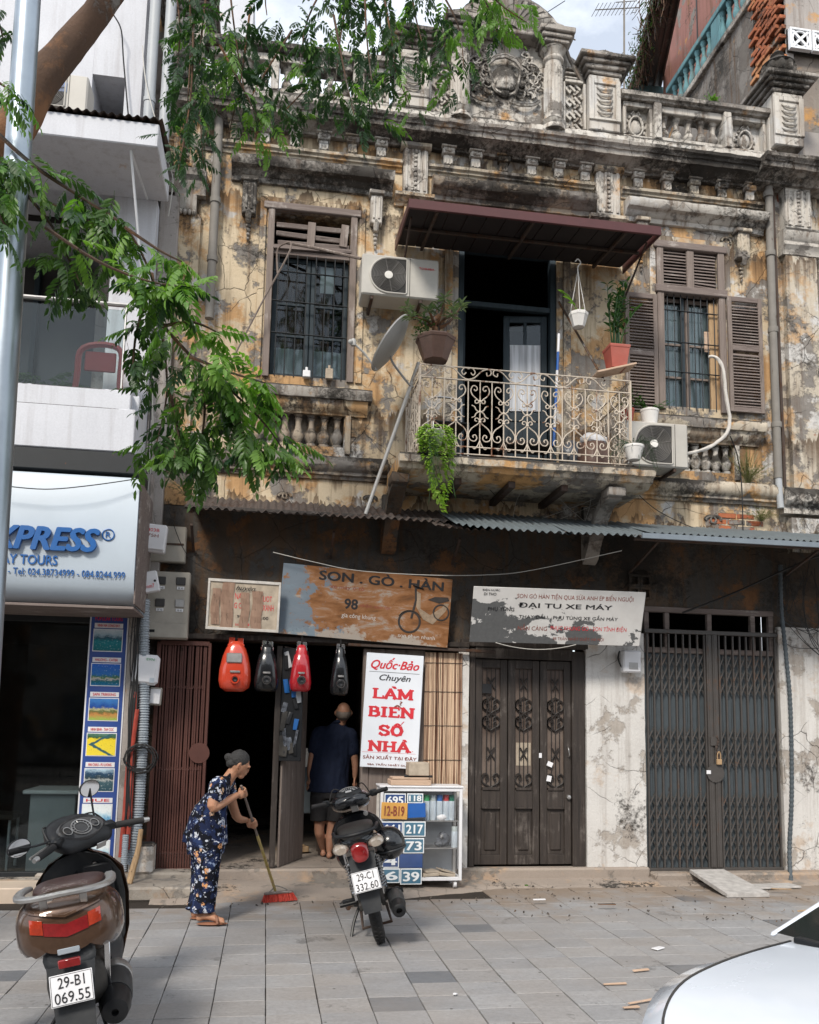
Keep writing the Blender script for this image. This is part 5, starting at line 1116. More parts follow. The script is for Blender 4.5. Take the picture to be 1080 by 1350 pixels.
# things on the left balcony
rc=thing('red_plastic_chair','red plastic chair behind the glass balustrade','chair',(-1.72,-.6,4.05))
m=MB(); m.tube(smoothp([(-1.98,-.62,4.1),(-1.92,-.62,4.8),(-1.88,-.62,5.12),(-1.55,-.62,5.14),(-1.52,-.62,4.8),(-1.5,-.62,4.1)],5),.03,7); part('back_frame',m,'red_plastic',rc)
m=MB(); m.box(-1.86,-1.57,-.61,-.59,4.9,5.1,.01); part('backrest',m,'red_plastic',rc); m=MB(); m.box(-1.96,-1.5,-.6,-.2,4.45,4.49,.01); part('seat',m,'red_plastic',rc)
for x in (-1.94,-1.52): m=MB(); m.tube([(x,-.22,4.06),(x,-.22,4.46)],.02,6); part('leg',m,'red_plastic',rc)
# roof AC
def acunit(name,label,x0,x1,y0,y1,z0,z1,rot=0,fan=.36,side=1,brand=None,panel=True):
    t=thing(name,label,'air conditioner',(0,0,0)); W=x1-x0;H=z1-z0; m=MB(); m.box(x0,x1,y0,y1,z0,z1,.015); part('casing',m,'ac_body',t,local=True)
    r=H*.43; cx=x0+W*fan; cz=z0+H*.5
    g=MB(); n=28; out=[]
    # D shaped guard: round on the left, square on the right
    for i in range(n+1):
        a=PI/2+PI*i/n; out.append((cx+r*math.cos(a),cz+r*math.sin(a)))
    out+=[(cx+r*.93,cz-r),(cx+r,cz-r*.93),(cx+r,cz+r*.93),(cx+r*.93,cz+r)]
    g.prism([(a,y0-.004,b) for a,b in out],(0,.02,0)); part('fan_recess',g,'ac_grille',t,local=True)
    rim=MB(); rim.tube([(a,y0-.006,b) for a,b in out]+[(out[0][0],y0-.006,out[0][1])],.009,6,False); part('guard_rim',rim,'ac_body',t,local=True)
    w_=MB()
    for k in range(2,13):
        rr=r*.98*k/12.5; w_.tube([(cx+rr*math.cos(a),y0-.010,cz+rr*math.sin(a)) for a in [i*PI/16 for i in range(33)]],.0036,4,False)
    for k in range(8):
        a=k*PI/4+.2; w_.tube([(cx+r*.12*math.cos(a),y0-.013,cz+r*.12*math.sin(a)),(cx+r*.97*math.cos(a),y0-.013,cz+r*.97*math.sin(a))],.003,4)
    part('guard_wire',w_,'ac_wire',t,local=True,kind='stuff')
    h=MB(); h.lathe([(0,0),(.045,0),(.042,.008),(0,.01)],20,Matrix.Translation((cx,y0-.012,cz))@Matrix.Rotation(PI/2,4,'X')); part('fan_hub',h,'hub',t,local=True)
    q=MB(); q.box(x0+W*(fan+.5*0)+r+.03-0,x0+W*fan+r+.035,y0-.003,y0,z0+.01,z1-.01); part('panel_seam',q,'ac_grille',t,local=True)
    if brand: letters(t,brand,(x1-W*.26,y0-.003,z0+H*.72),W*.2,H*.05,'red_ink',ext=.001,local=True)
    return t
ac=acunit('air_conditioner','white air conditioner with a blue sticker on the white roof slab',-2.5,-1.93,-.95,-.65,7.34,7.72); 
m=MB(); m.box(-2.24,-2.12,-.96,-.951,7.52,7.62); part('sticker',m,'blue_ink',ac,local=True)
# drainpipes of the white building
for x,y in ((-1.44,-.42),(-1.28,-.42)):
    m=MB(); m.tube([(x,y,7.25),(x,y,11.5)],.055,14); 
    for z in (7.9,9.1): m.lathe([(.062,0),(.062,.05)],14,(x,y,z))
    solo('drain_pipe','light grey plastic drain pipe nearest the white wall' if x<-1.4 else 'light grey plastic drain pipe nearest the old parapet','pipe',m,'pvc',group='grey drain pipes above the white slab')
# ================================================================ right and rear buildings
rb=thing('rear_house','tall rear house with a dark side wall, turquoise balusters and a brick edge','building',(6.9,2,0))
xs=6.42; ZT=11.80
m=MB(); m.box(xs,7.0,1.3,4.0,8.0,ZT); 
q=MB()
for i in range(30):
    for j in range(30):
        def PP(a,b): 
            v=Vector((xs-.002,1.3+2.7*a/30,8.0+(ZT-8.0)*b/30)); v.x-=.02+.02*noise.noise(v*2.3)+.008*noise.noise(v*9); return v
        q.quad(PP(i,j),PP(i,j+1),PP(i+1,j+1),PP(i+1,j))
part('party_wall',m,'side_wall',rb); part('party_wall',q,'side_wall',rb,60,weld=True,label='dark streaked flank of the rear house')
m=MB(); m.box(xs-.08,xs+.16,.6,4.05,ZT,ZT+.1,.01); part('coping',m.rough(.006,6),'cornice',rb)
m=MB(); m.box(7.05,7.6,.62,5.5,8.0,18); part('side_wall',m,'red_wall',rb,label='faded red rendered side wall')
for y in (2.6,4.1): m=MB(); m.box(7.04,7.052,y,y+.03,8,18); part('wall_joint',m,'cable',rb)
tbm=MB().lathe([(.05,0),(.05,.04),(.03,.06),(.055,.16),(.055,.2),(.03,.3),(.028,.38),(.045,.42),(.03,.44),(.05,.5),(.05,.54)],12).rough(.002,20).mesh('baluster','turquoise',50)
y=.8
while y<4.0:
    if not 2.2<y<2.5:
        o=bpy.data.objects.new('baluster',tbm); COL.objects.link(o); o.parent=rb; o.location=(xs+.03-6.9,y-2,ZT+.1)
    y+=.2
m=MB(); m.box(xs-.05,xs+.12,.6,4.0,ZT+.64,ZT+.73,.01); m.box(xs-.03,xs+.1,2.2,2.46,ZT+.1,ZT+.64,.01); parts('handrail',m.rough(.004,6),'turquoise',rb)
bm2=MB().box(-.055,.055,-.10,.10,-.028,.028,.006).rough(.003,30).mesh('brick','brick',40)
m=MB(); m.box(xs+.03,6.95,.64,1.299,8.0,ZT); part('brick_core',m,'mortar',rb)
rn=random.Random(9)
for k in range(40):
    z=9.0+k*.072
    for j in range(4):
        if rn.random()<.16 or (j==3 and k%2): continue
        o=bpy.data.objects.new('brick',bm2); COL.objects.link(o); o.parent=rb; o.location=(xs+.01+rn.uniform(-.03,.02)-6.9,.70+j*.19+(k%2)*.09-2,z); o.rotation_euler=(0,0,rn.uniform(-.05,.05)); o.scale=(1,.85,1)
nb=thing('concrete_house','grey rendered house with white lattice vent blocks above a dark loggia','building',(7.5,.7,0))
v0=at(1043,62,.5); l0=at(1046,64,.6); l1=at(1046,196,.6)
m=MB(); m.wall(xs+.03,12,7.5,16,[(l0.x,12.,l1.z,l0.z)],.60,.8); part('wall',m,'concrete',nb,weld=True)
m=MB(); m.box(l0.x+.01,12,.52,.75,7.6,l1.z+.01,.01); part('wall',m,'concrete',nb); m=MB(); room(m,l0.x+.01,11.9,.81,3.5,l1.z-.3,l0.z+.1); part('loggia',m,'wall_low',nb,0,nrm=False)
m=MB(); m.box(7.3,7.4,1.5,1.6,l1.z,l0.z,.01); part('loggia_frame',m,'dark_wood',nb)
for i in range(5):
    s_=.30; x=v0.x+i*.32; z=v0.z+.0; m=MB(); y0=.50
    for a,b,c,d in ((x,x+s_,z,z+.03),(x,x+s_,z+s_-.03,z+s_),(x,x+.03,z+.03,z+s_-.03),(x+s_-.03,x+s_,z+.03,z+s_-.03)): m.box(a,b,y0,y0+.06,c,d,.003)
    cx=x+s_/2;cz=z+s_/2; m.tube([(cx+.11*math.cos(t),y0+.02,cz+.11*math.sin(t)) for t in [k*PI/10 for k in range(21)]],.014,6,False)
    m.bar((cx-.11,y0+.02,cz-.11),(cx+.11,y0+.02,cz+.11),.035,.03,(0,1,0)); m.bar((cx-.11,y0+.024,cz+.11),(cx+.11,y0+.024,cz-.11),.035,.03,(0,1,0)); part('vent_block',m,'white_clean',nb)
m=MB(); m.box(v0.x,v0.x+1.7,.57,.598,v0.z,v0.z+.32); part('vent_backing',m,'dark',nb)
m=MB(); m.box(6.30,9.,.12,.4,8.5,9.0,.01); m.box(6.38,9,.06,.3,4.3,8.2,.01); part('wall',m,'concrete',nb,label='pinkish grey wall beside the last pilaster')
# dark lean-to roof with vines
lt=thing('lean_to_roof','dark underside of a rear roof overgrown with dead vines','roof',(5.2,3,10))
m=MB(); P=[at(822,-10,5.5),at(880,-10,3.6),at(872,118,5.8),at(828,118,7.5)]; 
a=at(868,-30,2.6); b_=at(903,-40,2.6); c_=at(868,125,6.2); d_=at(830,125,6.2)
m.prism([a,b_,c_,d_],(0,.05,.12)); part('roof_underside',m,'dark_wood',lt)
for k in range(5):
    f_=k/4; p=a.lerp(b_,f_); q=d_.lerp(c_,f_); part('rafter',MB().bar(p-Vector((0,.02,.03)),q-Vector((0,.02,.03)),.03,.04),'rust',lt)
vm=MB(); rn=random.Random(15)
for i in range(240):
    f_=rn.random(); p=a.lerp(d_,f_)+Vector((rn.gauss(-.0,.09),rn.uniform(-.2,.1),rn.gauss(0,.12))); q=p+Vector((rn.gauss(0,.1),rn.gauss(0,.06),-abs(rn.gauss(0,.22)))); vm.tube([p,p.lerp(q,.5)+Vector((rn.gauss(0,.03),0,rn.gauss(0,.03))),q],.006,4)
part('dead_vine',vm,'bark',lt,kind='stuff')
vl=MB()
for i in range(900):
    f_=rn.random(); p=a.lerp(d_,f_)+Vector((rn.gauss(-.02,.09),rn.uniform(-.2,.1),rn.gauss(-.03,.12))); d1=Vector((rn.gauss(0,1),rn.gauss(0,1),rn.gauss(0,1))).normalized()*.045; d2=d1.orthogonal().normalized()*.02; vl.quad(p-d1,p+d2,p+d1,p-d2)
part('vine_leaves',vl,'leaf_pot',lt,0,kind='stuff',nrm=False)
tq=at(862,150,5.8); m=MB(); m.box(tq.x-.3,tq.x+.4,5.8,6.,8,tq.z+.6); part('turquoise_wall',m,'turquoise',lt)
# pale house behind the left parapet
ph=thing('pale_rear_house','pale rear house showing over the left balustrade','building',(-.2,6,0)); p0=at(296,60,6); p1=at(352,60,6); m=MB(); m.box(p0.x,p1.x,6,9,7,13.2); part('wall',m,'white_clean',ph)
for k in range(5): part('window_bar',MB().tube([(p1.x-.1-k*.13,5.9,9),(p1.x-.1-k*.13,5.9,13)],.012,5),'rust',ph)
# antenna
an=thing('tv_antenna','thin aerial on a mast above the parapet','antenna',(4.0,1.2,9)); 
p=at(823,-20,1.2); q=at(823,120,1.2); part('mast',MB().tube([q,p],.014,6),'pipe',an)
z=at(823,13,1.2); e0=at(785,13,1.2); e1=at(842,10,1.2); part('boom',MB().tube([e0,e1],.007,5),'pipe',an)
for i in range(12): c=e0.lerp(e1,i/11); part('element',MB().tube([c+Vector((0,-.14,-.02)),c+Vector((0,.14,.02))],.004,4),'pipe',an)
z2=at(823,3,1.2); part('boom',MB().tube([at(812,3,1.2),at(840,1,1.2)],.006,5),'pipe',an)
# street seen only in reflections: terrace opposite and a railing
op=thing('opposite_terrace','row of ochre houses on the far side of the street','building',(0,-24,0)); m=MB(); m.box(-22,22,-30,-24,0,8.5); part('wall',m,'side_wall',op)
wm=MB().box(-.5,.5,-.05,.05,0,1.4,.01).mesh('window','smoke_glass',30)
for i in range(16):
    for z in (1.,4.6):
        o=bpy.data.objects.new('window',wm); COL.objects.link(o); o.parent=op; o.location=(-19+i*2.5,.02,z)
fr=thing('street_railing','dark iron railing along the road','railing',(0,-13.4,0)); rm=MB().box(-.012,.012,-.012,.012,-.1,1.1).mesh('railing_bar','black_iron',30)
for i in range(90): o=bpy.data.objects.new('railing_bar',rm); COL.objects.link(o); o.parent=fr; o.location=(-9+i*.16,0,0)
for z in (.2,1.05): m=MB(); m.box(-9,5.4,-13.42,-13.38,z,z+.04); part('rail',m,'black_iron',fr)
# ================================================================ shop signs
def board(name,label,cat,tl,tr,bl,Yt,Yb=None,mat='sign_white',t=.02,b=.003,panel='panel'):
    Yb=Yt if Yb is None else Yb; A=at(*tl,Yt);Bp=at(*tr,Yt);C=at(*bl,Yb); o=thing(name,label,cat,tuple((A+Bp)/2*0+C)); B=Board(o,A,Bp,C,t); B.slab(panel,0,0,1,1,-t,0,mat,b); return B
# white "house number" sign
B=board('house_number_sign','white upright sign with big red lettering hung beside the shop opening','sign',(484,860),(559,865),(480,1011),-.14,-.12,'sign_bright')
B.L('Quốc·Bảo',.08,.035,.85,.115,'red_ink',.025,.35); B.slab('rule',.06,.163,.94,.166,0,.002,'ink'); B.L('Chuyên',.24,.185,.55,.07,'ink',.012,.3)
def slab_serif(B,t,fx,fy,fw,fh,mat):
    # heavy slab serif capitals built from strokes on a unit box per letter
    G={'L':(1,[[(0.28,0),(0.28,1)],[(.28,0),(.95,0)]],[(.28,1,.25),(.28,0,.22)],[(.95,0,.3)]),'A':(1.15,[[(.15,0),(.55,1)],[(.55,1),(1.,0)],[(.3,.33),(.85,.33)]],[(.15,0,.2),(1.,0,.24)],[]),'M':(1.35,[[(.22,0),(.22,1)],[(.22,1),(.68,.15)],[(.68,.15),(1.14,1)],[(1.14,1),(1.14,0)]],[(.18,1,.2),(.22,0,.2),(1.18,1,.2),(1.14,0,.22)],[]),
     'I':(.6,[[(.3,0),(.3,1)]],[(.3,0,.26),(.3,1,.26)],[]),'N':(1.2,[[(.24,0),(.24,1)],[(.24,1),(.98,0)],[(.98,0),(.98,1)]],[(.2,1,.2),(.24,0,.22),(.98,1,.22)],[]),'H':(1.2,[[(.25,0),(.25,1)],[(.95,0),(.95,1)],[(.25,.5),(.95,.5)]],[(.25,0,.24),(.25,1,.24),(.95,0,.24),(.95,1,.24)],[]),
     'E':(1,[[(.28,0),(.28,1)],[(.28,1),(.9,1)],[(.28,.52),(.7,.52)],[(.28,0),(.92,0)]],[(.28,0,.22),(.28,1,.22)],[(.9,1,-.26),(.92,0,.28)]),
     'B':(1.05,[[(.28,0),(.28,1)],[(.28,1),(.62,1),(.8,.88),(.8,.66),(.6,.54),(.28,.54)],[(.6,.54),(.9,.42),(.9,.14),(.68,0),(.28,0)]],[(.2,0,.12),(.2,1,.12)],[]),
     'S':(.95,[[(.82,.78),(.68,.97),(.4,1.),(.2,.86),(.2,.66),(.42,.54),(.66,.46),(.82,.33),(.8,.12),(.6,0),(.36,0),(.16,.2)]],[],[(.84,.78,.2),(.15,.2,-.2)]),
     'O':(1.1,[[(.55,1),(.28,.88),(.16,.5),(.28,.12),(.55,0),(.82,.12),(.94,.5),(.82,.88),(.55,1)]],[],[])}
    zo=[0.]; tot=sum(G[c][0] for c in t); m=MB(); x=0; sx=B.W*fw/tot; sy=B.H*fh; k=0
    def Q(px,pz): return B.P(fx,fy+fh,.0)+B.ex*((x+px)*sx)+B.ez*(pz*sy)
    wv=sy*.40; wh=sy*.2
    for c in t:
        w_,st,sf,vt=G[c]
        for s_ in st:
            for p,q in zip(s_[:-1],s_[1:]):
                P_=Q(*p);Q_=Q(*q); d=(Q_-P_); vert=abs(d.normalized().dot(B.ez)); ww=wh+(wv-wh)*vert; e=d.normalized()*ww*.25; zo[0]+=.00012; m.bar(P_-e+B.n*zo[0],Q_+e+B.n*zo[0],ww,.002,B.n)
        for px,pz,hw in sf: zo[0]+=.00012; m.bar(Q(px-hw,pz)+B.n*zo[0],Q(px+hw,pz)+B.n*zo[0],wh*.85,.002,B.n)
        for px,pz,hh in vt: zo[0]+=.00012; m.bar(Q(px,pz)+B.n*zo[0],Q(px,pz+hh)+B.n*zo[0],wh,.002,B.n)
        x+=w_
    part('lettering',m,mat,B.o); return x
slab_serif(B,'LAM',.13,.315,.72,.078,'red_ink'); B.L('`',.46,.285,.10,.022,'red_ink',.06)
slab_serif(B,'BIEN',.07,.475,.82,.078,'red_ink'); B.L('^',.52,.448,.13,.02,'maroon_ink',.05); B.L('?',.62,.415,.05,.035,'maroon_ink',.03)
slab_serif(B,'SO',.27,.635,.45,.08,'red_ink'); B.L('^',.53,.608,.15,.022,'red_ink',.05); B.L('/',.66,.59,.06,.028,'red_ink',.05,.4)
slab_serif(B,'NHA',.11,.775,.74,.078,'red_ink'); B.L('`',.70,.748,.09,.022,'red_ink',.06); B.slab('dot',.885,.845,.9,.851,0,.002,'red_ink')
B.slab('rule',.02,.868,.95,.870,0,.0015,'red_ink'); B.L('SẢN XUẤT TẠI ĐÂY',.04,.885,.93,.05,'maroon_ink',.02); B.L('98A TRẦN NHẬT DUẬT',.12,.958,.78,.028,'maroon_ink',.015)
# small plywood sign covered by brown bark strips
B=board('patched_plywood_sign','small white framed sign half covered by peeling brown veneer strips','sign',(275,762),(371,768),(269,829),-.32,-.26,'paper',.02)
for a in ((0,0,1,.055),(0,.945,1,1),(0,.055,.03,.945),(.97,.055,1,.945)): B.slab('frame_bar',*a,0,.012,'frame_w',.002)
M['veneer']=wood('peeling_brown_veneer',(.2,.12,.085),(.33,.22,.16),'z',worn=.25)
rn=random.Random(2)
for x0,x1,y0,y1 in ((.06,.175,.19,.9),(.19,.36,.06,.95),(.46,.58,.24,.95),(.61,.76,.2,.96)):
    q=MB(); g=[]; n=6
    for j in range(n+1):
        f=j/n; w=.012*math.sin(j*1.3+x0*9); g.append([B.P(x0+w,y0+(y1-y0)*f,.004+.006*abs(math.sin(j))),B.P((x0+x1)/2,y0+(y1-y0)*f,.012+.004*math.sin(j*2)),B.P(x1+w*.7,y0+(y1-y0)*f,.004+.005*abs(math.cos(j)))])
    for j in range(n):
        for i in range(2): q.quad(g[j][i],g[j][i+1],g[j+1][i+1],g[j+1][i])
    part('veneer_strip',q,'veneer',B.o,0)
B.L('huyên',.38,.115,.27,.11,'ink',.01,.4,d=.014); B.L('NA',.375,.26,.09,.12,'red_ink',.0,d=.002); B.L('UOT',.765,.29,.12,.11,'red_ink',0); B.L('G C',.37,.45,.1,.11,'red_ink',0); B.L('XANH',.765,.46,.15,.12,'red_ink',0); B.L('số 1',.42,.65,.13,.09,'ink',.01); B.L(':00',.76,.70,.09,.06,'ink',.01); B.L('son mờ',.4,.84,.2,.06,'red_ink',0)
# long rusty sheet sign with the faded motorbike
def rustmat():
    s=NT('rusty_painted_sheet'); p=s.pos(scale=(1,1,3.2)); n=s.noise(p,2.6,12,.7,.5); c=s.ramp(n,[(.3,(.07,.035,.02)),(.45,(.2,.085,.03)),(.56,(.27,.13,.06)),(.64,(.3,.26,.22))])
    z=s.sep(s.pos(),2); m=s.ramp(s.math('ADD',z,s.math('MULTIPLY',s.noise(s.pos(),5,8,.7),.25)),[(.58,0)]) if False else s.ramp(s.math('ADD',s.math('MULTIPLY',z,-1.),s.math('MULTIPLY',s.noise(s.pos(),4,9,.7),.28)),[(0,0),(.0001,0)])
    x=s.sep(s.pos(),0); low=s.math('ADD',s.math('MULTIPLY',s.math('SUBTRACT',2.62,z),2.4),s.math('MULTIPLY',s.math('SUBTRACT',s.noise(s.pos(),4,10,.7),.5),1.7)); lf=s.math('MULTIPLY',s.math('SUBTRACT',1.45,x),.25); k=s.ramp(s.math('ADD',low,lf),[(.42,0),(.5,1)]); c=s.mix(s.math('MULTIPLY',k,.8),c,(.36,.33,.29))
    b=s.math('SUBTRACT',s.math('ADD',s.noise(s.pos(loc=(3,0,0)),4.5,9,.65),s.math('MULTIPLY',s.math('SUBTRACT',.62,x),.35)),.0); c=s.mix(s.ramp(b,[(.56,0),(.6,.85)]),c,(.13,.19,.24))
    c=s.mix(s.ramp(s.noise(s.pos(),26,7,.75),[(.62,0),(.68,.8)]),c,(.025,.02,.016)); tp=s.ramp(s.math('ADD',z,s.math('MULTIPLY',s.noise(s.pos(),6,6),.1)),[(0,0),(1,1)]); s.col(c); s.bump(n,.3,.004); return s.set(.7,0,.25)
M['rust_sign']=rustmat()
B=board('rusty_sheet_sign','long orange rusted sheet sign with a faded painted motorbike','sign',(374,742),(597,764),(369,835),-.20,-.16,'rust_sign',.012)
B.L('SON . GÒ . HÀN',.21,.02,.74,.17,'ink',.03,0,d=.002); B.L('xe máy ô tô',.28,.24,.2,.07,'maroon_ink',0); B.L('98',.37,.42,.08,.15,'ink',.03); B.L('nhận son lại',.46,.47,.18,.07,'maroon_ink',0); B.L('gia công khung',.36,.63,.2,.08,'frame_w',0); B.L('son phun nhanh',.7,.85,.22,.07,'frame_w',0)
M['bike_paint']=plain('faded_sign_paint',(.3,.22,.15),.7,0,.3,20,.05,0,obj=False); M['bike_dark']=plain('faded_dark_paint',(.035,.028,.025),.7,0,.3,20,.05,0,obj=False)
q=MB()
def ringp(fx,fy,r,w=.008,asp=1.):
    return [B.P(fx,fy,.002)+B.ex*(r*math.cos(t))+B.ez*(r*asp*math.sin(t)) for t in [i*PI/12 for i in range(25)]]
q.tube(ringp(.76,.67,.11),.011,4,False,.3); q.tube(ringp(.945,.5,.08),.009,4,False,.3); q.tube([B.P(.78,.12,.002),B.P(.79,.35,.002),B.P(.77,.62,.002)],.012,4,flat=.3); q.tube([B.P(.765,.14,.002),B.P(.83,.18,.002)],.02,4,flat=.3)
q.prism([B.P(.86,.33,.001),B.P(.9,.28,.001),B.P(.98,.27,.001),B.P(.99,.32,.001),B.P(.93,.37,.001)],B.n*.003); part('painted_motorbike',q,'bike_dark',B.o)
q=MB(); q.prism([B.P(.79,.22,.0008),B.P(.815,.25,.0008),B.P(.82,.47,.0008),B.P(.88,.55,.0008),B.P(.95,.42,.0008),B.P(.96,.36,.0008),B.P(.99,.36,.0008),B.P(.97,.48,.0008),B.P(.9,.68,.0008),B.P(.84,.62,.0008),B.P(.795,.45,.0008)],B.n*.002)
q.tube([B.P(.76,.67,.002)+B.ex*(.13*math.cos(t))+B.ez*(.12*math.sin(t)) for t in [PI*(.15+.7*i/8) for i in range(9)]],.014,4,flat=.3); part('painted_motorbike',q,'bike_paint',B.o)
# peeling white sign
def peel():
    s=NT('peeling_white_paint_on_sheet'); p=s.pos(); n=s.noise(s.pos(scale=(1.,1,1.6)),3.1,12,.66,.3); x=s.sep(p,0); z=s.sep(p,2)
    bias=s.math('ADD',s.math('MULTIPLY',s.math('SUBTRACT',2.62,z),.55),s.math('MULTIPLY',s.math('SUBTRACT',2.75,x),.10)); m=s.ramp(s.math('ADD',n,bias),[(.515,0),(.522,1)]); c=s.mix(m,s.mix(s.noise(p,8,6),(.50,.48,.46),(.66,.65,.63)),s.mix(s.noise(p,30,6),(.075,.078,.08),(.13,.13,.13))); s.col(c); s.bump(m,-.5,.003); return s.set(.6,0,.3)
M['peel']=peel()
B=board('peeling_white_sign','tilted white sign flaking to grey metal with black and red lettering','sign',(625,773),(852,781),(608,846),-.62,-.42,'peel',.015)
B.L('SON GÒ HÀN TIỆN QUA SỬA ANH ÉP BIẾN NGUỘI',.25,.06,.68,.14,'maroon_ink',.0,d=.002); B.L('ĐẠI TU XE MÁY',.26,.24,.55,.13,'ink',.015); B.L('PHỤ TÙNG',.09,.34,.15,.1,'ink',.01); B.L('THAY DẦU   PHỤ TÙNG XE GẮN MÁY',.27,.45,.58,.11,'ink',.005); B.L('NẮN CÀNG',.27,.64,.17,.12,'maroon_ink',.0); B.L('PHỤC KHUNG GÒ - SON TĨNH ĐIỆN',.46,.64,.45,.12,'red_ink',.0); B.L('98 TRẦN NHẬT DUẬT, HÀ NỘI',.48,.84,.3,.1,'maroon_ink',0); B.L('ĐIỆN NƯỚC',.05,.03,.1,.05,'ink',.01); B.L('DI THO',.06,.1,.07,.05,'ink',.005)
part('hanging_wire',MB().tube(sag(B.P(.15,1.,0),B.P(.62,1.,0),.06),.004,5),'cable_w',B.o)
# ================================================================ fuel tanks
M['tank_orange']=plain('orange_red_tank_paint',(.55,.045,.015),.22,0,.15,3,.02,.08,coat=1,obj=True); M['tank_red']=plain('crimson_tank_paint',(.45,.01,.02),.2,0,.15,3,.02,.06,coat=1,obj=True)
def tank(px,top,bot,wpx,mat,label,Y=-.12,kind=0):
    A=at(px,top,Y); Bq=at(px,bot,Y); H=A.z-Bq.z; W=wpx/ (FPX/(Y-CAM_Y)) ; t=thing('fuel_tank',label,'fuel tank',(A.x,Y,A.z),group='motorbike fuel tanks hung above the shop opening')
    prof=[(0,.28,.09),(.06,.42,.12),(.14,.62,.14),(.3,.8,.16),(.55,.96,.17),(.78,1.,.16),(.92,.9,.13),(1,.55,.08)] if kind==0 else [(0,.42,.07),(.08,.50,.1),(.2,.55,.12),(.22,.66,.13),(.45,.82,.15),(.8,1.,.15),(.95,.92,.12),(1,.7,.07)]
    rings=[]
    for f,w_,d in prof:
        r=[]
        for k in range(20):
            a=2*PI*k/20; c=math.cos(a);s_=math.sin(a); r.append(Vector((math.copysign(abs(c)**.7,c)*w_*W/2,math.copysign(abs(s_)**.7,s_)*d/1.2*.9,-H*.07-f*H*.93)))
        rings.append(r)
    m=MB(); m.loft(rings); part('tank_body',m,mat,t,60,local=True)
    c=MB(); zc=-H*.78; c.lathe([(0,0),(.030,0),(.036,.006),(.042,.006),(.046,-.002),(.046,-.02)],18,Matrix.Translation((W*.02,-.128,zc))@Matrix.Rotation(PI/2,4,'X')); part('filler_ring',c,'chrome' if kind else 'tank_orange',t,local=True)
    c=MB(); c.lathe([(0,0),(.027,0),(.022,.01),(0,.004)],16,Matrix.Translation((W*.02,-.130,zc))@Matrix.Rotation(PI/2,4,'X')); part('filler_hole',c,'black_plastic',t,local=True)
    b=MB(); b.box(-W*.22,-W*.04,-.05,-.03,-H*.16,.0,.004); b.box(W*.04,W*.22,-.05,-.03,-H*.16,-.005,.004); b.box(-W*.25,W*.25,-.055,-.03,-H*.2,-H*.12,.006); part('mounting_bracket',b,'chrome' if kind else mat,t,local=True)
    b=MB(); b.box(-W*.26,W*.2,-.133 if kind else -.14,-.12,-H*.48,-H*.30,.01); part('tank_emblem',b,'silver' if mat!='tank_red' else mat,t,local=True) if kind==0 else None
    b=MB(); b.box(-W*.14,W*.16,-.140,-.125,-H*.66,-H*.62,.004); part('tank_emblem',b,'silver',t,local=True)
    part('wire_hook',MB().tube([(0,-.04,-.02),(0,-.03,.06),(.01,.0,.1)],.004,5),'cable',t,local=True)
    return t
tank(312,841,912,42,'tank_orange','bright orange red fuel tank, widest and leftmost of the hanging four'); tank(353,845,912,32,'gloss_black','glossy black fuel tank between the orange tank and the crimson tank',kind=1); tank(398,846,912,29,'tank_red','crimson fuel tank with a white label, hanging third from the left',kind=1); tank(449,849,917,25,'gloss_black','narrow black fuel tank with a chrome side strip next to the white lettered sign',kind=1)
# tall poster strip hung above the folding shutter
hp=thing('hanging_parts_board','narrow board of bagged dark parts and papers hanging beside the folding shutter','board',(.3,-.03,1.4))
M['film']=plain('crumpled_film',(.10,.11,.13),.25,0,.9,14,.6,.1,obj=False)
m=MB(); m.box(.14,.36,-.05,-.02,1.2,2.34,.005); part('board',m,'black_plastic',hp)
rn=random.Random(21)
for i in range(22):
    x=.16+rn.random()*.16; z=1.26+rn.random()*1.0; m=MB(); m.ob((x,-.06,z),(rn.uniform(.03,.06),.012,rn.uniform(.08,.2)),(0,rn.uniform(-.3,.3),rn.uniform(-.3,.3)),.004); m.rough(.006,20); part('bagged_part',m,['film','black_plastic','ac_grille','pvc'][i%4] if i%7 else 'blue_ink',hp)
# ================================================================ cabinet with number plates
cb=thing('display_cabinet','white framed glass display cabinet on castors in front of the bamboo blind','cabinet',(1.5,-.35,.05))
c0=at(503,1042,-.45); c1=at(607,1044,-.45); cx0,cx1=1.12,1.93; cz0,cz1=.10,.98; cy0,cy1=-.5,-.18
def cbp(n,m,mat): return part(n,m,mat,cb)
for x in (cx0,cx1-.03):
    for y in (cy0,cy1-.03): m=MB(); m.box(x,x+.03,y,y+.03,cz0,cz1,.003); cbp('frame_post',m,'frame_w' if y>cy0 else 'box_white')
for z in (cz0,cz1-.035): m=MB(); m.box(cx0+.03,cx1-.03,cy0+.001,cy0+.029,z,z+.035,.003); cbp('frame_rail',m,'box_white'); m=MB(); m.box(cx0+.001,cx0+.029,cy0+.03,cy1-.03,z,z+.03,.003); m.box(cx1-.029,cx1-.001,cy0+.03,cy1-.03,z,z+.03,.003); cbp('frame_rail',m,'box_white')
m=MB(); m.box(cx0-.01,cx1+.01,cy0-.01,cy1+.01,cz1+.0,cz1+.018,.004); cbp('top',m,'box_white'); m=MB(); m.box(cx0+.03,cx1-.03,cy1-.015,cy1-.005,cz0,cz1); cbp('back_panel',m,'pvc')
shz=[.13,.40,.66]
for z in shz: m=MB(); m.box(cx0+.03,cx1-.03,cy0+.03,cy1-.02,z-.006,z+.004,.001); cbp('shelf',m,'silver')
m=MB(); m.box(1.55,cx1-.03,cy0+.006,cy0+.01,cz0+.03,cz1-.03); part('glass_door',m,'glass_clear',cb,0)
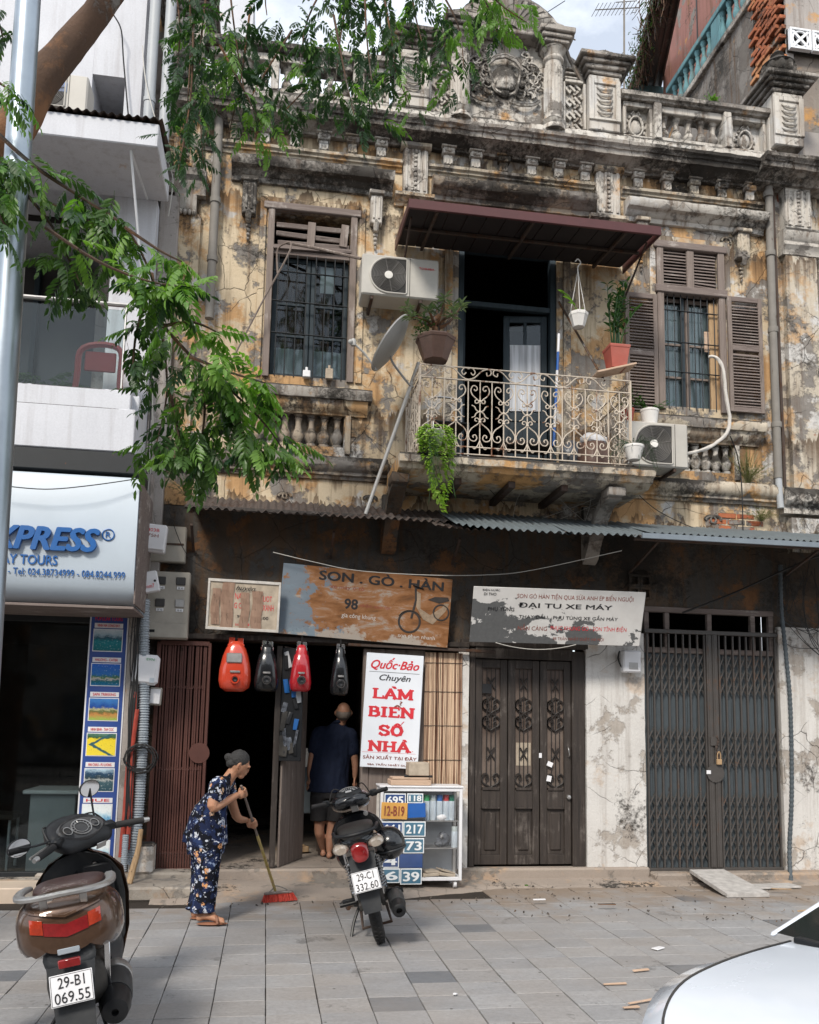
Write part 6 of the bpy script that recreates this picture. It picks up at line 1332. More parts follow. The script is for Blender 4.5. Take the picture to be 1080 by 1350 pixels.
for x in (cx0+.05,cx1-.06):
    for y in (cy0+.05,cy1-.06): m=MB(); m.lathe([(.0,-.014),(.035,-.014),(.035,.014),(0,.014)],14,Matrix.Translation((x,y,.062))@Matrix.Rotation(PI/2,4,'Y')); m.box(x-.018,x+.018,y-.01,y+.02,.07,.1,.003); cbp('castor',m,'box_white')
M['plate_blue']=plain('enamel_blue_plate',(.025,.065,.2),.3,0,.15,5,.02,.15,obj=False); M['plate_teal']=plain('enamel_slate_blue_plate',(.06,.16,.24),.3,0,.15,5,.02,.15,obj=False); M['plate_bright']=plain('enamel_bright_blue_plate',(.01,.1,.38),.3,0,.1,5,.02,.1,obj=False); M['plate_yellow']=plain('yellow_ochre_plate',(.62,.33,.08),.4,0,.15,5,.02,.1,obj=False); M['num_white']=plain('white_enamel',(.75,.77,.78),.3,0,.05,5,0,.05,obj=False)
def nplate(t,u0,v0,u1,v1,mat,ink='num_white',tilt=0,lab='',fat=.03,Y=-.512):
    a=at(u0,v0,Y); b=at(u1,v1,Y); W=b.x-a.x; H=a.z-b.z; o=thing('house_number_plate',lab,'number plate',((a.x+b.x)/2,Y,(a.z+b.z)/2),group='enamel house number plates on the cabinet front')
    m=MB(); m.box(-W/2,W/2,-.003,.003,-H/2,H/2,.002); part('plate',m,'num_white' if ink=='num_white' and t else mat,o,local=True)
    if ink=='num_white' and t:
        m=MB(); m.box(-W/2+.010,W/2-.010,-.0045,-.0028,-H/2+.010,H/2-.010,.001); part('enamel_field',m,mat,o,local=True)
    if t: letters(o,t,(-W*.38,-.006,-H*.30),W*.76,H*.60,ink,fat=fat,ext=.001,local=True)
    o.rotation_euler=(0,tilt,0); return o
nplate('695',507,1046,535,1064,'plate_blue',lab='dark blue plate reading 695, top left of the cabinet'); nplate('118',537,1046,558,1059,'plate_teal',lab='small slate plate reading 118 at the top of the cabinet')
nplate('12-B19',503,1058,537,1080,'plate_yellow','maroon_ink',.03,'yellow ochre plate reading 12-B19',.02,-.522); nplate('',538,1059,561,1078,'plate_bright',tilt=-.05,lab='plain bright blue plate beside the yellow one',Y=-.518)
nplate('661',502,1083,531,1102,'plate_blue',lab='dark blue plate reading 661'); nplate('217',532,1083,561,1103,'plate_teal',lab='slate blue plate with smudged 217 in the row under the yellow plate'); nplate('718',502,1104,531,1124,'plate_blue',lab='dark blue plate reading 718, partly behind the motorbike'); nplate('73',532,1105,559,1125,'plate_teal',lab='slate blue plate with 73 in the middle row'); nplate('4',504,1126,526,1144,'plate_blue',lab='dark blue plate with a 4 next to the motorbike mirror side'); nplate('',527,1126,557,1144,'plate_blue',lab='blank deep blue plate in the fifth row',Y=-.516); nplate('6',505,1145,527,1164,'plate_teal',lab='slate blue plate reading 6 behind the motorbike'); nplate('39',528,1145,556,1166,'plate_teal',lab='slate blue plate reading 39, lowest on the cabinet')
# spray cans and bits
M['can_body']=plain('spray_can_body',(.55,.62,.68),.3,.3,.1,6,.02,.1,obj=False)
def can(x,z,capc,lab,h=.17,y=-.40,body='can_body'):
    if capc not in M: M[capc]=plain(capc,CAPC[capc],.4,0,.1,6,.02,.05,obj=False)
    o=thing('spray_can',lab,'spray can',(x,y,z),group='spray cans in the glass cabinet'); part('can',MB().lathe([(.0,0),(.03,0),(.031,.005),(.031,h*.74),(.026,h*.8),(0,h*.8)],16),body,o,50,local=True); part('cap',MB().lathe([(.029,h*.76),(.029,h*.98),(.026,h),(0,h)],16),capc,o,50,local=True)
CAPC={'cap_green':(.03,.3,.1),'cap_grey':(.4,.45,.45),'cap_blue':(.02,.12,.4),'cap_red':(.45,.04,.04),'cap_dkgreen':(.01,.14,.08)}
for x,c,l in ((1.59,'cap_green','spray can with a bright green cap'),(1.655,'cap_grey','spray can with a pale grey cap'),(1.72,'cap_blue','spray can with a blue cap'),(1.785,'cap_red','spray can with a red cap'),(1.84,'cap_dkgreen','spray can with a dark green cap')): can(x,.665,c,l+' on the top shelf',.24)
can(1.87,.405,'cap_grey','lone blue and white spray can standing on the middle shelf',.2,-.42)
m=MB(); m.ell((1.74,-.42,.69),(.05,.03,.03)); m.rough(.006,20); solo('crumpled_rag','small crumpled white rag on the top shelf of the cabinet','rag',m,'box_white')
m=MB(); m.ell((1.77,-.35,.47),(.07,.04,.07),12,8); m.ell((1.72,-.38,.43),(.04,.03,.03)); m.rough(.01,18); solo('dark_bag','dark wrinkled bag on the middle shelf','bag',m,'film')
for x,z,l in ((1.62,.135,'flat stack of papers at the bottom left of the cabinet'),(1.78,.135,'loose booklet leaning at the bottom right of the cabinet')):
    m=MB(); m.ob((x,-.4,z+.02),(.16,.2,.03),(0,.15 if x>1.7 else -.05,.1),.003); m.ob((x+.01,-.4,z+.045),(.14,.18,.012),(0,.25 if x>1.7 else 0,.2),.002); solo('paper_stack',l,'papers',m,'paper')
# things on the cabinet top
m=MB(); m.box(1.22,1.62,-.48,-.22,1.0,1.05,.006); m.box(1.24,1.6,-.47,-.23,1.052,1.075,.004); solo('wooden_tray','shallow wooden tray on top of the display cabinet','tray',m,'plank'); m=MB(); m.box(1.40,1.60,-.45,-.25,1.09,1.22,.006); solo('cardboard_box','small brown cardboard box on the wooden tray','box',m,'paper')
m=MB(); m.tube([(1.36,-.42,1.085),(1.64,-.42,1.085)],.012,7); solo('hand_tool','dark hand tool lying across the tray','tool',m,'black_plastic')
# ================================================================ shop interior items
gb_=thing('grey_metal_box','grey green metal box on legs inside the shop behind the folding shutter','box',(.55,1.,.15)); m=MB(); m.box(.36,.66,.8,1.15,.60,1.10,.01); part('body',m,'gate_sheet',gb_)
for x in (.38,.63):
    for y in (.82,1.12): part('leg',MB().tube([(x,y,.15),(x,y,.6)],.014,6),'rust',gb_)
m=MB(); m.lathe([(0,0),(.05,0),(.05,.08),(.02,.13),(.02,.2),(0,.2)],14,(.47,.9,1.102)); solo('clear_bottle','small clear bottle standing on the grey metal box','bottle',m,'pot_white'); m=MB(); m.lathe([(0,0),(.04,0),(.045,.1),(0,.1)],14,(.56,.92,1.102)); solo('tin_mug','pale tin mug standing on the grey metal box','mug',m,'silver')
m=MB(); m.ob((.35,1.0,.2),(.3,.2,.06),(0,0,.3),.004); solo('floor_parts_tray','low tray of parts on the shop floor','tray',m,'raw_wood')
for i,(x,y,z,l) in enumerate(((-.2,2.5,.9,'shelf of dark parts at the back of the shop'),)):
    sh=thing('parts_rack',l,'shelf',(1.3,1.6,.15))
    for xx in (1.1,1.8): m=MB(); m.box(xx,xx+.04,1.5,1.9,.15,2.2,.004); part('upright',m,'dark_wood',sh)
    for zz in (.4,.9,1.4,1.9): m=MB(); m.box(1.1,1.84,1.5,1.9,zz,zz+.03,.004); part('shelf',m,'dark_wood',sh)
# ================================================================ meter boxes and cabling at the left
def boxat(name,label,cat,u0,v0,u1,v1,Y,d,mat,rot=0,b=.012,parts=None,grp=None):
    a=at(u0,v0,Y); c=at(u1,v1,Y); W=c.x-a.x; H=a.z-c.z; o=thing(name,label,cat,((a.x+c.x)/2,Y,(a.z+c.z)/2),group=grp); m=MB(); m.box(-W/2,W/2,0,d,-H/2,H/2,b); part('housing',m,mat,o,local=True); o.rotation_euler=(0,rot,0); return o,W,H
g_='white junction boxes on the cable run'
o,W,H=boxat('junction_box','white junction box tilted, uppermost on the cable run, with faded red marks','junction box',182,690,218,728,-.42,.1,'box_white',.07,grp=g_); m=MB(); m.box(-W/2+.005,W/2-.005,-.02,0,-H/2+.02,H/2,.01); part('lid',m,'box_white',o,local=True); letters(o,'H03B',(-W*.2,-.022,H*.22),W*.45,H*.12,'red_ink',ext=.0005,local=True); letters(o,'475H',(-W*.26,-.022,H*.02),W*.5,H*.12,'maroon_ink',ext=.0005,local=True)
o,W,H=boxat('junction_box','small white junction box tilted over the meter cabinet with red writing','junction box',180,753,208,782,-.42,.07,'box_white',-.22,grp=g_); m=MB(); m.box(-W/2+.004,W/2-.004,-.012,0,-H/2+.004,H/2-.004,.005); part('lid',m,'box_white',o,local=True); letters(o,'08mm7',(-W*.3,-.014,-H*.3),W*.6,H*.18,'red_ink',ext=.0005,local=True); m=MB(); m.lathe([(0,0),(.012,0),(0,.004)],10,Matrix.Translation((W*.36,-.014,0))@Matrix.Rotation(PI/2,4,'X')); part('grommet',m,'cable',o,local=True)
o,W,H=boxat('junction_box','rounded white junction box halfway down with a small blue sticker','junction box',176,862,208,903,-.42,.1,'box_white',.06,.03,grp=g_); m=MB(); m.box(W*.2,W*.38,-.003,0,-H*.42,-H*.26); part('sticker',m,'can_body',o,local=True); letters(o,'EVN',(W*.0,-.003,H*.3),W*.3,H*.08,'cap_green',ext=.0005,local=True)
o,W,H=boxat('junction_box','small narrow beige junction box beside the red gate','junction box',197,906,212,930,-.3,.08,'box_grey',.05,.01,grp=g_); m=MB(); m.box(-W/2+.01,W/2-.01,-.01,0,-H/2+.015,H/2-.015,.004); part('lid',m,'box_white',o,local=True)
o,W,H=boxat('meter_cabinet','grimy beige electricity cabinet with four meter windows','meter cabinet',190,752,247,843,-.2,.12,'box_grey')
for i,(fx,fz) in enumerate(((-.12,.36),(.3,.36),(-.12,.03),(.3,.03))):
    m=MB(); m.box(W*fx-.045,W*fx+.045,-.014,0,H*fz-.04,H*fz+.04,.006); part('meter_window',m,'smoke_glass' if i!=3 else 'silver',o,local=True); m=MB(); m.box(W*fx-.035,W*fx+.035,-.008,0,H*fz-.085,H*fz-.055,.002); part('meter_label',m,'box_white',o,local=True); letters(o,'28 40',(W*fx-.025,-.0085,H*fz-.08),.05,.018,'ink',ext=.0003,local=True)
m=MB(); m.box(-W/2+.005,W/2-.005,-.012,0,-H/2+.01,-H*.27,.006); part('cover',m,'box_grey',o,local=True); m=MB(); m.box(-W*.42,-W*.2,-.016,-.011,-H*.41,-H*.37,.002); part('slot',m,'black_plastic',o,local=True)
o,W,H=boxat('meter_cabinet','closed upper beige cabinet behind the tilted junction box','meter cabinet',196,692,244,742,-.14,.1,'box_grey',.0); m=MB(); m.box(-W/2+.02,W/2-.02,-.01,0,-.01,.01,.003); part('clasp',m,'rust',o,local=True)
# corrugated conduit
def ribbed(pts,r,mat,name,label,cat,pitch=.024):
    P=smoothp(pts,8); L_=0; out=[];rr=[]; k=0; prev=P[0]; 
    for a,b in zip(P[:-1],P[1:]):
        n=max(1,int((b-a).length/(pitch/4)))
        for i in range(n): out.append(a.lerp(b,i/n)); L_+=(b-a).length/n; rr.append(r*(1+.10*math.copysign(1,math.sin(2*PI*L_/pitch))))
    return solo(name,label,cat,MB().tube(out,rr,12),mat,smooth=20)
Yc=-.36
ribbed([at(191,790,Yc),at(190,850,Yc),at(190,930,Yc),at(186,1020,Yc),at(181,1085,Yc),at(172,1140,Yc)],.048,'conduit','corrugated_conduit','thick ribbed grey conduit running down beside the red gate','conduit')
ribbed([at(166,1100,-.45),at(163,1150,-.5)],.028,'conduit','corrugated_conduit','short ribbed grey hose at the foot of the banner','conduit',.018)
for k,(pts,r,l) in enumerate((([(178,912),(176,960),(170,1010),(166,1060),(160,1130)],.028,'faded red conduit against the banner edge'),([(181,935),(175,985),(172,1060),(168,1120)],.022,'thinner red conduit beside the ribbed grey conduit'))):
    solo('red_conduit',l,'conduit',MB().tube(smoothp([at(u,v,-.40-.02*k) for u,v in pts],5),r,8).rough(.004,9),'conduit_red')
rn=random.Random(31)
def cable(pts,r,label,mat='cable',grp='loose cables on the house fronts',n=6): return solo('cable',label,'cable',MB().tube(smoothp(pts,n),r,5),mat,group=grp)
m=MB()
c=at(186,1000,-.43)
for k in range(5):
    rr=.13+rn.uniform(-.02,.02); ph=rn.uniform(0,6); m.tube([c+Vector((rr*math.cos(t+ph)+rn.uniform(-.006,.006),-.012*k,rr*.9*math.sin(t+ph)+rn.uniform(-.006,.006))) for t in [i*PI/12 for i in range(25)]],.007,5,False)
solo('cable_coil','loose coil of black cable looped round the grey conduit','cable',m,'cable')
cbn=thing('cable_bundle','bundle of loose black cables between the tour banner and the red gate','cables',tuple(at(185,1090,-.43)))
def cabp(par,pts,r,mat='cable'): part('cable',MB().tube(smoothp(pts,6),r,5),mat,par)
for k in range(9):
    x=rn.uniform(176,200); cabp(cbn,[at(x+rn.uniform(-6,6),640+rn.uniform(0,30),-.40),at(x-4+rn.uniform(-5,5),760,-.43),at(170+rn.uniform(0,14),870,-.42),at(168+rn.uniform(-2,12),960+rn.uniform(-30,30),-.43),at(163+rn.uniform(0,10),1090,-.44)],.006)
jbn=thing('cable_bundle','thin pale and dark cables running down the joint of the white building','cables',tuple(at(200,600,-.34)))
for k in range(5):
    x=rn.uniform(196,207); cabp(jbn,[at(x,430,-.33),at(x-4,520,-.34),at(x-6+rn.uniform(-3,3),600,-.34),at(x-14+rn.uniform(-4,4),690,-.36)],.005,'cable' if k%2 else 'cable_w')
cable([at(188,60,-.5),at(192,105,-.5),at(207,165,-.5),at(222,215,-.4),at(228,240,-.35),at(222,285,-.33)],.006,'pale cable hanging from the grey drain pipes','cable_w'); cable([at(150,20,-.4),at(160,40,-.4),at(163,80,-.35),at(170,160,-.35)],.008,'black cable crossing the white upper wall')
cable([at(0,640,-1.25),at(60,645,-1.25),at(120,640,-1.25),at(183,631,-1.2)],.005,'thin black wire crossing the top of the white sign box')
cable([at(360,728,-.3),at(410,740,-.3),at(470,752,-.3),at(560,758,-.35),at(640,758,-.4),at(700,752,-.5),at(820,726,-.9)],.004,'pale wire sagging across the dark wall under the canopy','cable_w')
cable([at(220,665,-.2),at(240,720,-.2),at(262,745,-.2),at(300,760,-.2)],.004,'thin wire above the plywood sign'); cable([at(900,808,-.1),at(960,785,-.12),at(1005,765,-.15),at(1060,740,-.3),at(1085,732,-.3)],.012,'thick dark cable rising right of the grey gate')
cable([at(745,1,.5),at(700,30,.5)],.005,'thin overhead wire between the parapet ornaments')
tgl=thing('cable_tangle','tangle of thin black cables on the wall at the far right','cables',tuple(at(1060,800,-.12)))
for k in range(14):
    x=rn.uniform(1035,1075); cabp(tgl,[at(x,735+rn.uniform(0,30),-.12),at(x+rn.uniform(-25,15),790+rn.uniform(-10,25),-.14),at(x+rn.uniform(-5,25),830+rn.uniform(-15,20),-.12),at(1085,850+rn.uniform(-30,20),-.12)],.004)
ribbed([at(1029,745,-.13),at(1030,800,-.13),at(1036,860,-.13),at(1042,930,-.12),at(1044,1040,-.12),at(1041,1120,-.12),at(1043,1165,-.25)],.022,'gate_sheet','flexible_conduit','grey flexible conduit running down right of the lattice gate','conduit',.05)
o,W,H=boxat('power_meter','small white electricity meter at the top of the whitewashed pillar','meter',822,857,846,887,-.18,.1,'box_white',0,.015); m=MB(); m.box(-W*.2,W*.3,-.006,0,-H*.35,-H*.05,.002); part('dial_window',m,'silver',o,local=True)
cable([at(829,887,-.15),at(820,880,-.12),at(815,868,-.1),at(817,858,-.1)],.008,'black cable looping under the small white meter')
svw=thing('stay_wires','thin crossed wires stretched under the balcony slab','wires',tuple(at(720,660,-.3)))
for k in range(5): cabp(svw,[at(745+rn.uniform(-60,60),620+rn.uniform(0,6),-.7),at(740+rn.uniform(-70,70),650,-.4),at(700+rn.uniform(-60,80),690,-.1)],.0022,'cable_w')
cable([at(598,600,-.9),at(640,640,-.5),at(665,665,-.1)],.003,'dark wire from balcony slab to wall')
cable([at(830,640,-.15),at(870,675,-.12),at(940,705,-.2),at(1000,712,-.9)],.005,'dark wire drooping over the band below the right window'); cable([at(963,575,-.2),at(972,600,-.15),at(978,640,-.15),at(980,712,-.16)],.007,'black cable hanging straight down right of the right balusters')
# drain pipes of the old house
m=MB(); m.tube(smoothp([at(289,150,-.08),at(288,180,-.08),at(284,260,-.08),at(276,420,-.08)],4),.047,12); 
for v,u in ((268,284),(345,280)): p=at(u,v,-.08); m.lathe([(.058,0),(.058,.06)],12,p)
solo('drain_pipe','old grey brown drain pipe left of the tall left window','pipe',m,'pipe'); m=MB(); m.tube([at(265,612,-.1),at(264,655,-.1)],.05,12); solo('drain_pipe','short stub of drain pipe above the left end of the canopy','pipe',m,'pvc')
m=MB(); m.tube(smoothp([(5.68,-.09,8.15),(5.67,-.09,7.4),(5.66,-.1,6.2),(5.66,-.1,5.0),(5.66,-.1,4.45)],4),.045,12); 
for z in (7.15,6.2,5.05,7.9): m.lathe([(.056,0),(.058,.015),(.058,.05),(.056,.065)],12,(5.665,-.095,z))
solo('drain_pipe','long mottled grey drain pipe between the right shutter and the right pilaster','pipe',m,'pipe'); m=MB(); m.tube([(5.66,-.1,4.46),(5.67,-.11,4.1)],.038,12); solo('drain_pipe','short white plastic end piece below the long right drain pipe','pipe',m,'pvc'); m=MB(); m.tube([(5.74,-.07,8.1),(5.76,-.07,4.1)],.018,7); solo('drain_pipe','thin dark pipe running beside the long right drain pipe','pipe',m,'rust')
# AC units on the facade
AA=at(478,333,-.42); AB=at(578,396,-.42)
a=acunit('air_conditioner','cream air conditioner mounted between the left window and the balcony door',AA.x,AB.x,-.42,-.10,AB.z,AA.z,fan=.345,brand='TOSHIBA')
m=MB(); m.box(AA.x+.1,AA.x+.13,-.4,0,AB.z-.04,AB.z-.005,.003); part('bracket_arm',m,'rust',a,local=True); m=MB(); m.box(AB.x-.2,AB.x-.17,-.4,0,AB.z-.04,AB.z-.005,.003); part('bracket_arm',m,'rust',a,local=True)
a=acunit('air_conditioner','grey cream air conditioner at the right end of the balcony under two flower pots',3.62,4.36,-.52,-.20,4.36,4.85,fan=.47)
m=MB(); m.box(3.75,3.78,-.5,0,4.32,4.355,.003); part('bracket_arm',m,'rust',a,local=True); m=MB(); m.box(4.2,4.23,-.5,0,4.32,4.355,.003); part('bracket_arm',m,'rust',a,local=True)
# satellite dish and its pole
sdsh=thing('satellite_dish','grey satellite dish seen edge on beside the balcony','satellite dish',(1.25,-.6,5.3))
c=at(514,452,-.62); m=MB(); n=18; prof=[(.0,.07),(.08,.065),(.16,.05),(.25,.02),(.32,.0),(.325,-.008),(.25,.01),(.16,.038),(.0,.058)]
# axis chosen so the dish is seen nearly from the side, rim tilted
ax=Vector((-.76,.12,.52)).normalized(); q=ax.to_track_quat('Z','Y').to_matrix().to_4x4(); q.translation=c; inv=[(r,-z) for r,z in prof]
m.lathe([(r,-.07+z*0-(.0) + (r/.32)**2*.07) for r,z in prof[:6]]+[(r,-.085+(r/.32)**2*.07) for r in (.325,.25,.16,.0)],28,q,cap=False); part('reflector',m,'dish',sdsh,60)
lnb=at(466,452,-.62); low=c-Vector((.02,0,.27)); part('feed_arm',MB().tube([at(497,488,-.6),at(480,465,-.6),lnb],.011,6),'dish',sdsh); m=MB(); m.lathe([(0,-.03),(.028,-.03),(.03,.02),(.02,.04),(0,.04)],12,lnb); m.ell(lnb+Vector((-.03,-.02,.0)),(.026,.026,.026)); part('receiver',m,'dish',sdsh)
part('mount_arm',MB().tube(smoothp([at(515,470,-.58),at(519,480,-.5),at(538,505,-.45),at(545,510,-.4)],4),.013,6),'dish',sdsh)
solo('slanting_pole','long grey pipe slanting from the satellite dish down to the canopy','pole',MB().tube([at(552,478,-.42),at(520,570,-.42),at(482,678,-.45)],.019,8),'dish'); solo('slanting_pole','second shorter pipe slanting under the left end of the balcony','pole',MB().tube([at(541,615,-.3),at(532,650,-.3),at(525,678,-.3)],.018,8),'window_wood')
# branch-like poles at the windows
cable([at(366,360,-.15),at(366,330,-.15),at(378,320,-.25),at(384,322,-.28),at(378,340,-.3),at(345,400,-.2),at(302,483,-.12)],.010,'thick pale cable looping out of the left window','window_wood')
solo('window_pole','bare stick jutting from the broken louvre towards the air conditioner','stick',MB().tube(smoothp([at(378,320,-.12),at(420,328,-.2),at(476,341,-.35)],4),.016,7).rough(.003,20),'window_wood')
m=MB(); pp=[at(935,470,-.15),at(945,472,-.22),at(953,485,-.25),at(957,520,-.25),at(962,555,-.25),at(955,575,-.28),at(930,592,-.3),at(896,600,-.3)]; m.tube(smoothp(pp,5),.019,8); solo('taped_pipe','cream wrapped refrigerant pipe curling out of the right window down to the air conditioner','pipe',m.rough(.006,22),'frame_w')
# small bottles on the left sill
for x,lab,mt in ((.28,'small white carton on the left window sill','box_white'),(.52,'cream square bottle on the left window sill','paper')):
    m=MB(); m.box(x-.04,x+.04,-.08,-.02,5.225,5.30 if x<.4 else 5.34,.006); m.lathe([(.014,0),(.014,.04)],10,(x,-.05,5.30 if x<.4 else 5.34)); solo('sill_bottle',lab,'bottle',m,mt)
# ================================================================ lamp post, tree, foliage
p0=at(38,-10,-4.5); p1=at(-6,650,-4.5); d=(p1-p0); foot=p0+d*((p0.z)/(p0.z-p1.z)); top=p0-d*.35
m=MB(); m.tube([foot.lerp(top,i/10) for i in range(11)],[.085-.0025*i for i in range(11)],20); lp=thing('lamp_post','bare galvanised lamp post leaning slightly at the left edge','lamp post',tuple(foot)); part('pole',m,'galv',lp)
m=MB(); m.lathe([(0,0),(.16,0),(.16,.02),(.1,.04),(0,.04)],16,foot); part('base_plate',m,'galv',lp)
tr=thing('street_tree','street tree reaching in from the left with drooping feathery leaf sprays','tree',(-3.6,-4.3,0))
m=MB(); m.tube(smoothp([(-3.6,-4.3,-.1),(-3.55,-4.25,1.5),(-3.45,-4.2,3.2),(-3.2,-4.1,4.4)],4),[.26-.006*i for i in range(13)],14).rough(.012,5); part('trunk',m,'bark',tr,60)
lm=smoothp([(-3.2,-4.1,4.3),(-2.6,-4.,4.6),at(-10,190,-3.9),at(52,108,-3.9),at(108,42,-3.9),at(165,-30,-3.9),at(260,-120,-3.6)],6)
m=MB(); m.tube(lm,[.15-.0028*i*.9 for i in range(len(lm))],14).rough(.008,8); part('limb',m,'bark',tr,60)
rn=random.Random(77)
def leaflet(mb,base,dr,up,L_,W):
    dr=dr.normalized(); s=dr.cross(up).normalized(); u=s.cross(dr); a=base+dr*L_*.33; b=base+dr*L_*.7-u*L_*.05; t=base+dr*L_-u*L_*.16
    mb.add([base,a+s*W*.5+u*W*.14,a,a-s*W*.5+u*W*.14,b+s*W*.42+u*W*.1,b,b-s*W*.42+u*W*.1,t],[(0,2,1),(0,3,2),(1,2,5,4),(2,3,6,5),(4,5,7),(5,6,7)])
def frond(L_=.34,pairs=7,ll=.10,lw=.036,droop=.35,seed=0):
    r=random.Random(seed); mb=MB(); pts=[Vector((L_*t,.01*math.sin(t*5+seed),-droop*L_*t*t)) for t in [i/8 for i in range(9)]]; mb.tube(pts,[.0022-.00015*i for i in range(9)],3,False)
    for i in range(pairs):
        t=.18+.8*i/pairs; k=min(7,int(t*8)); p=pts[k].lerp(pts[k+1],t*8-k); tg=(pts[k+1]-pts[k]).normalized(); sc=(.75+.5*math.sin(PI*min(1,t+.12)))
        for q in (1,-1):
            ang=R(58-18*t)+r.uniform(-.12,.12); dr=tg*math.cos(ang)+Vector((0,q,0))*math.sin(ang)+Vector((0,0,-.28+r.uniform(-.18,.12))); leaflet(mb,p+tg*r.uniform(-.006,.006),dr,Vector((0,0,1)),ll*sc*r.uniform(.85,1.12),lw*r.uniform(.9,1.15))
    leaflet(mb,pts[-1],pts[-1]-pts[-2],Vector((0,0,1)),ll,lw); return mb
FR=[frond(.31+.03*(i%3),7+i%2,.092+.008*(i%3),.033+.002*(i%2),.15+.11*i,i) for i in range(5)]
FM={(i,mt):FR[i].mesh('leaf_spray',mt,0,nrm=False) for i in range(5) for mt in ('leaf','leaf_y')}
fronds=[]
def twig(pts,n,Y,spread=.1,bright=.1,scale=1.,rr=.007,drop=.22,fork=0):
    P=smoothp([at(u,v,Y+(y[0] if y else 0)) for u,v,*y in pts],4); part('branch',MB().tube(P,[rr*(1.5-1.1*i/len(P)) for i in range(len(P))],5),'bark',tr)
    for k in range(n):
        f=rn.uniform(.08,1.); f=f**.8; i=min(len(P)-2,int(f*(len(P)-1))); p=P[i].lerp(P[i+1],f*(len(P)-1)-i)+Vector((rn.gauss(0,spread*.35),rn.gauss(0,spread*.6),rn.gauss(0,spread*.3)))
        tg=(P[i+1]-P[i]).normalized(); a=rn.uniform(0,2*PI); dr=Vector((math.cos(a),math.sin(a)*.8,-drop+rn.gauss(0,.3)))+tg*.35; fronds.append((p,dr.normalized(),rn.uniform(.8,1.15)*scale,rn.random()<bright,rn.uniform(-.5,.5)))
# canopy hanging in front of the cornice
for u0,v0,u1,v1,n,Y,br in ((228,-40,232,110,12,-2.7,.05),(250,-40,243,195,20,-2.8,.05),(275,-30,268,215,22,-2.6,.12),(255,30,235,225,16,-2.9,.1),(300,-40,322,120,16,-2.7,.1),(330,10,300,185,16,-2.5,.15),(290,60,345,165,14,-2.8,.3),(372,-40,352,20,7,-2.6,.05),(440,-40,395,90,16,-2.6,.05),(465,-40,440,135,20,-2.4,.08),(480,-30,497,150,20,-2.7,.1),(430,70,372,150,16,-2.5,.1),(500,-40,525,110,17,-2.6,.08),(540,-40,565,85,15,-2.5,.08),(570,-30,612,90,15,-2.7,.2),(615,-30,655,42,12,-2.6,.5),(640,-25,695,30,13,-2.8,.75),(590,10,600,108,10,-2.5,.55),(545,-50,640,-5,12,-2.6,.1),(440,20,470,165,12,-2.9,.1),(385,40,330,130,9,-2.7,.15),(410,-40,470,10,8,-2.6,.05),(500,30,540,140,8,-2.4,.2)):
    twig([(u0,v0),((u0+u1)/2+rn.uniform(-12,12),(v0+v1)/2),(u1,v1)],int(n*1.5),Y,.2,min(1,br*1.4),.56)
# sprays hanging on the left
twig([(-30,150),(40,215),(110,262),(165,300),(198,360),(215,430)],int(28*1.35),-4.6,.12,.3,0.58,.009)
twig([(165,300),(210,330),(240,345)],int(8*1.35),-4.7,.06,.9,0.55); twig([(60,300),(130,345),(200,372),(262,378)],int(20*1.35),-4.8,.08,.7,0.62); twig([(30,250),(70,300),(95,350),(110,380)],int(15*1.35),-4.5,.12,.08,0.58); twig([(70,270),(130,300),(170,345)],int(16*1.35),-4.6,.12,.25,0.62)
twig([(200,360),(215,450),(220,520),(205,590)],int(18*1.35),-4.4,.10,.05,0.58); twig([(190,400),(178,450),(175,500)],int(9*1.35),-4.4,.07,.05,0.55); twig([(215,430),(255,425),(290,440)],int(8*1.35),-4.7,.06,.95,0.56)
twig([(215,430),(262,480),(310,520),(350,560),(378,600)],int(30*1.35),-4.6,.10,.6,0.62); twig([(250,470),(300,490),(350,505)],int(14*1.35),-4.8,.07,.85,0.62); twig([(262,480),(270,540),(262,600)],int(20*1.35),-4.5,.10,.12,0.61); twig([(300,520),(320,570),(330,600)],int(12*1.35),-4.6,.08,.3,0.62); twig([(225,520),(235,570),(240,600)],int(9*1.35),-4.5,.06,.15,0.55)
twig([(-20,100),(0,110),(14,120)],int(8*1.35),-4.85,.08,.95,0.47); twig([(-30,190),(0,215),(12,260)],int(16*1.35),-4.8,.1,.35,0.58); twig([(-30,10),(-6,20),(4,50)],int(10*1.35),-4.3,.1,.05,0.55); twig([(-20,240),(0,285),(10,300)],int(6*1.35),-4.9,.08,.05,0.62)
def fmat(p,dr,sc,roll):
    x=dr; z=Vector((0,0,1))-x*x.z; z=z.normalized() if z.length>1e-3 else Vector((1,0,0)); y=z.cross(x); m=Matrix((x,y,z)).transposed()@Matrix.Rotation(roll,3,'X'); m=m.to_4x4()@Matrix.Diagonal((sc,sc,sc,1)); m.translation=p; return m
def camdist(p): return (p-Vector((0,CAM_Y,CAM_Z))).length
fronds.sort(key=lambda f:camdist(f[0])/f[2])
st_={'leaf':MB(),'leaf_y':MB()}
for k,(p,dr,sc,by,ro) in enumerate(fronds):
    mt='leaf_y' if by else 'leaf'; i=rn.randrange(5); mm=fmat(p,dr,sc,ro)
    if k<300:
        o=bpy.data.objects.new('leaf_spray',FM[i,mt]); COL.objects.link(o); o.parent=tr; q=mm.copy(); q.translation=p-tr.location; o.matrix_local=q
    else:
        F=FR[i]; st_[mt].add([mm@v for v in F.v],F.f)
for mt,mb in st_.items():
    if mb.v: part('foliage',mb,mt,tr,0,kind='stuff',nrm=False)
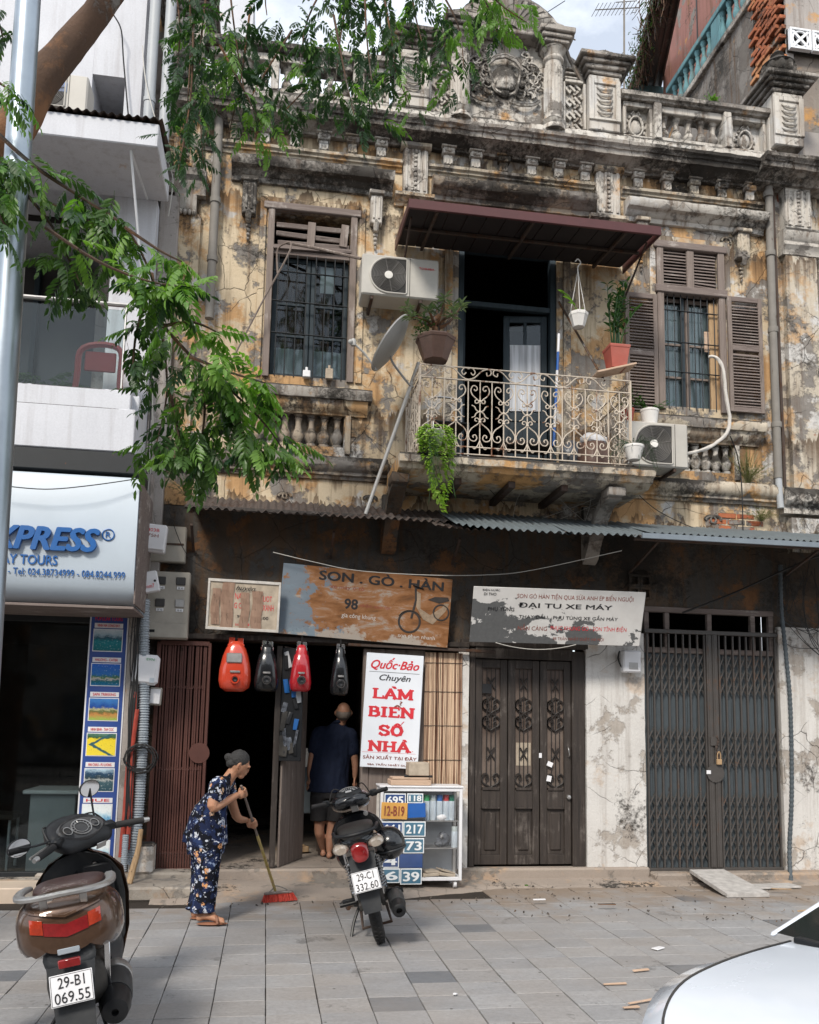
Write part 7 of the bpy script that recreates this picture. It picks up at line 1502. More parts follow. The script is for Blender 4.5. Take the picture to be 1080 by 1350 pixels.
# ================================================================ pot plants
def stemleaf(mb,p,d,L_,W): leaflet(mb,p,d,Vector((0,0,1)) if abs(d.normalized().z)<.95 else Vector((1,0,0)),L_,W)
def pot(name,label,c,r,h,mat,n=24,sq=0,taper=.75,rim=.02,tilt=(0,0,0)):
    t=thing(name,label,'plant pot',tuple(c)); m=MB(); k=4 if sq==4 else (8 if sq==8 else n)
    rot=Matrix.Rotation(PI/k,4,'Z') if sq else Matrix.Identity(4)
    m.lathe([(r*taper*.9,0),(r*taper,.004),(r*.97,h-rim*1.2),(r,h-rim*1.2),(r*1.04,h-rim*.4),(r*1.02,h),(r*.9,h),(r*.86,h-rim*1.5)],k,rot,cap=False); m.lathe([(.0,.003),(r*taper*.9,.003)],k,rot,cap=False); part('pot',m,mat,t,30,local=True)
    s_=MB(); s_.lathe([(0,h-rim*1.3),(r*.88,h-rim*1.3)],k,rot,cap=False); part('soil',s_,'soil',t,local=True); return t
rn=random.Random(5)
# desert rose in brown octagonal pot on the railing corner
c=at(574,477,-.86); t=pot('pot_plant','gnarled desert rose in a brown octagonal pot on the left railing corner',c,.20,.24,'pot_brown',sq=8,taper=.62,rim=.03)
m=MB(); tips=[]; m.tube(smoothp([(0,0,.2),(.01,0,.3),(-.02,0,.42),(.02,0,.5)],3),[.05,.05,.045,.04,.04,.035,.032,.03,.028,.026],8)
for k in range(9):
    a=k*2*PI/9; e=Vector((.30*math.cos(a)*rn.uniform(.6,1),.22*math.sin(a),.42+rn.uniform(-.05,.26))); m.tube(smoothp([(0,0,.36),(e.x*.5,e.y*.5,.42),tuple(e)],4),[.02-.0015*i for i in range(9)],6); tips.append(e)
part('stem',m.rough(.005,15),'bark',t,60,local=True)
for e in tips:
    m=MB()
    for k in range(20): a=rn.uniform(0,6.28); stemleaf(m,e+Vector((rn.gauss(0,.012),rn.gauss(0,.012),rn.gauss(0,.02))),Vector((math.cos(a),math.sin(a),rn.uniform(-.3,1.))),rn.uniform(.07,.12),.024)
    part('leaf_cluster',m,'leaf_grey',t,0,local=True,nrm=False)
m=MB()
for k in range(90): p=Vector((-.13+rn.gauss(0,.06),-.05+rn.gauss(0,.05),.30+rn.gauss(0,.07))); a=rn.uniform(0,6.28); stemleaf(m,p,Vector((math.cos(a),math.sin(a),rn.uniform(-.3,.8))),.035,.022)
part('leafy_herb',m,'leaf_pot',t,0,local=True,nrm=False,kind='stuff')
# hanging white pot
c=at(763,432,-.62); t=pot('hanging_pot','white hanging pot with a hook and one drooping leaf under the maroon awning',c,.10,.16,'pot_white',sq=8,taper=.62,rim=.03)
hk=at(762,352,-.62)-c; m=MB(); 
for a in (.3,2.4,4.5): m.tube([(.1*math.cos(a),.1*math.sin(a),.15),tuple(hk-Vector((0,0,.04)))],.004,5)
m.tube(smoothp([tuple(hk-Vector((0,0,.06))),tuple(hk),tuple(hk+Vector((.03,0,.05))),tuple(hk+Vector((0,0,.09))),tuple(hk+Vector((-.03,0,.06)))],4),.007,6); part('hanger',m,'pot_white',t,local=True)
m=MB(); m.tube(smoothp([(0,0,.14),(-.05,0,.25),(-.12,-.02,.34),(-.2,-.02,.38)],4),.004,5); 
for k in range(5): stemleaf(m,Vector((-.03-.03*k,-.01,.24+.03*k)),Vector((-.8,rn.uniform(-.3,.3),.4+rn.uniform(-.4,.3))),.10,.035)
for k in range(5): a=k*1.3; stemleaf(m,Vector((0,0,.15)),Vector((math.cos(a),math.sin(a),.9)),.09,.02)
part('leaf',m,'leaf_y',t,0,local=True,nrm=False)
# trailing lime ivy
c=at(573,588,-.98); t=pot('hanging_pot','small white pot spilling a long curtain of lime green ivy below the railing',c,.095,.15,'pot_white',sq=8,taper=.7)
m=MB()
for k in range(18):
    a=rn.uniform(0,6.28); x0=.09*math.cos(a); y0=.09*math.sin(a)-.03; L_=rn.uniform(.25,.72); pts=[(0,0,.14),(x0*1.2,y0*1.2,.16)]+[(x0*1.3+rn.gauss(0,.018)+ .02*j,y0*1.3-.02,.1-L_*j/5) for j in range(6)]; P=smoothp(pts,3); s2=MB().tube(P,.0025,3,False); m.add(s2.v,s2.f)
part('trailing_stem',m,'leaf_pot',t,0,local=True,kind='stuff',nrm=False); iv=MB()
for k in range(900):
    a=rn.uniform(0,6.28); f=rn.random()**1.1; r_=.12+.04*math.sin(f*5); p=Vector((r_*math.cos(a)*(1 if f<.75 else .75)+.03*f+rn.gauss(0,.012),-.03+r_*.7*math.sin(a),.18-.86*f*(.65+.35*math.cos(a*.7)))); stemleaf(iv,p,Vector((math.cos(a),math.sin(a)-.6,-.5+rn.gauss(0,.3))),rn.uniform(.032,.055),rn.uniform(.032,.048))
part('ivy_leaves',iv,'ivy',t,0,local=True,kind='stuff',nrm=False)
# plank and zz plant
m=MB(); a=at(783,495,-.86); b=at(834,484,-.86); m.bar(a,b,.22,.02,(0,0,1),.003); solo('shelf_plank','thin plank laid across the right end of the railing under the red pot','plank',m,'plank')
c=at(813,488,-.86); t=pot('pot_plant','tall dark green zamia plant in a square red pot on the plank',c,.15,.24,'terracotta',sq=4,taper=.72,rim=.025)
for k in range(15):
    a=rn.uniform(0,6.28); sp=rn.uniform(.02,.2); H_=rn.uniform(.45,.78); P=smoothp([(.04*math.cos(a),.04*math.sin(a),.2),(sp*.5*math.cos(a),sp*.5*math.sin(a),.2+H_*.5),(sp*math.cos(a)+.06,sp*math.sin(a),.2+H_)],4); m=MB().tube(P,[.008-.0006*i for i in range(9)],5,False)
    for i in range(3,9):
        for q in (1,-1): sd_=Vector((-math.sin(a+.5*i),math.cos(a+.5*i),0))*q; stemleaf(m,P[i],sd_+Vector((0,0,.7)),.085,.03)
    part('stalk',m,'leaf_pot',t,0,local=True,nrm=False)
# small pots on the air conditioner
c=Vector((3.72,-.4,4.852)); t=pot('pot_plant','bushy small plant in a round terracotta pot on the air conditioner',c,.082,.16,'terracotta',taper=.72); m=MB()
for k in range(140): p=Vector((rn.gauss(0,.075),rn.gauss(0,.05),.25+rn.gauss(0,.07))); a=rn.uniform(0,6.28); stemleaf(m,p,Vector((math.cos(a),math.sin(a),rn.uniform(0,1.))),.045,.014)
for k in range(8): m.tube([(0,0,.13),(rn.gauss(0,.05),rn.gauss(0,.04),.3)],.002,3,False)
part('foliage',m,'leaf_pot',t,0,local=True,nrm=False,kind='stuff')
c=Vector((3.98,-.4,4.852)); t=pot('pot_plant','sprawling plant in a round white pot on the air conditioner',c,.10,.17,'pot_white',taper=.78); m=MB()
for k in range(13):
    a=rn.uniform(-1.,4.); L_=rn.uniform(.1,.3); P=smoothp([(0,0,.15),(L_*.5*math.cos(a),.02,.22),(L_*math.cos(a),rn.gauss(0,.04),.2+rn.uniform(-.02,.1))],3); s2=MB().tube(P,.003,3,False); m.add(s2.v,s2.f)
    for p in P[2:]: stemleaf(m,p,Vector((math.cos(a),rn.gauss(0,.5),rn.uniform(0,.8))),.055,.022)
part('leaf',m,'leaf_pot',t,0,local=True,nrm=False)
c=at(836,607,-.98); t=pot('hanging_pot','round white pot with wispy stems hung at the right corner of the balcony',c,.10,.15,'pot_white',taper=.6); m=MB()
for k in range(26):
    a=rn.uniform(0,6.28); L_=rn.uniform(.12,.28); dz=rn.choice((.15,-.25,-.3)); P=smoothp([(0,0,.14),(L_*.5*math.cos(a),L_*.4*math.sin(a),.2),(L_*math.cos(a),L_*.5*math.sin(a),.16+dz*rn.random())],3); s2=MB().tube(P,.0025,3,False); m.add(s2.v,s2.f)
    for p in P[3:]: stemleaf(m,p,Vector((math.cos(a),math.sin(a),rn.uniform(-.8,.5))),.035,.010)
part('wisps',m,'leaf_pot',t,0,local=True,nrm=False,kind='stuff')
# weeds rooted on the ledges
def tuft(c,n,h,w,mat,label):
    m=MB()
    for k in range(n):
        a=rn.uniform(0,6.28); e=Vector((rn.gauss(0,w),-abs(rn.gauss(0,w*.5)),abs(rn.gauss(h*.7,h*.3)))); P=[Vector((rn.gauss(0,.02),0,0)),e*.5+Vector((0,0,.02)),e]; P=[Vector(c)+p for p in P]; m.tube(P,.0018,3,False)
        for q in range(3): stemleaf(m,P[1].lerp(P[2],q/3),Vector((rn.gauss(0,1),rn.gauss(0,1),rn.gauss(.3,.6))),.03,.008)
    solo('weed',label,'weed',m,mat,smooth=0)
tuft((5.28,-.1,4.37),110,.32,.15,'weed','dry yellowish weed growing on the ledge below the right sill'); tuft((5.45,-.06,3.95),60,.15,.1,'weed','small weed on the wall foot beside the long drain pipe end'); tuft((4.98,-.1,9.01),50,.1,.05,'leaf_y','bright little fern on top of the right parapet rail'); tuft((-1.1,-.1,8.3),60,.3,.15,'leaf','dark weed in the corner of the left parapet'); tuft((-.9,-.1,3.85),50,.18,.12,'weed','dead weeds above the left end of the canopy')
# plants behind the left glass balustrade
for x,l in ((-2.65,'leafy shrub behind the left glass balustrade nearest the post'),(-2.2,'dark feathery shrub behind the glass balustrade beside the red chair')):
    t=thing('balcony_shrub',l,'shrub',(x,-.55,4.05)); m=MB(); m.lathe([(0,0),(.13,0),(.17,.4),(0,.4)],16); part('tub',m,'pot_brown',t,local=True); 
    for k in range(16): o=bpy.data.objects.new('leaf_spray',FM[k%5,'leaf']); COL.objects.link(o); o.parent=t; o.matrix_local=fmat(Vector((rn.gauss(0,.06),rn.gauss(0,.06),rn.uniform(.4,.75))),Vector((rn.gauss(0,1),rn.gauss(0,.5),rn.uniform(.2,1.2))).normalized(),.75,rn.uniform(-1,1))
# ================================================================ things on the balcony
t=thing('metal_chair','bare tubular metal chair standing on the balcony behind the railing','chair',(1.75,-.45,4.21)); 
for x in (1.56,1.92): part('leg',MB().tube(smoothp([(x,-.62,4.22),(x,-.6,4.62),(x,-.58,4.66)],3),.012,7),'silver',t); part('leg',MB().tube([(x,-.25,4.22),(x,-.27,5.0)],.012,7),'silver',t)
part('back_frame',MB().tube(smoothp([(1.56,-.27,4.95),(1.58,-.27,5.02),(1.74,-.27,5.04),(1.9,-.27,5.02),(1.92,-.27,4.95)],4),.012,7),'silver',t); m=MB(); m.box(1.57,1.91,-.62,-.26,4.64,4.66,.005); part('seat',m,'black_plastic',t)
m=MB(); P=[]; m.lathe([(.17,0),(.18,.1),(.17,.28),(.12,.36),(.05,.4),(0,.41)],16,(3.3,-.5,4.21)); solo('stuffed_sack','maroon sack with a crumpled white top on the right of the balcony','sack',m.rough(.015,9),'tank_red' if False else 'pot_brown'); m=MB(); m.ell((3.3,-.5,4.6),(.15,.13,.07),14,8); solo('white_cloth','white cloth bundled on top of the maroon sack','cloth',m.rough(.02,10),'box_white')
m=MB(); m.ell((3.08,-.42,4.42),(.12,.1,.2),12,9); solo('black_bag','black bag leaning beside the maroon sack on the balcony','bag',m.rough(.02,8),'film')
pr_=thing('blue_striped_pole','thin blue and white pole propped at the right side of the balcony door','pole',(2.98,-.5,4.22)); a=at(730,588,-.62); b=at(737,440,-.5)
for i in range(6): part('stripe',MB().tube([a.lerp(b,i/6),a.lerp(b,(i+.99)/6)],.014,7),('plate_bright','box_white')[i%2],pr_)
solo('brown_stick','thin brown stick leaning from the balcony door to the railing','stick',MB().tube([at(737,398,-.15),at(797,502,-.8)],.012,6),'bark')
tb_=thing('small_table','low dark wooden table just inside the balcony railing','table',(2.6,-.4,4.21)); m=MB(); m.box(2.3,2.85,-.6,-.25,4.48,4.52,.006); part('tabletop',m,'dark_wood',tb_)
for x in (2.33,2.82):
    for y in (-.57,-.28): part('leg',MB().tube([(x,y,4.21),(x,y,4.48)],.014,6),'dark_wood',tb_)
m=MB(); m.lathe([(0,0),(.1,0),(.12,.1),(.14,.2),(0,.2)],14,(1.5,-.6,4.21)); solo('bucket','dark bucket on the left floor of the balcony','bucket',m,'black_plastic')
# ================================================================ small things on the pavement
a=gnd(981,1186,.004); m=MB(); b0=Vector((4.46,-.24,.12)); m.prism([(4.42,-.22,.11),(4.80,-.22,.11),(4.86,-.98,.006),(4.42,-.98,.006)],(0,0,.035)); solo('concrete_ramp','pale concrete ramp slab leaning on the step of the grey gate','ramp',m.rough(.003,9),'concrete_slab')
m=MB(); m.box(-1.22,-1.0,-.32,-.08,.155,.42,.02); solo('concrete_block','rough whitewashed concrete block at the foot of the red gate','block',m.rough(.014,6),'pillar')
m=MB(); m.tube(smoothp([at(186,1093,-.45),at(181,1125,-.5),at(174,1150,-.55),at(170,1166,-.6)],3),[.022,.022,.024,.026,.028,.028,.03,.03,.03,.03],8); solo('timber_offcut','pale timber offcut leaning on the concrete block','timber',m.rough(.004,8),'raw_wood')
m=MB(); c=gnd(985,1170,.03); m.ob((5.2,-.5,.02),(.5,.2,.02),(0,0,.1),.003); solo('flat_board','thin flat board lying at the foot of the grey gate step','board',m,'concrete_slab')
rn=random.Random(3); gtag='bits of litter on the pavement'
for i,(u,v,l,w,an,lab,mt) in enumerate(((846,1320,.20,.02,.35,'bent strip of pale wood near the white car','plank'),(832,1328,.10,.03,.1,'short cream chip beside the bent strip of wood','plank'),(811,1297,.15,.018,0,'straight pale stick left of the bent strip','plank'),(845,1279,.12,.02,.2,'small pale sliver above the straight stick','plank'),(868,1250,.1,.05,.6,'small white crumple of paper on the grey slabs','box_white'),(711,1186,.12,.02,0,'tiny white strip on the dusty apron','box_white'),(800,1192,.16,.03,0,'dark brown flat scrap on the dusty apron','bark'),(694,1167,.03,.03,0,'small yellow leaf on the dusty apron','leaf_y'),(600,1310,.02,.02,1,'tiny crumb on the grey slabs','box_white'),(1065,1200,.25,.02,.3,'long broken stick beyond the white car','raw_wood'),(1030,1172,.2,.02,-.2,'second broken stick beyond the white car','raw_wood'),(735,1130,.08,.05,0,'white scrap on the step of the wooden door','box_white'))):
    p=gnd(u,v,.012 if v>1200 else .045); m=MB(); 
    if v==1130: p=gnd(u,v,.155)
    m.ob(p,(l,w,.008),(0,0,an),.002); m.rough(.004,25); solo('litter',lab,'litter',m,mt,group=gtag)
m=MB()
for k in range(170):
    p=gnd(rn.uniform(650,1075),rn.uniform(1165,1215),.03) if k%3 else Vector((rn.uniform(-.9,3),rn.uniform(-1.1,-.8),.006)); s_=rn.uniform(.004,.014); m.ob(p,(s_*1.6,s_,s_*.7),(rn.random(),rn.random(),rn.random()*6))
solo('rubble_crumbs','fine rubble crumbs scattered along the dusty strip','rubble',m,'mortar',kind='stuff')
# ================================================================ people
def blob(name,shapes,vox,mat,parent,label=None,wr=.0,sm=6,off=None,wsc=14):
    mb=MB()
    for s in shapes: mb.add(s.v,s.f)
    me=mb.mesh(name,mat,0); o=bpy.data.objects.new('tmp_'+name,me); COL.objects.link(o)
    r=o.modifiers.new('r','REMESH'); r.mode='VOXEL'; r.voxel_size=vox; s=o.modifiers.new('s','SMOOTH'); s.iterations=sm; s.factor=.5
    dg=bpy.context.evaluated_depsgraph_get(); dg.update(); m2=bpy.data.meshes.new_from_object(o.evaluated_get(dg)); bpy.data.objects.remove(o)
    off=wloc(parent) if off is None else off
    for v in m2.vertices:
        c=v.co
        if wr: 
            q=Vector((c.x*wsc,c.y*wsc,c.z*wsc*.45)); c=c+v.normal*(wr*(noise.noise(q)+.5*noise.noise(q*2.3)))
        v.co=c-off
    m2.shade_smooth(); m2.materials.clear(); m2.materials.append(M[mat]); m2.name=name; o=bpy.data.objects.new(name,m2); COL.objects.link(o); o.parent=parent
    if label: o['label']=label
    return o
def cap(pts,rs,n=10,flat=1.,up=None):
    P=smoothp(pts,4); k=len(pts)-1; rr=[]
    for i in range(len(P)):
        f=i/4; j=min(int(f),k-1) if k else 0; rr.append(rs[j]+(rs[min(j+1,k)]-rs[j])*(f-j))
    m=MB().tube(P,rr,n,True,flat,up); m.ell(P[0],(rr[0],rr[0],rr[0]),n,6); m.ell(P[-1],(rr[-1],)*3,n,6); return m
def tors(rings,n=18):
    # rings: centre, half width vector, half depth vector
    out=[]
    for c,a,b in rings: out.append([Vector(c)+Vector(a)*math.cos(2*PI*k/n)+Vector(b)*math.sin(2*PI*k/n) for k in range(n)])
    return MB().loft(out)
def fist(c,ax,side,r=.036):
    # palm and five curled fingers closed round a shaft: ax shaft direction, side towards the wrist
    c=Vector(c);ax=Vector(ax).normalized();side=Vector(side).normalized(); side=(side-ax*side.dot(ax)).normalized(); w=ax.cross(side); out=[]
    m=MB(); m.ell(c+side*.03,(.03,.026,.04),10,7,None); out.append(m)
    for i in range(4):
        o=c+ax*(.028-.019*i); L_=(.95,1.05,1.,.85)[i]*.030; pts=[o+side*.024+w*.012,o+w*.028*1.0,o-side*.024*L_/.03+w*.010,o-side*.020-w*.016,o+side*.002-w*.024]; out.append(cap(pts,[.0105,.010,.0095,.009,.008],7))
    out.append(cap([c+side*.03+ax*.03,c+ax*.042-w*.012+side*.008,c+ax*.036-w*.024-side*.010],[.012,.011,.009],7)); return out
def openhand(c,dn,fw,s=1):
    # relaxed hanging hand; dn finger direction, fw spread direction
    c=Vector(c);dn=Vector(dn).normalized();fw=Vector(fw).normalized(); nn=dn.cross(fw); out=[cap([c,c+dn*.05,c+dn*.085],[.022,.034,.03],9,.55,tuple(nn))]
    for i,L_ in enumerate((.068,.078,.072,.056)):
        b=c+dn*.085+fw*(.027-.018*i); out.append(cap([b,b+dn*L_*.5+nn*.004*s,b+dn*L_+nn*.02*s],[.0092,.0085,.0068],7))
    b=c+dn*.03+fw*.028; out.append(cap([b,b+fw*.022+dn*.028,b+fw*.024+dn*.06+nn*.01*s],[.012,.0105,.008],7)); return out
# floral pyjama cloth
def floral():
    s=NT('navy_floral_cloth'); p=s.pos(); wv=s.n('ShaderNodeVectorMath',operation='MULTIPLY_ADD'); t=s.n('ShaderNodeTexNoise'); t.inputs['Scale'].default_value=26; s.l(p,t.inputs[0]); s.l(t.outputs['Color'],wv.inputs[0]); wv.inputs[1].default_value=(.035,.035,.035); s.l(p,wv.inputs[2]); q=wv.outputs[0]
    c=s.ramp(s.noise(q,13,3,.5),[(.40,(.006,.007,.012)),(.50,(.012,.018,.05)),(.6,(.018,.032,.09))],'CONSTANT')
    n=s.noise(q,24,4,.6); c=s.mix(s.ramp(n,[(.585,0),(.6,1)]),c,(.50,.52,.58)); n2=s.noise(s.pos(loc=(5,5,5)),24,4,.6); c=s.mix(s.ramp(n2,[(.62,0),(.635,1)]),c,(.22,.28,.42))
    d=s.vor(q,11.,'F1','Distance'); pet=s.noise(q,60,2); fl=s.ramp(s.math('ADD',d,s.math('MULTIPLY',s.math('SUBTRACT',pet,.5),.35)),[(.26,1),(.29,0)]); vc=s.sep(s.vor(q,11.,'F1','Color'),0); sel=s.ramp(vc,[(.42,0),(.44,1)]); c=s.mix(s.math('MULTIPLY',s.math('MULTIPLY',fl,sel),s.ramp(pet,[(.44,0),(.5,1)])),c,s.mix(s.ramp(vc,[(.7,0),(.72,1)]),(.62,.30,.13),(.60,.38,.24))); s.col(c)
    s.bump(s.noise(s.pos(scale=(1,1,.4)),16,5,.6),.4,.01); return s.set(.85,0,.15)
M['floral']=floral()
def hairmat(n,a,b):
    s=NT(n); p=s.pos(scale=(30,160,60)); s.col(s.mix(s.noise(p,1,6,.7),a,b)); s.bump(s.noise(p,1,5),.9,.006); return s.set(.7,0,.2)
M['hair_w']=hairmat('grey_black_hair',(.005,.005,.005),(.075,.072,.07)); M['hair_m']=hairmat('short_grey_hair',(.07,.055,.045),(.20,.17,.15)); M['eye']=plain('dark_eye',(.01,.008,.008),.2,0,0,1,0,0)
WY=-1.66
def W(u,v,dy=0.): return at(u,v,WY+dy)
base=gnd(272,1216); wm_=thing('person','elderly woman in a navy floral blouse and trousers sweeping, bent forward','person',tuple(base))
# broom geometry first so that the hands close on it
bt=W(318,1036,.0); bh=at(363,1174,-.86); bx_=(bh-bt).normalized()
h1=bt+bx_*((W(321,1047)-bt).length); f2=(1087-1036)/(1174-1036); h2=bt.lerp(bh,.335)
sh_n=W(287,1036,-.13); sh_f=W(300,1034,.16); el_n=W(281,1065,-.17); el_f=(sh_f+h2)/2+Vector((-.03,.02,-.10)); wr_n=h1+(el_n-h1).normalized()*.07; wr_f=h2+(el_f-h2).normalized()*.07
hd=W(316,1007); nk=W(303,1024)
body=[cap([sh_n,sh_n.lerp(el_n,.5)+Vector((-.01,0,0)),el_n,el_n.lerp(wr_n,.45),wr_n],[.050,.048,.040,.036,.025]),cap([sh_f,el_f,wr_f],[.045,.038,.024]),cap([W(291,1042),nk,hd],[.06,.05,.05])]
body+=fist(h1,bx_,el_n-h1)+fist(h2,bx_,el_f-h2)
# legs and feet
for (a,t_,k,hp) in (((270,1201),(292,1219),(272,1150),-.11),((263,1197),(281,1210),(270,1148),.10)):
    A=W(a[0],a[1],hp);T=W(t_[0],t_[1],hp-.03); T.z=.035; A.z=max(A.z,.09); body.append(cap([W(272,1102,hp*.8),W(k[0],k[1],hp),A],[.06,.05,.033])); body.append(cap([A+Vector((-.035,0,-.045)),A+Vector((.03,0,-.04)),T],[.034,.036,.026],9,.8)); 
    for q in range(5): b0=T+Vector((.0,-.022+.011*q,-.004)); body.append(cap([b0,b0+Vector((.022-.003*q,0,-.006))],[.010,.008],6))
body.append(tors([(W(272,1100),(.09,0,0),(0,.10,0)),(W(280,1060),(.07,0,.02),(0,.10,0)),(W(292,1038),(.05,0,.04),(0,.11,0))]))
fd=Vector((.82,.12,-.48)).normalized(); ud=Vector((.46,.0,.86)); sd2=fd.cross(ud)
# head: skull, jaw, nose, lips, brow, ears
hm=MB(); hm.ell(hd,(.078,.070,.095),18,14,(0,.30,0)); body.append(hm)
body.append(cap([hd+fd*.03-ud*.03,hd+fd*.058-ud*.075],[.055,.030])); body.append(cap([hd+fd*.082+ud*.012,hd+fd*.091-ud*.020,hd+fd*.082-ud*.028],[.006,.009,.008],7)); body.append(cap([hd+fd*.082-ud*.048+sd2*.018,hd+fd*.090-ud*.048,hd+fd*.082-ud*.048-sd2*.018],[.006,.008,.006],6)); body.append(cap([hd+fd*.076+ud*.02+sd2*.035,hd+fd*.084+ud*.022,hd+fd*.076+ud*.02-sd2*.035],[.010,.010,.010],6))
for q in (1,-1): body.append(cap([hd-fd*.004+sd2*q*.068+ud*.015,hd-fd*.012+sd2*q*.076-ud*.005,hd-fd*.002+sd2*q*.070-ud*.03],[.012,.014,.009],7,.7))
blob('body',body,.0065,'skin',wm_,sm=3)
for q in (1,-1): m=MB(); m.ell(hd+fd*.080+ud*.004+sd2*q*.028,(.007,.007,.005),8,6); part('eye',m,'eye',wm_)
hr=[]; m=MB(); m.ell(hd-fd*.018+ud*.026,(.084,.079,.084),18,12,(0,.3,0)); 
# keep the hair off the face: cut front lower part
m.v=[v if (v-hd).dot(fd)<.052 or (v-hd).dot(ud)>.055 else v-fd*((v-hd).dot(fd)-.052) for v in m.v]; hr.append(m); m=MB(); m.ell(hd-fd*.105-ud*.0,(.036,.034,.034),12,8); hr.append(m); m=MB(); m.ell(hd-fd*.06-ud*.03,(.045,.06,.04),12,8); hr.append(m)
blob('hair',hr,.006,'hair_w',wm_,wr=.007,sm=2,wsc=45)
# blouse with short sleeves, loose trousers
up=[tors([(W(273,1112),(.165,0,0),(0,.185,0)),(W(272,1095),(.165,0,0),(0,.18,0)),(W(274,1075),(.15,0,.02),(0,.175,0)),(W(280,1055),(.135,0,.04),(0,.18,0)),(W(287,1040),(.11,0,.06),(0,.18,0)),(W(294,1028),(.07,0,.06),(0,.13,0)),(W(298,1024),(.05,0,.05),(0,.07,0))]),
    cap([W(292,1033,-.09),sh_n,sh_n.lerp(el_n,.42)],[.065,.072,.066]),cap([W(297,1033,.09),sh_f,sh_f.lerp(el_f,.35)],[.065,.066,.058]),cap([W(262,1085,.0),W(250,1098,.0),W(243,1108)],[.09,.05,.02])]
blob('blouse',up,.009,'floral',wm_,'navy floral short sleeved blouse',wr=.009,sm=3)
lo=[tors([(W(272,1100),(.155,0,0),(0,.175,0)),(W(271,1125),(.15,0,0),(0,.18,0))])]
for hp,xx in ((-.10,0),(.09,-5)): lo.append(tors([(W(275+xx,1108,hp),(.12,0,0),(0,.10,0)),(W(274+xx,1140,hp),(.10,0,0),(0,.095,0)),(W(271+xx,1175,hp),(.09,0,0),(0,.085,0)),(W(267+xx,1202-(4 if hp>0 else 0),hp),(.10,0,0),(0,.085,0))]))
blob('trousers',lo,.009,'floral',wm_,'loose navy floral trousers',wr=.010,sm=2)
for hp,a,t_ in ((-.11,(270,1201),(292,1219)),(.10,(263,1197),(281,1210))):
    A=W(a[0],a[1],hp);T=W(t_[0],t_[1],hp-.03); m=MB(); cx=(A.x+T.x)/2-.005; m.ell((cx,(A.y+T.y)/2,.012),(.125,.045,.011),14,6); st=MB(); 
    part('sandal_sole',m,'sandal',wm_); part('sandal_strap',MB().tube(smoothp([(T.x-.03,T.y-.042,.02),(T.x-.035,T.y-.03,.055),(T.x-.04,T.y,.068),(T.x-.035,T.y+.03,.055),(T.x-.03,T.y+.042,.02)],3),.011,6),'sandal',wm_)
br_=thing('broom','long handled broom with red bristles held by the sweeping woman','broom',(bh.x,bh.y,0)); part('handle',MB().tube([bt,bt.lerp(bh,.45)],.011,8),'window_wood',br_); part('handle',MB().tube([bt.lerp(bh,.45),bh],.013,8),'bamboo',br_)
for i in range(6): c=bt.lerp(bh,.5+.08*i); m=MB(); m.tube([c,c+bx_*.008],.0155,8); part('handle_node',m,'raw_wood',br_)
e=Vector((1,.18,.05)).normalized(); cc=Vector((bh.x+.03,bh.y-.02,.075)); m=MB(); m.bar(cc-e*.13,cc+e*.13,.035,.022,(0,0,1),.006); part('head_block',m,'window_wood_x',br_); part('wire_brace',MB().tube(smoothp([cc-e*.11,cc-e*.06+Vector((0,0,.03)),bh+Vector((0,0,.04)),cc+e*.05+Vector((0,0,.035)),cc+e*.1],4),.005,6),'pipe',br_)
m=MB(); rn=random.Random(4)
for i in range(420):
    t=rn.uniform(-.13,.13); a=cc+e*t+Vector((0,rn.uniform(-.016,.016),-.008)); m.tube([a,a+Vector((rn.gauss(.012,.008)+t*.12,-.02+rn.gauss(0,.014),-.062))],.0022,3,False)
part('bristles',m,'broom_red',br_,0,kind='stuff')
# man with his back to us inside the doorway
MY=.62
def N(u,v,dy=0.): return at(u,v,MY+dy)
fz=.155; mn=thing('person','bald man in navy shirt and dark shorts seen from behind in the shop doorway','person',(N(428,1130).x,MY,fz))
hd=N(453,939,-.05); body=[]
body.append(cap([N(447,962),hd],[.062,.055])); hm=MB(); hm.ell(hd,(.080,.092,.108),18,14,(.25,0,.0)); body.append(hm)
for q in (1,-1): body.append(cap([hd+Vector((q*.08,.0,.015)),hd+Vector((q*.088,.0,-.01)),hd+Vector((q*.08,.005,-.035))],[.012,.016,.010],7))
body.append(cap([hd+Vector((.02,.08,-.02)),hd+Vector((.03,.115,-.03))],[.02,.012],7))
shl=N(420,968);shr=N(462,970); ell_=N(411,1000,-.02);elr=N(468,1003,-.02);wl2=N(408,1022);wr2=N(468,1024)
body+=[cap([shl,ell_,wl2],[.055,.040,.026]),cap([shr,elr,wr2],[.055,.040,.026])]+openhand(wl2,(-.03,.05,-1),(.2,-1,0),1)+openhand(wr2,(.02,.05,-1),(-.2,-1,0),-1)
feet=[]
for (h,k,a,t_) in (((424,1055),(421,1093),(426,1122),(432,1116)),((442,1055),(437,1095),(434,1126),(440,1118))):
    A=N(*a,-.02 if h[0]>430 else .12); A.z=fz+.075; K=N(*k); body.append(cap([N(*h),K,K.lerp(A,.4),A],[.085,.055,.054,.032])); H_=A+Vector((0,-.03,-.045)); T=A+Vector((.03,.16,-.05)); body.append(cap([H_,T],[.034,.032],9,.8)); feet.append((H_,T))
    for q in range(5): b0=T+Vector((-.03+.014*q,.02,-.008)); body.append(cap([b0,b0+Vector((.002,.022,-.004))],[.010,.008],6))
body.append(tors([(N(433,1050),(.15,0,0),(0,.10,0)),(N(437,1000),(.16,0,0),(0,.11,0)),(N(441,970),(.15,0,0),(0,.09,0))])); blob('body',body,.0075,'skin_m',mn,sm=3)
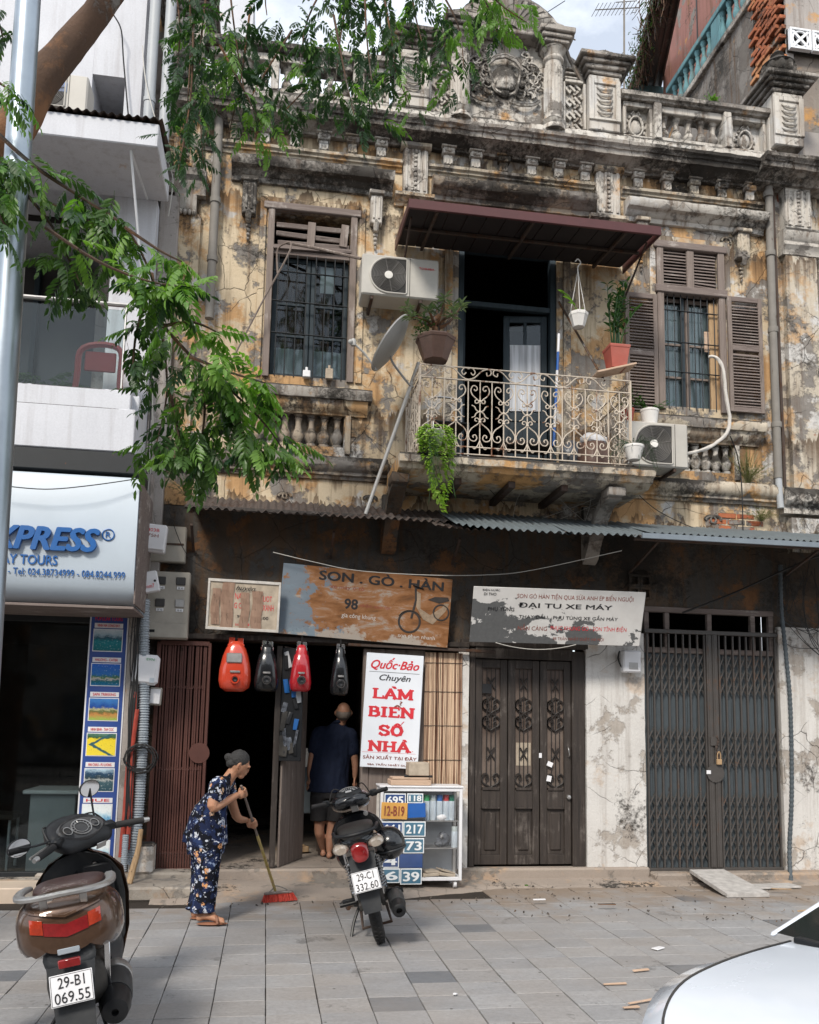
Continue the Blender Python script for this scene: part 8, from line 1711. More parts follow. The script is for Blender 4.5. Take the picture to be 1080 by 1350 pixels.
m=MB(); m.ell(hd+Vector((0,-.006,-.018)),(.086,.094,.075),16,10,(.25,0,0)); m.v=[v if v.z<hd.z+.035 else Vector((v.x,v.y,hd.z+.035)) for v in m.v]; blob('hair',[m],.007,'hair_m',mn,wr=.003,sm=2,wsc=50,label='short grey hair round a bald crown')
up=[tors([(N(433,1044),(.225,0,0),(0,.14,0)),(N(434,1020),(.22,0,0),(0,.14,0)),(N(437,990),(.215,0,0),(0,.13,0)),(N(441,968),(.20,0,0),(0,.115,0)),(N(444,958),(.13,0,0),(0,.09,0)),(N(446,953),(.07,0,0),(0,.065,0))]),cap([N(428,964),shl,shl.lerp(ell_,.62)],[.06,.082,.07]),cap([N(456,965),shr,shr.lerp(elr,.62)],[.06,.082,.07])]
blob('shirt',up,.010,'navy',mn,'loose dark navy polo shirt',wr=.010,sm=3); blob('collar',[cap([N(438,955),N(446,951,-.07),N(455,955)],[.02,.022,.02])],.006,'navy',mn,sm=2)
lo=[tors([(N(433,1036),(.19,0,0),(0,.13,0)),(N(433,1052),(.195,0,0),(0,.135,0))])]
for u in (422,443): lo.append(tors([(N(u,1050),(.105,0,0),(0,.12,0)),(N(u-1,1082),(.10,0,0),(0,.11,0))]))
blob('shorts',lo,.010,'shorts',mn,'charcoal shorts',wr=.008,sm=2)
for H_,T in feet: m=MB(); c=(H_+T)/2; m.ell((c.x,c.y,fz+.012),(.048,.135,.012),12,6); part('sandal_sole',m,'black_plastic',mn); part('sandal_strap',MB().tube(smoothp([(T.x-.045,T.y-.03,fz+.02),(T.x,T.y-.02,fz+.07),(T.x+.045,T.y-.03,fz+.02)],4),.011,6),'black_plastic',mn)
# ================================================================ vehicles
from mathutils.bvhtree import BVHTree
def sect(y,zc,hw,hh,n=24,e=.7,x=0.,tiltz=0.):
    r=[]
    for k in range(n):
        a=2*PI*k/n; c=math.cos(a);s_=math.sin(a); r.append(Vector((x+math.copysign(abs(c)**e,c)*hw,y+tiltz*math.copysign(abs(s_)**e,s_)*hh,zc+math.copysign(abs(s_)**e,s_)*hh)))
    return r
def shell(secs,n=24,e=.7,x=0.,sub=3):
    out=[]
    for i in range(len(secs)-1):
        a=secs[max(i-1,0)];b=secs[i];c=secs[i+1];d=secs[min(i+2,len(secs)-1)]
        for k in range(sub):
            t=k/sub; v=[.5*((2*q)+(r-p)*t+(2*p-5*q+4*r-s_)*t*t+(3*q-p-3*r+s_)*t**3) for p,q,r,s_ in zip(a,b,c,d)]; out.append(v)
    out.append(secs[-1]); return MB().loft([sect(v[0],v[1],max(v[2],.004),max(v[3],.004),n,e,x,v[4] if len(v)>4 else 0.) for v in out])
def wheel(par,y,R_,tw,rim='silver',sp=5,x=0.):
    w=bpy.data.objects.new('wheel',None); COL.objects.link(w); w.parent=par; w.location=(x,y,R_); Mx=Matrix.Rotation(PI/2,4,'Y')
    rr=R_-tw*.5; prof=[(rr-tw*.38,-tw*.36),(rr-tw*.1,-tw*.5),(rr+tw*.28,-tw*.42),(R_-.004,-tw*.2),(R_,0),(R_-.004,tw*.2),(rr+tw*.28,tw*.42),(rr-tw*.1,tw*.5),(rr-tw*.38,tw*.36)]
    t=MB(); t.lathe(prof,56,Mx,cap=False); t.lathe([(rr-tw*.38,-tw*.36),(rr-tw*.38,tw*.36)],56,Mx,cap=False)
    def P(nm,m,mt,kind=None): o=bpy.data.objects.new(nm,m.mesh(nm,mt,35)); COL.objects.link(o); o.parent=w; 
    P('tyre',t,'tyre'); tr_=MB()
    for k in range(44):
        a=2*PI*k/44
        for q in (1,-1): tr_.ob((q*tw*.22,(R_+.0005)*math.cos(a+.03*q),(R_+.0005)*math.sin(a+.03*q)),(tw*.30,.012,.006),(a-PI/2,0,q*.5),.001)
    P('tyre_tread',tr_,'tyre')
    r=MB(); r.lathe([(rr-tw*.36,-tw*.3),(rr-tw*.55,-tw*.2),(rr-tw*.55,tw*.2),(rr-tw*.36,tw*.3),(rr-tw*.75,tw*.16),(rr-tw*.75,-tw*.16)],40,Mx,cap=False)
    for k in range(sp):
        a=2*PI*k/sp; r.bar((0,.03*math.cos(a),.03*math.sin(a)),(0,(rr-tw*.6)*math.cos(a),(rr-tw*.6)*math.sin(a)),.03,.03,(1,0,0),.004)
    r.lathe([(0,-.05),(.045,-.05),(.05,0),(.045,.05),(0,.05)],20,Mx); P('rim',r,rim); return w
def lp_(par,name,mb,mat,label=None,sm=40,kind=None): return part(name,mb,mat,par,sm,local=True,label=label,kind=kind)
def nplate_v(par,c,tilt,l1,l2,w=.19,h=.14):
    M_=Matrix.Translation(c)@Matrix.Rotation(tilt,4,'X'); m=MB(); m.box(-w/2,w/2,-.002,.002,-h/2,h/2,.002); m.xf(M_); p=lp_(par,'number_plate',m,'plate'); ex=(M_.to_3x3()@Vector((1,0,0))); ez=M_.to_3x3()@Vector((0,0,1))
    m=MB(); 
    for a in ((-w/2+.004,-h/2+.004,w/2-.004,-h/2+.006),(-w/2+.004,h/2-.006,w/2-.004,h/2-.004),(-w/2+.004,-h/2+.006,-w/2+.006,h/2-.006),(w/2-.006,-h/2+.006,w/2-.004,h/2-.006)): m.box(a[0],a[2],-.0032,-.0018,a[1],a[3])
    m.xf(M_); lp_(p,'plate_border',m,'ink')
    for t,z0,ww in ((l1,.008,.62),(l2,-.058,.82)): letters(p,t,M_@Vector((-w*ww/2,-.0035,z0)),w*ww,.048,'ink',ex,ez,.0,0,.0008,local=True)
    return p
def mirror(par,base,c,r=.055,rz=0,flat=True):
    m=MB(); m.tube(smoothp([base,tuple(Vector(base).lerp(Vector(c),.5)+Vector((.0,0,-.01))),c],3),.006,6); lp_(par,'mirror_stalk',m,'black_plastic'); q=Matrix.Translation(c)@Matrix.Rotation(rz,4,'Z')@Matrix.Rotation(PI/2,4,'X')@Matrix.Diagonal((1.35,.95,1,1)); m=MB(); m.lathe([(0,-.03),(r*.8,-.025),(r,-.005),(r,.004),(r*.94,.004)],22,q,cap=False); mm=lp_(par,'mirror',m,'black_plastic'); m=MB(); m.lathe([(0,.0035),(r*.94,.0035)],22,q,cap=False); lp_(mm,'mirror_glass',m,'mirror_glass')
M['mirror_glass']=plain('mirror_glass',(.85,.86,.88),.03,1,0,2,0,.0)
# ---------------------------------------------------------------- underbone motorbike (rear view)
mb_=thing('parked_motorbike','black underbone motorbike on its side stand outside the shop, plate 29-C1','motorbike',(0,0,0)); V=mb_
wheel(V,0,.285,.085); wheel(V,1.22,.28,.07)
m=MB(); 
pts=[(0,-.02+ .36*math.cos(a),.285+.36*math.sin(a)) for a in [PI*.55+i*.1 for i in range(9)]]
rings=[[Vector((x,p[1]-abs(x)*.1,p[2]-abs(x)**1.5*1.2)) for x in (-.065,-.05,0,.05,.065)]+[Vector((x,p[1]+.008,p[2]-.008-abs(x)**1.5*1.2)) for x in (.065,.05,0,-.05,-.065)] for p in pts]
m.loft(rings); lp_(V,'rear_fender',m,'mid_plastic')
m=MB(); m.prism([(-.075,-.395,.44),(.075,-.395,.44),(.10,-.33,.70),(-.10,-.33,.70)],(0,.02,0)); m.prism([(-.062,-.40,.30),(.062,-.40,.30),(.075,-.396,.44),(-.075,-.396,.44)],(0,.015,0)); lp_(V,'plate_bracket',m,'mid_plastic')
nplate_v(V,Vector((0,-.445,.53)),R(-14),'29-C1','332.60')
m=shell([(-.44,.72,.04,.045),(-.425,.72,.06,.066),(-.36,.74,.065,.055)],18,.8); lp_(V,'tail_light',m,'lamp_red')
for q in (1,-1): m=shell([(-.40,.755,.035,.022),(-.36,.765,.06,.035),(-.28,.775,.05,.03)],14,.8,q*.125); lp_(V,'turn_signal',m,'lamp_clear')
m=shell([(-.40,.79,.06,.018),(-.34,.80,.12,.035),(-.2,.78,.145,.07),(.0,.74,.15,.09),(.25,.66,.13,.10),(.5,.56,.09,.08),(.62,.5,.06,.05)],22,.75); lp_(V,'tail_cowl',m,'gloss_black')
m=shell([(-.36,.835,.10,.02),(-.28,.86,.13,.035),(0,.85,.135,.045),(.2,.82,.12,.045),(.42,.80,.09,.04),(.55,.79,.05,.02)],22,.65); lp_(V,'seat',m,'seat')
m=MB(); m.tube(smoothp([(-.15,-.05,.84),(-.16,-.25,.87),(-.13,-.40,.86),(0,-.45,.855),(.13,-.40,.86),(.16,-.25,.87),(.15,-.05,.84)],4),.014,8); lp_(V,'grab_rail',m,'black_plastic')
for q in (1,-1):
    m=MB(); P=[(q*.105,-.02,.34),(q*.12,-.12,.72)]; m.tube(P,.012,8)
    m2=MB(); pts=[]; a=Vector(P[0]);b=Vector(P[1]); 
    for i in range(85): f=.12+.62*i/84; c=a.lerp(b,f); an=i*.75; pts.append(c+Vector((.024*math.cos(an),.024*math.sin(an),0)))
    s_=lp_(V,'shock_absorber',m,'chrome'); m2.tube(pts,.0042,5); lp_(s_,'spring',m2,'chrome' if q<0 else 'conduit')
    m=MB(); m.bar((q*.085,-.06,.285),(q*.085,.5,.30),.03,.05,(0,0,1),.006); lp_(V,'swingarm',m,'ac_grille')
    m=MB(); m.tube([(q*.09,1.22,.28),(q*.08,1.02,.75)],.022,8); lp_(V,'front_fork',m,'ac_grille')
    m=MB(); m.box(min(q*.12,q*.22),max(q*.12,q*.22),.16,.20,.30,.325,.006); lp_(V,'foot_peg',m,'black_plastic')
m=MB(); m.tube(smoothp([(.12,.6,.25),(.15,.3,.2),(.17,.12,.26),(.175,.05,.30)],4),.018,8); lp_(V,'exhaust_pipe',m,'rust'); m=MB(); q=Matrix.Translation((.178,.08,.30))@Matrix.Rotation(PI/2+.16,4,'X'); m.lathe([(0,-.02),(.035,-.02),(.052,.03),(.055,.30),(.048,.36),(.03,.37),(.022,.37),(.022,.33),(0,.33)],22,q); lp_(V,'muffler',m,'black_plastic'); m=MB(); m.lathe([(.057,.05),(.06,.06),(.06,.24),(.057,.25)],22,q); lp_(V,'heat_guard',m,'mid_plastic')
m=MB(); m.box(-.10,.10,.32,.62,.20,.42,.03); m.lathe([(0,-.15),(.09,-.15),(.10,-.1),(.10,.1),(.09,.14),(0,.14)],20,Matrix.Translation((0,.42,.30))@Matrix.Rotation(PI/2,4,'Y')); m.rough(.006,14); lp_(V,'engine',m,'ac_grille')
m=MB(); m.tube(smoothp([(-.1,.28,.24),(-.17,.22,.14),(-.22,.16,.03),(-.25,.13,.004)],3),.012,7); m.ob((-.255,.12,.004),(.06,.04,.008)); lp_(V,'side_stand',m,'black_plastic'); m=MB(); m.tube([(-.1,.30,.2),(-.11,.12,.10),(.11,.12,.10),(.1,.3,.2)],.012,6); m.tube([(-.2,.55,.2),(.2,.55,.2)],.012,7); m.tube([(-.2,.55,.2),(-.2,.50,.2)],.022,7); parts('centre_stand',m,'rust',V,local=True); m=MB(); m.tube([(-.12,.3,.27),(-.25,.3,.27)],.02,8); m.tube([(.12,.3,.27),(.25,.3,.27)],.02,8); lp_(V,'foot_peg',m,'black_plastic')
m=shell([(.95,.60,.20,.26,0),(.90,.62,.23,.27,0),(.84,.62,.21,.25,0)],24,.8); m.v=[Vector((v.x,v.y+.45*(v.x**2)*-1.2-(v.z-.62)*.35,v.z)) for v in m.v]; lp_(V,'leg_shield',m,'gloss_black')
m=shell([(.55,.52,.06,.08),(.7,.56,.075,.10),(.84,.7,.08,.12)],18); lp_(V,'centre_cover',m,'gloss_black')
m=shell([(.62,.99,.05,.03),(.68,1.0,.135,.06),(.78,.995,.165,.08),(.86,.98,.14,.085),(.92,.96,.08,.06)],26,.8); m.v=[Vector((v.x,v.y-abs(v.x)*.35,v.z-abs(v.x)*.1)) for v in m.v]; hb=lp_(V,'handlebar_cover',m,'gloss_black')
m=MB(); q=Matrix.Translation((0,.675,1.055))@Matrix.Rotation(R(42),4,'X')@Matrix.Diagonal((1.25,.75,1,1)); m.lathe([(0,.012),(.075,.012),(.085,.004),(.09,-.02)],26,q,cap=False); lp_(V,'instrument_panel',m,'black_plastic'); m=MB(); m.tube([q@Vector((.062*math.cos(a),.062*math.sin(a),.016)) for a in [.2+i*.25 for i in range(11)]],.005,5); 
for i in range(9): a=.25+i*.3; m.tube([q@Vector((.035*math.cos(a),.035*math.sin(a),.015)),q@Vector((.05*math.cos(a),.05*math.sin(a),.015))],.003,4)
m.ob(q@Vector((0,0,.014)),(.05,.02,.012),(R(42),0,0)); lp_(V,'dial',m,'silver')
for q in (1,-1):
    m=MB(); m.tube([(q*.13,.70,1.0),(q*.19,.66,1.01),(q*.30,.61,1.02)],[.014,.014,.013],8); lp_(V,'handlebar',m,'ac_grille'); m=MB(); m.tube([(q*.20,.655,1.012),(q*.315,.602,1.022)],.018,10); lp_(V,'grip',m,'tyre'); m=MB(); m.tube([(q*.15,.73,1.0),(q*.30,.68,1.01)],.006,6); lp_(V,'brake_lever',m,'silver'); m=MB(); m.box(min(q*.17,q*.23),max(q*.17,q*.23),.64,.69,.985,1.04,.01); lp_(V,'switch_block',m,'black_plastic')
m=MB(); m.ob((.02,.66,.93),(.06,.01,.07),(.3,0,-.1),.004); lp_(V,'sticker',m,'silver'); m=MB(); m.lathe([(0,0),(.018,0),(.02,.01),(0,.012)],12,Matrix.Translation((.10,.72,.86))@Matrix.Rotation(PI/2,4,'X')); lp_(V,'ignition_lock',m,'silver')
m=shell([(1.5,.50,.02,.02),(1.38,.56,.05,.03),(1.2,.59,.055,.03),(1.0,.54,.05,.03)],14); lp_(V,'front_fender',m,'gloss_black')
for q,c in ((1,'cable'),(-1,'cable'),(1,'cable')):
    lp_(V,'control_cable',MB().tube(smoothp([(q*.17,.70,1.02),(q*.12,.84,1.10),(q*.03,.95,1.02),(0,.98,.9)],5),.005,5),c)
hq=thing('helmet','black open helmet hanging on the right side of the parked motorbike','helmet',(0,0,0))
m=MB(); m.ell((.22,-.14,.70),(.115,.135,.12),20,14); lp_(hq,'shell',m,'gloss_black'); m=MB(); m.tube([(.22+.11*math.cos(a),-.14+.13*math.sin(a),.655) for a in [i*PI/12 for i in range(25)]],.008,6,False); lp_(hq,'rim_trim',m,'mid_plastic')
pc=gnd(503,1243); hd_=R(5)
for o in (mb_,hq): o.matrix_world=Matrix.Translation((pc.x,pc.y+.02,0))@Matrix.Rotation(R(-5),4,'Z')@Matrix.Rotation(R(-14.5),4,'Y')
M['seat_maroon']=plain('dark_maroon_vinyl',(.035,.014,.013),.4,0,.2,25,.2,.06,spec=.4)
# ---------------------------------------------------------------- brown scooter (near left)
sc_=thing('parked_scooter','brown and black scooter with a silver grab rail parked at the left','scooter',(0,0,0)); V=sc_
wheel(V,0,.235,.10,'ac_grille',3); wheel(V,1.27,.235,.09,'ac_grille',3)
m=shell([(-.36,.70,.05,.05),(-.345,.70,.165,.115),(-.27,.705,.225,.155),(-.12,.69,.25,.18),(.08,.66,.25,.185),(.25,.62,.22,.18),(.42,.58,.155,.17),(.52,.55,.10,.13)],32,.72)
m.v=[Vector((v.x,v.y,v.z+(.05 if v.z<.6 else 0)*min(1,max(0,(-v.y+.1)*2))+(0 if v.z>.62 else .06*abs(v.x)/.2*0))) for v in m.v]; m_body=m; lp_(V,'rear_body',m,'brown_paint'); BV=BVHTree.FromPolygons([tuple(v) for v in m.v],m.f)
# wrap-around tail lamp follows the body shell, 4 mm proud
def lampband(x0,x1,z0,z1,mat,name,off=.006):
    q=MB(); n=14; k=4; g=[]
    for j in range(k+1):
        row=[]
        for i in range(n+1):
            x=x0+(x1-x0)*i/n; t=(x/.205); z=z0+(z1-z0)*j/k+.045*abs(x)/.2; hh=BV.ray_cast(Vector((x,-1,z)),Vector((0,1,0))); y=hh[0].y if hh[0] else -.2; row.append(Vector((x,y-off,z)))
        g.append(row)
    for j in range(k):
        for i in range(n): q.quad(g[j][i],g[j][i+1],g[j+1][i+1],g[j+1][i])
    b=[[v+Vector((0,.03,0)) for v in r] for r in g]
    for i in range(n): q.quad(g[0][i],b[0][i],b[0][i+1],g[0][i+1]); q.quad(g[k][i],g[k][i+1],b[k][i+1],b[k][i])
    for j in range(k): q.quad(g[j][0],g[j+1][0],b[j+1][0],b[j][0]); q.quad(g[j][n],b[j][n],b[j+1][n],g[j+1][n])
    return lp_(V,name,q,mat)
lampband(-.10,.10,.68,.74,'lamp_red','tail_light'); lampband(.102,.16,.685,.75,'lamp_orange','turn_signal',.007); lampband(-.16,-.102,.685,.75,'lamp_orange','turn_signal',.007); lampband(-.188,.188,.773,.785,'brown_paint','lamp_brow',.014)
m=shell([(-.10,.835,.13,.025),(-.02,.845,.17,.035),(.2,.83,.175,.045),(.38,.79,.15,.05),(.5,.76,.10,.03)],24,.62); lp_(V,'seat',m,'seat_maroon')
# silver grab rail
pts=smoothp([(-.20,.10,.86),(-.215,-.10,.875),(-.20,-.26,.875),(-.12,-.36,.88),(0,-.385,.885),(.12,-.36,.88),(.20,-.26,.875),(.215,-.10,.875),(.20,.10,.86)],5); m=MB(); rings=[]
for i,p in enumerate(pts):
    t=(pts[min(i+1,len(pts)-1)]-pts[max(i-1,0)]).normalized(); s_=t.cross(Vector((0,0,1))).normalized(); rings.append([p+s_*a*.024+Vector((0,0,b*.013)) for a,b in ((-1,-.6),(-.6,-1),(.6,-1),(1,-.6),(1,.4),(.6,1),(-.6,1),(-1,.4))])
m.loft(rings); lp_(V,'grab_rail',m,'silver'); m=MB(); 
for x in (-.09,.09): m.bar((x,-.32,.80),(x,-.35,.88),.035,.012,(0,1,0),.003)
m.box(-.11,-.05,-.30,-.27,.78,.87,.006); parts('rail_mount',m,'silver',V,local=True)
m=shell([(-.33,.60,.10,.02),(-.34,.585,.12,.05),(-.30,.56,.11,.07),(-.2,.52,.1,.07)],18,.7); lp_(V,'rear_fender',m,'mid_plastic')
m=MB(); m.prism([(-.09,-.375,.36),(.09,-.375,.36),(.115,-.33,.60),(-.115,-.33,.60)],(0,.03,0)); m.prism([(-.085,-.40,.22),(.085,-.40,.22),(.09,-.376,.36),(-.09,-.376,.36)],(0,.02,0)); lp_(V,'plate_bracket',m,'mid_plastic')
nplate_v(V,Vector((0,-.41,.455)),R(-12),'29-B1','069.55'); m=MB(); m.box(-.05,.05,-.395,-.375,.545,.585,.004); lp_(V,'reflector',m,'lamp_red')
m=MB(); m.box(-.05,.05,-.36,-.34,.60,.63,.004); lp_(V,'body_sticker',m,'conduit')
letters(V,'LEAD',(.228,-.12,.70),.11,.03,'silver',(0,1,0),(0,0,1),.01,.3,.002,local=True)
# underside, engine, muffler
m=shell([(-.24,.42,.08,.09),(-.1,.40,.14,.14),(.15,.38,.15,.15),(.4,.34,.13,.13)],18,.7); m.rough(.004,12); lp_(V,'engine',m,'ac_grille'); m=MB(); q=Matrix.Translation((.165,.25,.30))@Matrix.Rotation(PI/2+.12,4,'X'); m.lathe([(0,-.02),(.05,-.02),(.07,.04),(.078,.12),(.078,.38),(.062,.46),(.02,.475),(.018,.475),(.018,.44),(0,.44)],24,q); lp_(V,'muffler',m,'black_plastic'); m=MB(); m.lathe([(.081,.08),(.086,.10),(.086,.28),(.081,.30)],24,q); lp_(V,'heat_guard',m,'mid_plastic'); m=MB(); m.lathe([(.084,-.02),(.088,0),(.088,.07),(.084,.075)],24,q); lp_(V,'heat_guard',m,'silver')
m=MB(); m.bar((.13,-.02,.25),(.16,-.12,.58),.03,.03,(0,1,0),.004); lp_(V,'shock_absorber',m,'chrome')
m=MB(); m.tube([(-.12,.2,.2),(-.2,.18,.1),(-.25,.15,.004)],.012,7); lp_(V,'side_stand',m,'black_plastic'); m=MB(); m.tube([(-.08,.1,.2),(-.12,-.05,.06),(.12,-.05,.06),(.08,.1,.2)],.012,7); lp_(V,'centre_stand',m,'black_plastic')
# floorboard, leg shield, front
m=shell([(.42,.33,.15,.06),(.6,.30,.19,.055),(.85,.30,.20,.055),(1.0,.34,.2,.07)],20,.6); lp_(V,'floorboard',m,'mid_plastic')
m=MB(); rings=[]
for z,hw,y in ((.26,.17,1.02),(.36,.215,1.03),(.5,.235,1.0),(.62,.245,.97),(.74,.235,.93),(.82,.19,.90),(.88,.12,.88),(.90,.06,.87)):
    r=[]
    for k in range(11): t=-1+2*k/10; r.append(Vector((t*hw,y-.0-.09*t*t,z)))
    for k in range(11): t=1-2*k/10; r.append(Vector((t*hw*.97,y+.11-.12*t*t,z)))
    rings.append(r)
m.loft(rings); lp_(V,'leg_shield',m,'mid_plastic')
m=MB(); rings=[]
for z,hw,y in ((.24,.19,1.09),(.4,.245,1.13),(.6,.265,1.11),(.76,.25,1.05),(.86,.17,.99),(.91,.08,.95)):
    r=[]
    for k in range(11): t=-1+2*k/10; r.append(Vector((t*hw,y-.14*t*t-.03,z)))
    for k in range(11): t=1-2*k/10; r.append(Vector((t*hw,y+.10-.19*t*t,z)))
    rings.append(r)
m.loft(rings); lp_(V,'front_apron',m,'brown_paint')
m=MB(); m.box(.02,.19,.885,.905,.42,.70,.03); m.xf(Matrix.Translation((0,.05,0))@Matrix.Rotation(R(8),4,'X')); lp_(V,'glove_box_lid',m,'black_plastic'); m=MB(); q=Matrix.Translation((.09,.865,.80))@Matrix.Rotation(PI/2,4,'X')@Matrix.Diagonal((.8,1.2,1,1)); m.lathe([(0,.0),(.022,0),(.026,.006),(.03,.0),(.03,-.02)],18,q,cap=False); lp_(V,'ignition_lock',m,'chrome'); m=MB(); m.tube(smoothp([(-.02,.90,.78),(-.02,.85,.76),(.02,.85,.74),(.02,.88,.73)],3),.008,6); lp_(V,'bag_hook',m,'black_plastic')
m=MB(); m.tube([(0,1.0,.75),(0,.90,.98)],.045,12); lp_(V,'steering_neck',m,'black_plastic')
# handlebar assembly turned to the left
HB=bpy.data.objects.new('handlebar_assembly',None); COL.objects.link(HB); HB.parent=V; HB.location=(0,.93,.98); HB.rotation_euler=(R(8),R(-4),R(40)); HB.scale=(1.12,1.12,1.12)
m=shell([(-.10,.005,.06,.02),(-.08,.01,.15,.045),(.0,.02,.185,.07),(.08,.02,.17,.07),(.14,.01,.10,.05)],28,.8); m.v=[Vector((v.x,v.y-abs(v.x)**1.5*.5,v.z+v.y*.25)) for v in m.v]; lp_(HB,'handlebar_cover',m,'black_plastic')
q=Matrix.Translation((0,-.045,.062))@Matrix.Rotation(R(38),4,'X')@Matrix.Diagonal((1.5,.8,1,1)); m=MB(); m.lathe([(0,.004),(.082,.004),(.09,.012),(.096,.006),(.10,-.02)],30,q,cap=False); lp_(HB,'instrument_panel',m,'smoke_glass')
m=MB()
for r_,x in ((.048,0),): m.tube([q@Vector((x+r_*.8*math.cos(a),r_*1.3*math.sin(a),.009)) for a in [i*PI/14 for i in range(29)]],.0035,5,False); m.tube([q@Vector((x+r_*.55*math.cos(a),r_*.9*math.sin(a),.009)) for a in [i*PI/14 for i in range(29)]],.002,5,False)
for x in (-.058,.058): m.tube([q@Vector((x+.016*math.cos(a),.032*math.sin(a),.009)) for a in [i*PI/10 for i in range(21)]],.0025,5,False)
for i in range(11): a=-.4+i*.4; m.tube([q@Vector((.026*math.cos(a),.04*math.sin(a),.009)),q@Vector((.035*math.cos(a),.055*math.sin(a),.009))],.0018,4)
lp_(HB,'dial',m,'silver')
for s_ in (1,-1):
    m=MB(); m.tube([(s_*.17,-.06,.02),(s_*.24,-.10,.02),(s_*.345,-.145,.015)],[.018,.019,.018],10); lp_(HB,'grip',m,'tyre'); m=MB(); m.tube([(s_*.345,-.145,.015),(s_*.375,-.158,.013)],[.016,.012],10); lp_(HB,'bar_end',m,'silver'); m=MB(); m.tube(smoothp([(s_*.16,.0,.01),(s_*.25,-.04,.01),(s_*.35,-.09,.008)],3),.007,6); lp_(HB,'brake_lever',m,'silver'); m=MB(); m.ob((s_*.165,-.065,.03),(.07,.055,.05),(0,0,-s_*.4),.012); lp_(HB,'switch_block',m,'black_plastic')
for q in (1,-1): lp_(HB,'control_cable',MB().tube(smoothp([(q*.19,-.03,.03),(q*.16,.06,.09),(q*.08,.10,.06),(q*.02,.08,-.03)],5),.005,5),'cable')
mirror(HB,(.13,0,.05),(.16,.06,.23),.05); mirror(HB,(-.16,-.02,.04),(-.36,-.02,.06),.05)
m=MB(); m.ob((.07,-.115,-.045),(.07,.006,.035),(.3,0,.1),.003); lp_(HB,'sticker',m,'silver')
m=shell([(1.55,.36,.03,.03),(1.42,.46,.07,.04),(1.27,.49,.08,.04),(1.1,.44,.07,.04)],14); lp_(V,'front_fender',m,'brown_paint'); m=MB(); 
for s_ in (1,-1): m.tube([(s_*.08,1.27,.235),(s_*.06,1.1,.6)],.02,8)
lp_(V,'front_fork',m,'ac_grille')
sc_.matrix_world=Matrix.Translation((-.775,-4.52,0))@Matrix.Rotation(R(8),4,'Z')@Matrix.Rotation(R(-10),4,'Y')@Matrix.Scale(.94,4)
# ---------------------------------------------------------------- white car, nose to the left
car=thing('parked_car','white hatchback cut off at the lower right, nose pointing left','car',(2.9,-7.05,0)); V=car
def csec(x,w,zb,zs,zt,zc,inset=.82):
    # outline across the car at station x: sill, flank, shoulder, crowned top
    pts=[(-w*.93,zb),(-w,zb+.12),(-w*1.0,(zb+zs)/2),(-w*.985,zs-.05),(-w*.95,zs),(-w*inset,zt),(-w*.55,zt+(zc-zt)*.55),(0,zc),(w*.55,zt+(zc-zt)*.55),(w*inset,zt),(w*.95,zs),(w*.985,zs-.05),(w,(zb+zs)/2),(w,zb+.12),(w*.93,zb)]
    return [Vector((x,y,z)) for y,z in pts]
# local: x from nose (0) to tail, y across (far side +)
ST=[(0,.34,.26,.54,.60,.63),(.03,.48,.22,.60,.67,.70),(.08,.61,.20,.68,.735,.765),(.17,.70,.2,.74,.785,.81),(.30,.77,.2,.78,.82,.845),(.46,.80,.2,.81,.845,.87),(.64,.81,.2,.825,.865,.89),(.84,.81,.2,.84,.88,.91)]
def interp(S,sub=4):
    out=[]
    for i in range(len(S)-1):
        a=S[max(i-1,0)];b=S[i];c=S[i+1];d=S[min(i+2,len(S)-1)]
        for k in range(sub): t=k/sub; out.append([.5*((2*q)+(r-p)*t+(2*p-5*q+4*r-s_)*t*t+(3*q-p-3*r+s_)*t**3) for p,q,r,s_ in zip(a,b,c,d)])
    out.append(list(S[-1])); return out
rear=[(.84,.805,.2,.83,.865,.87),(1.2,.82,.2,.85,.88,.885),(2.2,.82,.2,.87,.89,.895),(3.2,.80,.22,.89,.91,.915),(3.55,.72,.28,.85,.88,.89)]
FZ=interp(ST); sec=[csec(*r) for r in FZ]
# bonnet separated from the wings by a shut line: skip strip
m=MB(); n=len(sec[0])
lower=[[s_[i] for i in (0,1,2,3,4)] for s_ in sec]; 
def strip(mb,idx):
    for a,b in zip(sec[:-1],sec[1:]):
        for i,j in zip(idx[:-1],idx[1:]): mb.quad(a[i],b[i],b[j],a[j])
w1=MB(); strip(w1,[0,1,2,3,4,5]); strip(w1,[9,10,11,12,13,14]); w1.add(sec[0],[tuple(range(n))]); part('body',w1,'car_white',V,40,weld=True,local=True)
bn_=MB(); strip(bn_,[5,6,7,8,9]); bn_.v=[Vector((max(v.x,.06 if True else v.x),v.y*.992,v.z+.004)) for v in bn_.v]; part('bonnet',bn_,'car_white',V,60,weld=True,local=True)
g=MB(); 
for q in (5,9):
    P=[s_[q]+Vector((0,0,.003)) for s_ in sec[3:]]; g.tube(P,.0055,5)
g.tube([sec[3][i]+Vector((-.01,0,.003)) for i in range(5,10)],.0055,5); part('shut_line',g,'cable',V,local=True)
rs=[csec(*r) for r in interp(rear,3)]; b=MB(); b.loft(rs); part('body',b,'car_white',V,40,local=True)
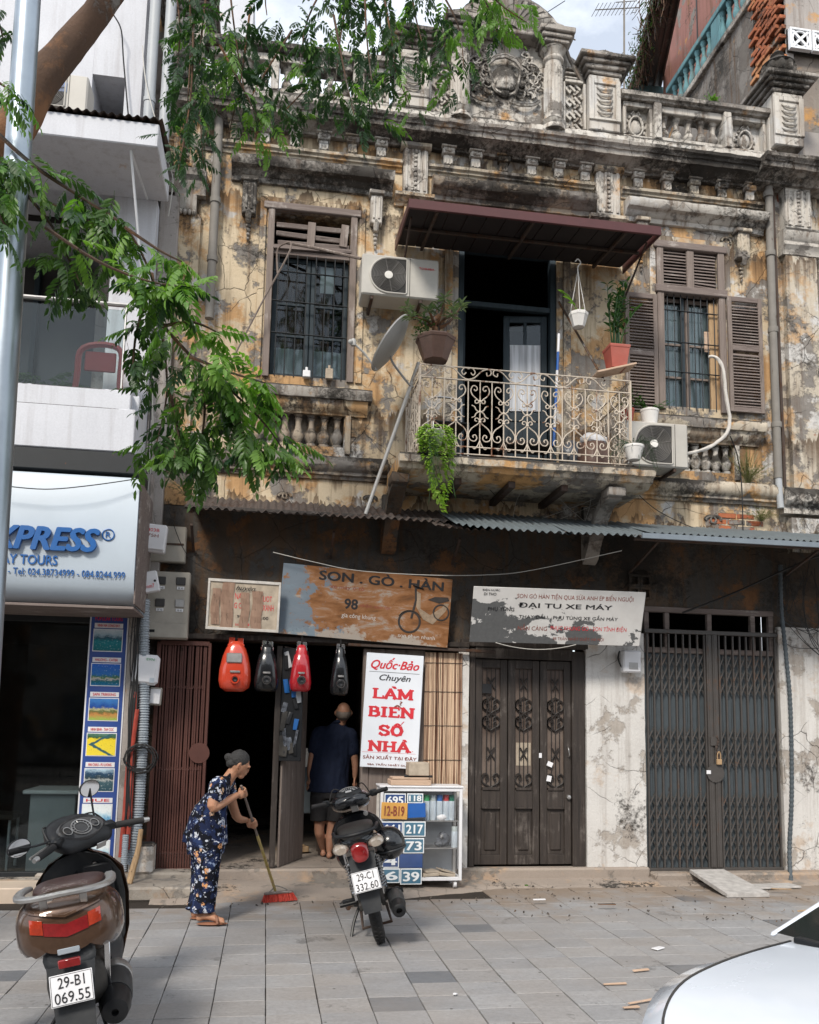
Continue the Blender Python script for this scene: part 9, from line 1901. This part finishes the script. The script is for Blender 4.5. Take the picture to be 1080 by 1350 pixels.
# cabin
def cab(x,w0,z0,w1,z1): return [Vector((x,-w0,z0)),Vector((x,-w1,z1)),Vector((x,-w1*.5,z1+.03)),Vector((x,0,z1+.04)),Vector((x,w1*.5,z1+.03)),Vector((x,w1,z1)),Vector((x,w0,z0))]
b=MB(); b.quad(Vector((.84,-.72,.90)),Vector((.84,.72,.90)),Vector((1.95,.58,1.34)),Vector((1.95,-.58,1.34))); part('windscreen',b,'car_glass',V,local=True)
b=MB(); b.loft([cab(1.93,.60,1.32,.58,1.35),cab(2.2,.62,1.35,.60,1.42),cab(2.9,.60,1.35,.57,1.40),cab(3.3,.56,1.25,.5,1.28)]); part('roof',b,'car_white',V,local=True)
b=MB()
for q in (1,-1):
    b.quad(Vector((1.0,q*.745,.90)),Vector((3.2,q*.73,.93)),Vector((2.95,q*.605,1.36)),Vector((2.0,q*.605,1.32)))
parts('side_glass',b,'car_glass',V,local=True); b=MB()
for q in (1,-1): b.bar((.83,q*.735,.89),(1.95,q*.60,1.34),.02,.015,(0,0,1),.008); b.bar((3.2,q*.74,.93),(3.0,q*.6,1.37),.10,.03,(0,0,1),.008); b.bar((2.0,q*.745,.9),(2.0,q*.61,1.37),.07,.02,(1,0,0),.004)
parts('pillar',b,'car_white',V,local=True)
b=MB(); b.box(.82,.86,-.64,.64,.885,.905,.004); part('cowl',b,'black_plastic',V,local=True)
for q in (-.1,.45): part('wiper',MB().tube([(.86,q,.925),(.94,q-.15,.955),(1.02,q-.45,.99)],.008,6),'black_plastic',V,local=True)
b=MB(); b.box(1.15,1.35,.1,.4,.93,1.0,.02); part('dashboard_item',b,'silver',V,local=True)
for q in (1,-1):
    b=MB(); pts=[(.045,.50),(.12,.62),(.26,.71),(.42,.755),(.40,.765),(.22,.735),(.07,.62)]
    rows=[]
    for x_,y_ in ((.03,.475),(.08,.56),(.17,.645),(.26,.69),(.36,.73)): rows.append((x_,y_))
    for (x0,y0),(x1,y1) in zip(rows[:-1],rows[1:]): b.quad(Vector((x0-.006,q*(y0+.012),.545)),Vector((x1-.006,q*(y1+.012),.60)),Vector((x1-.006,q*(y1+.004),.705)),Vector((x0-.006,q*(y0+.002),.655)))
    part('headlight',b,'car_glass',V,local=True)
b=MB(); b.box(-.025,.02,-.40,.40,.36,.50,.01); part('grille',b,'black_plastic',V,local=True)
for x_ in (.60,2.9):
    for q in (1,-1): w_=wheel(V,0,.28,.17,'silver',7); w_.location=(x_,q*.73,.28); w_.rotation_euler=(0,0,PI/2)
b=MB(); b.ell((1.45,.87,.94),(.06,.09,.06)); b.ell((1.45,-.87,.94),(.06,.09,.06)); parts('door_mirror',b,'car_white',V,local=True)
b=MB(); b.lathe([(0,0),(.006,0),(.008,.006),(0,.008)],8,(.40,.28,.835)); part('washer_jet',b,'black_plastic',V,local=True)
car.matrix_world=Matrix.Translation((1.244,-7.16,0))@Matrix.Rotation(R(20),4,'Z')
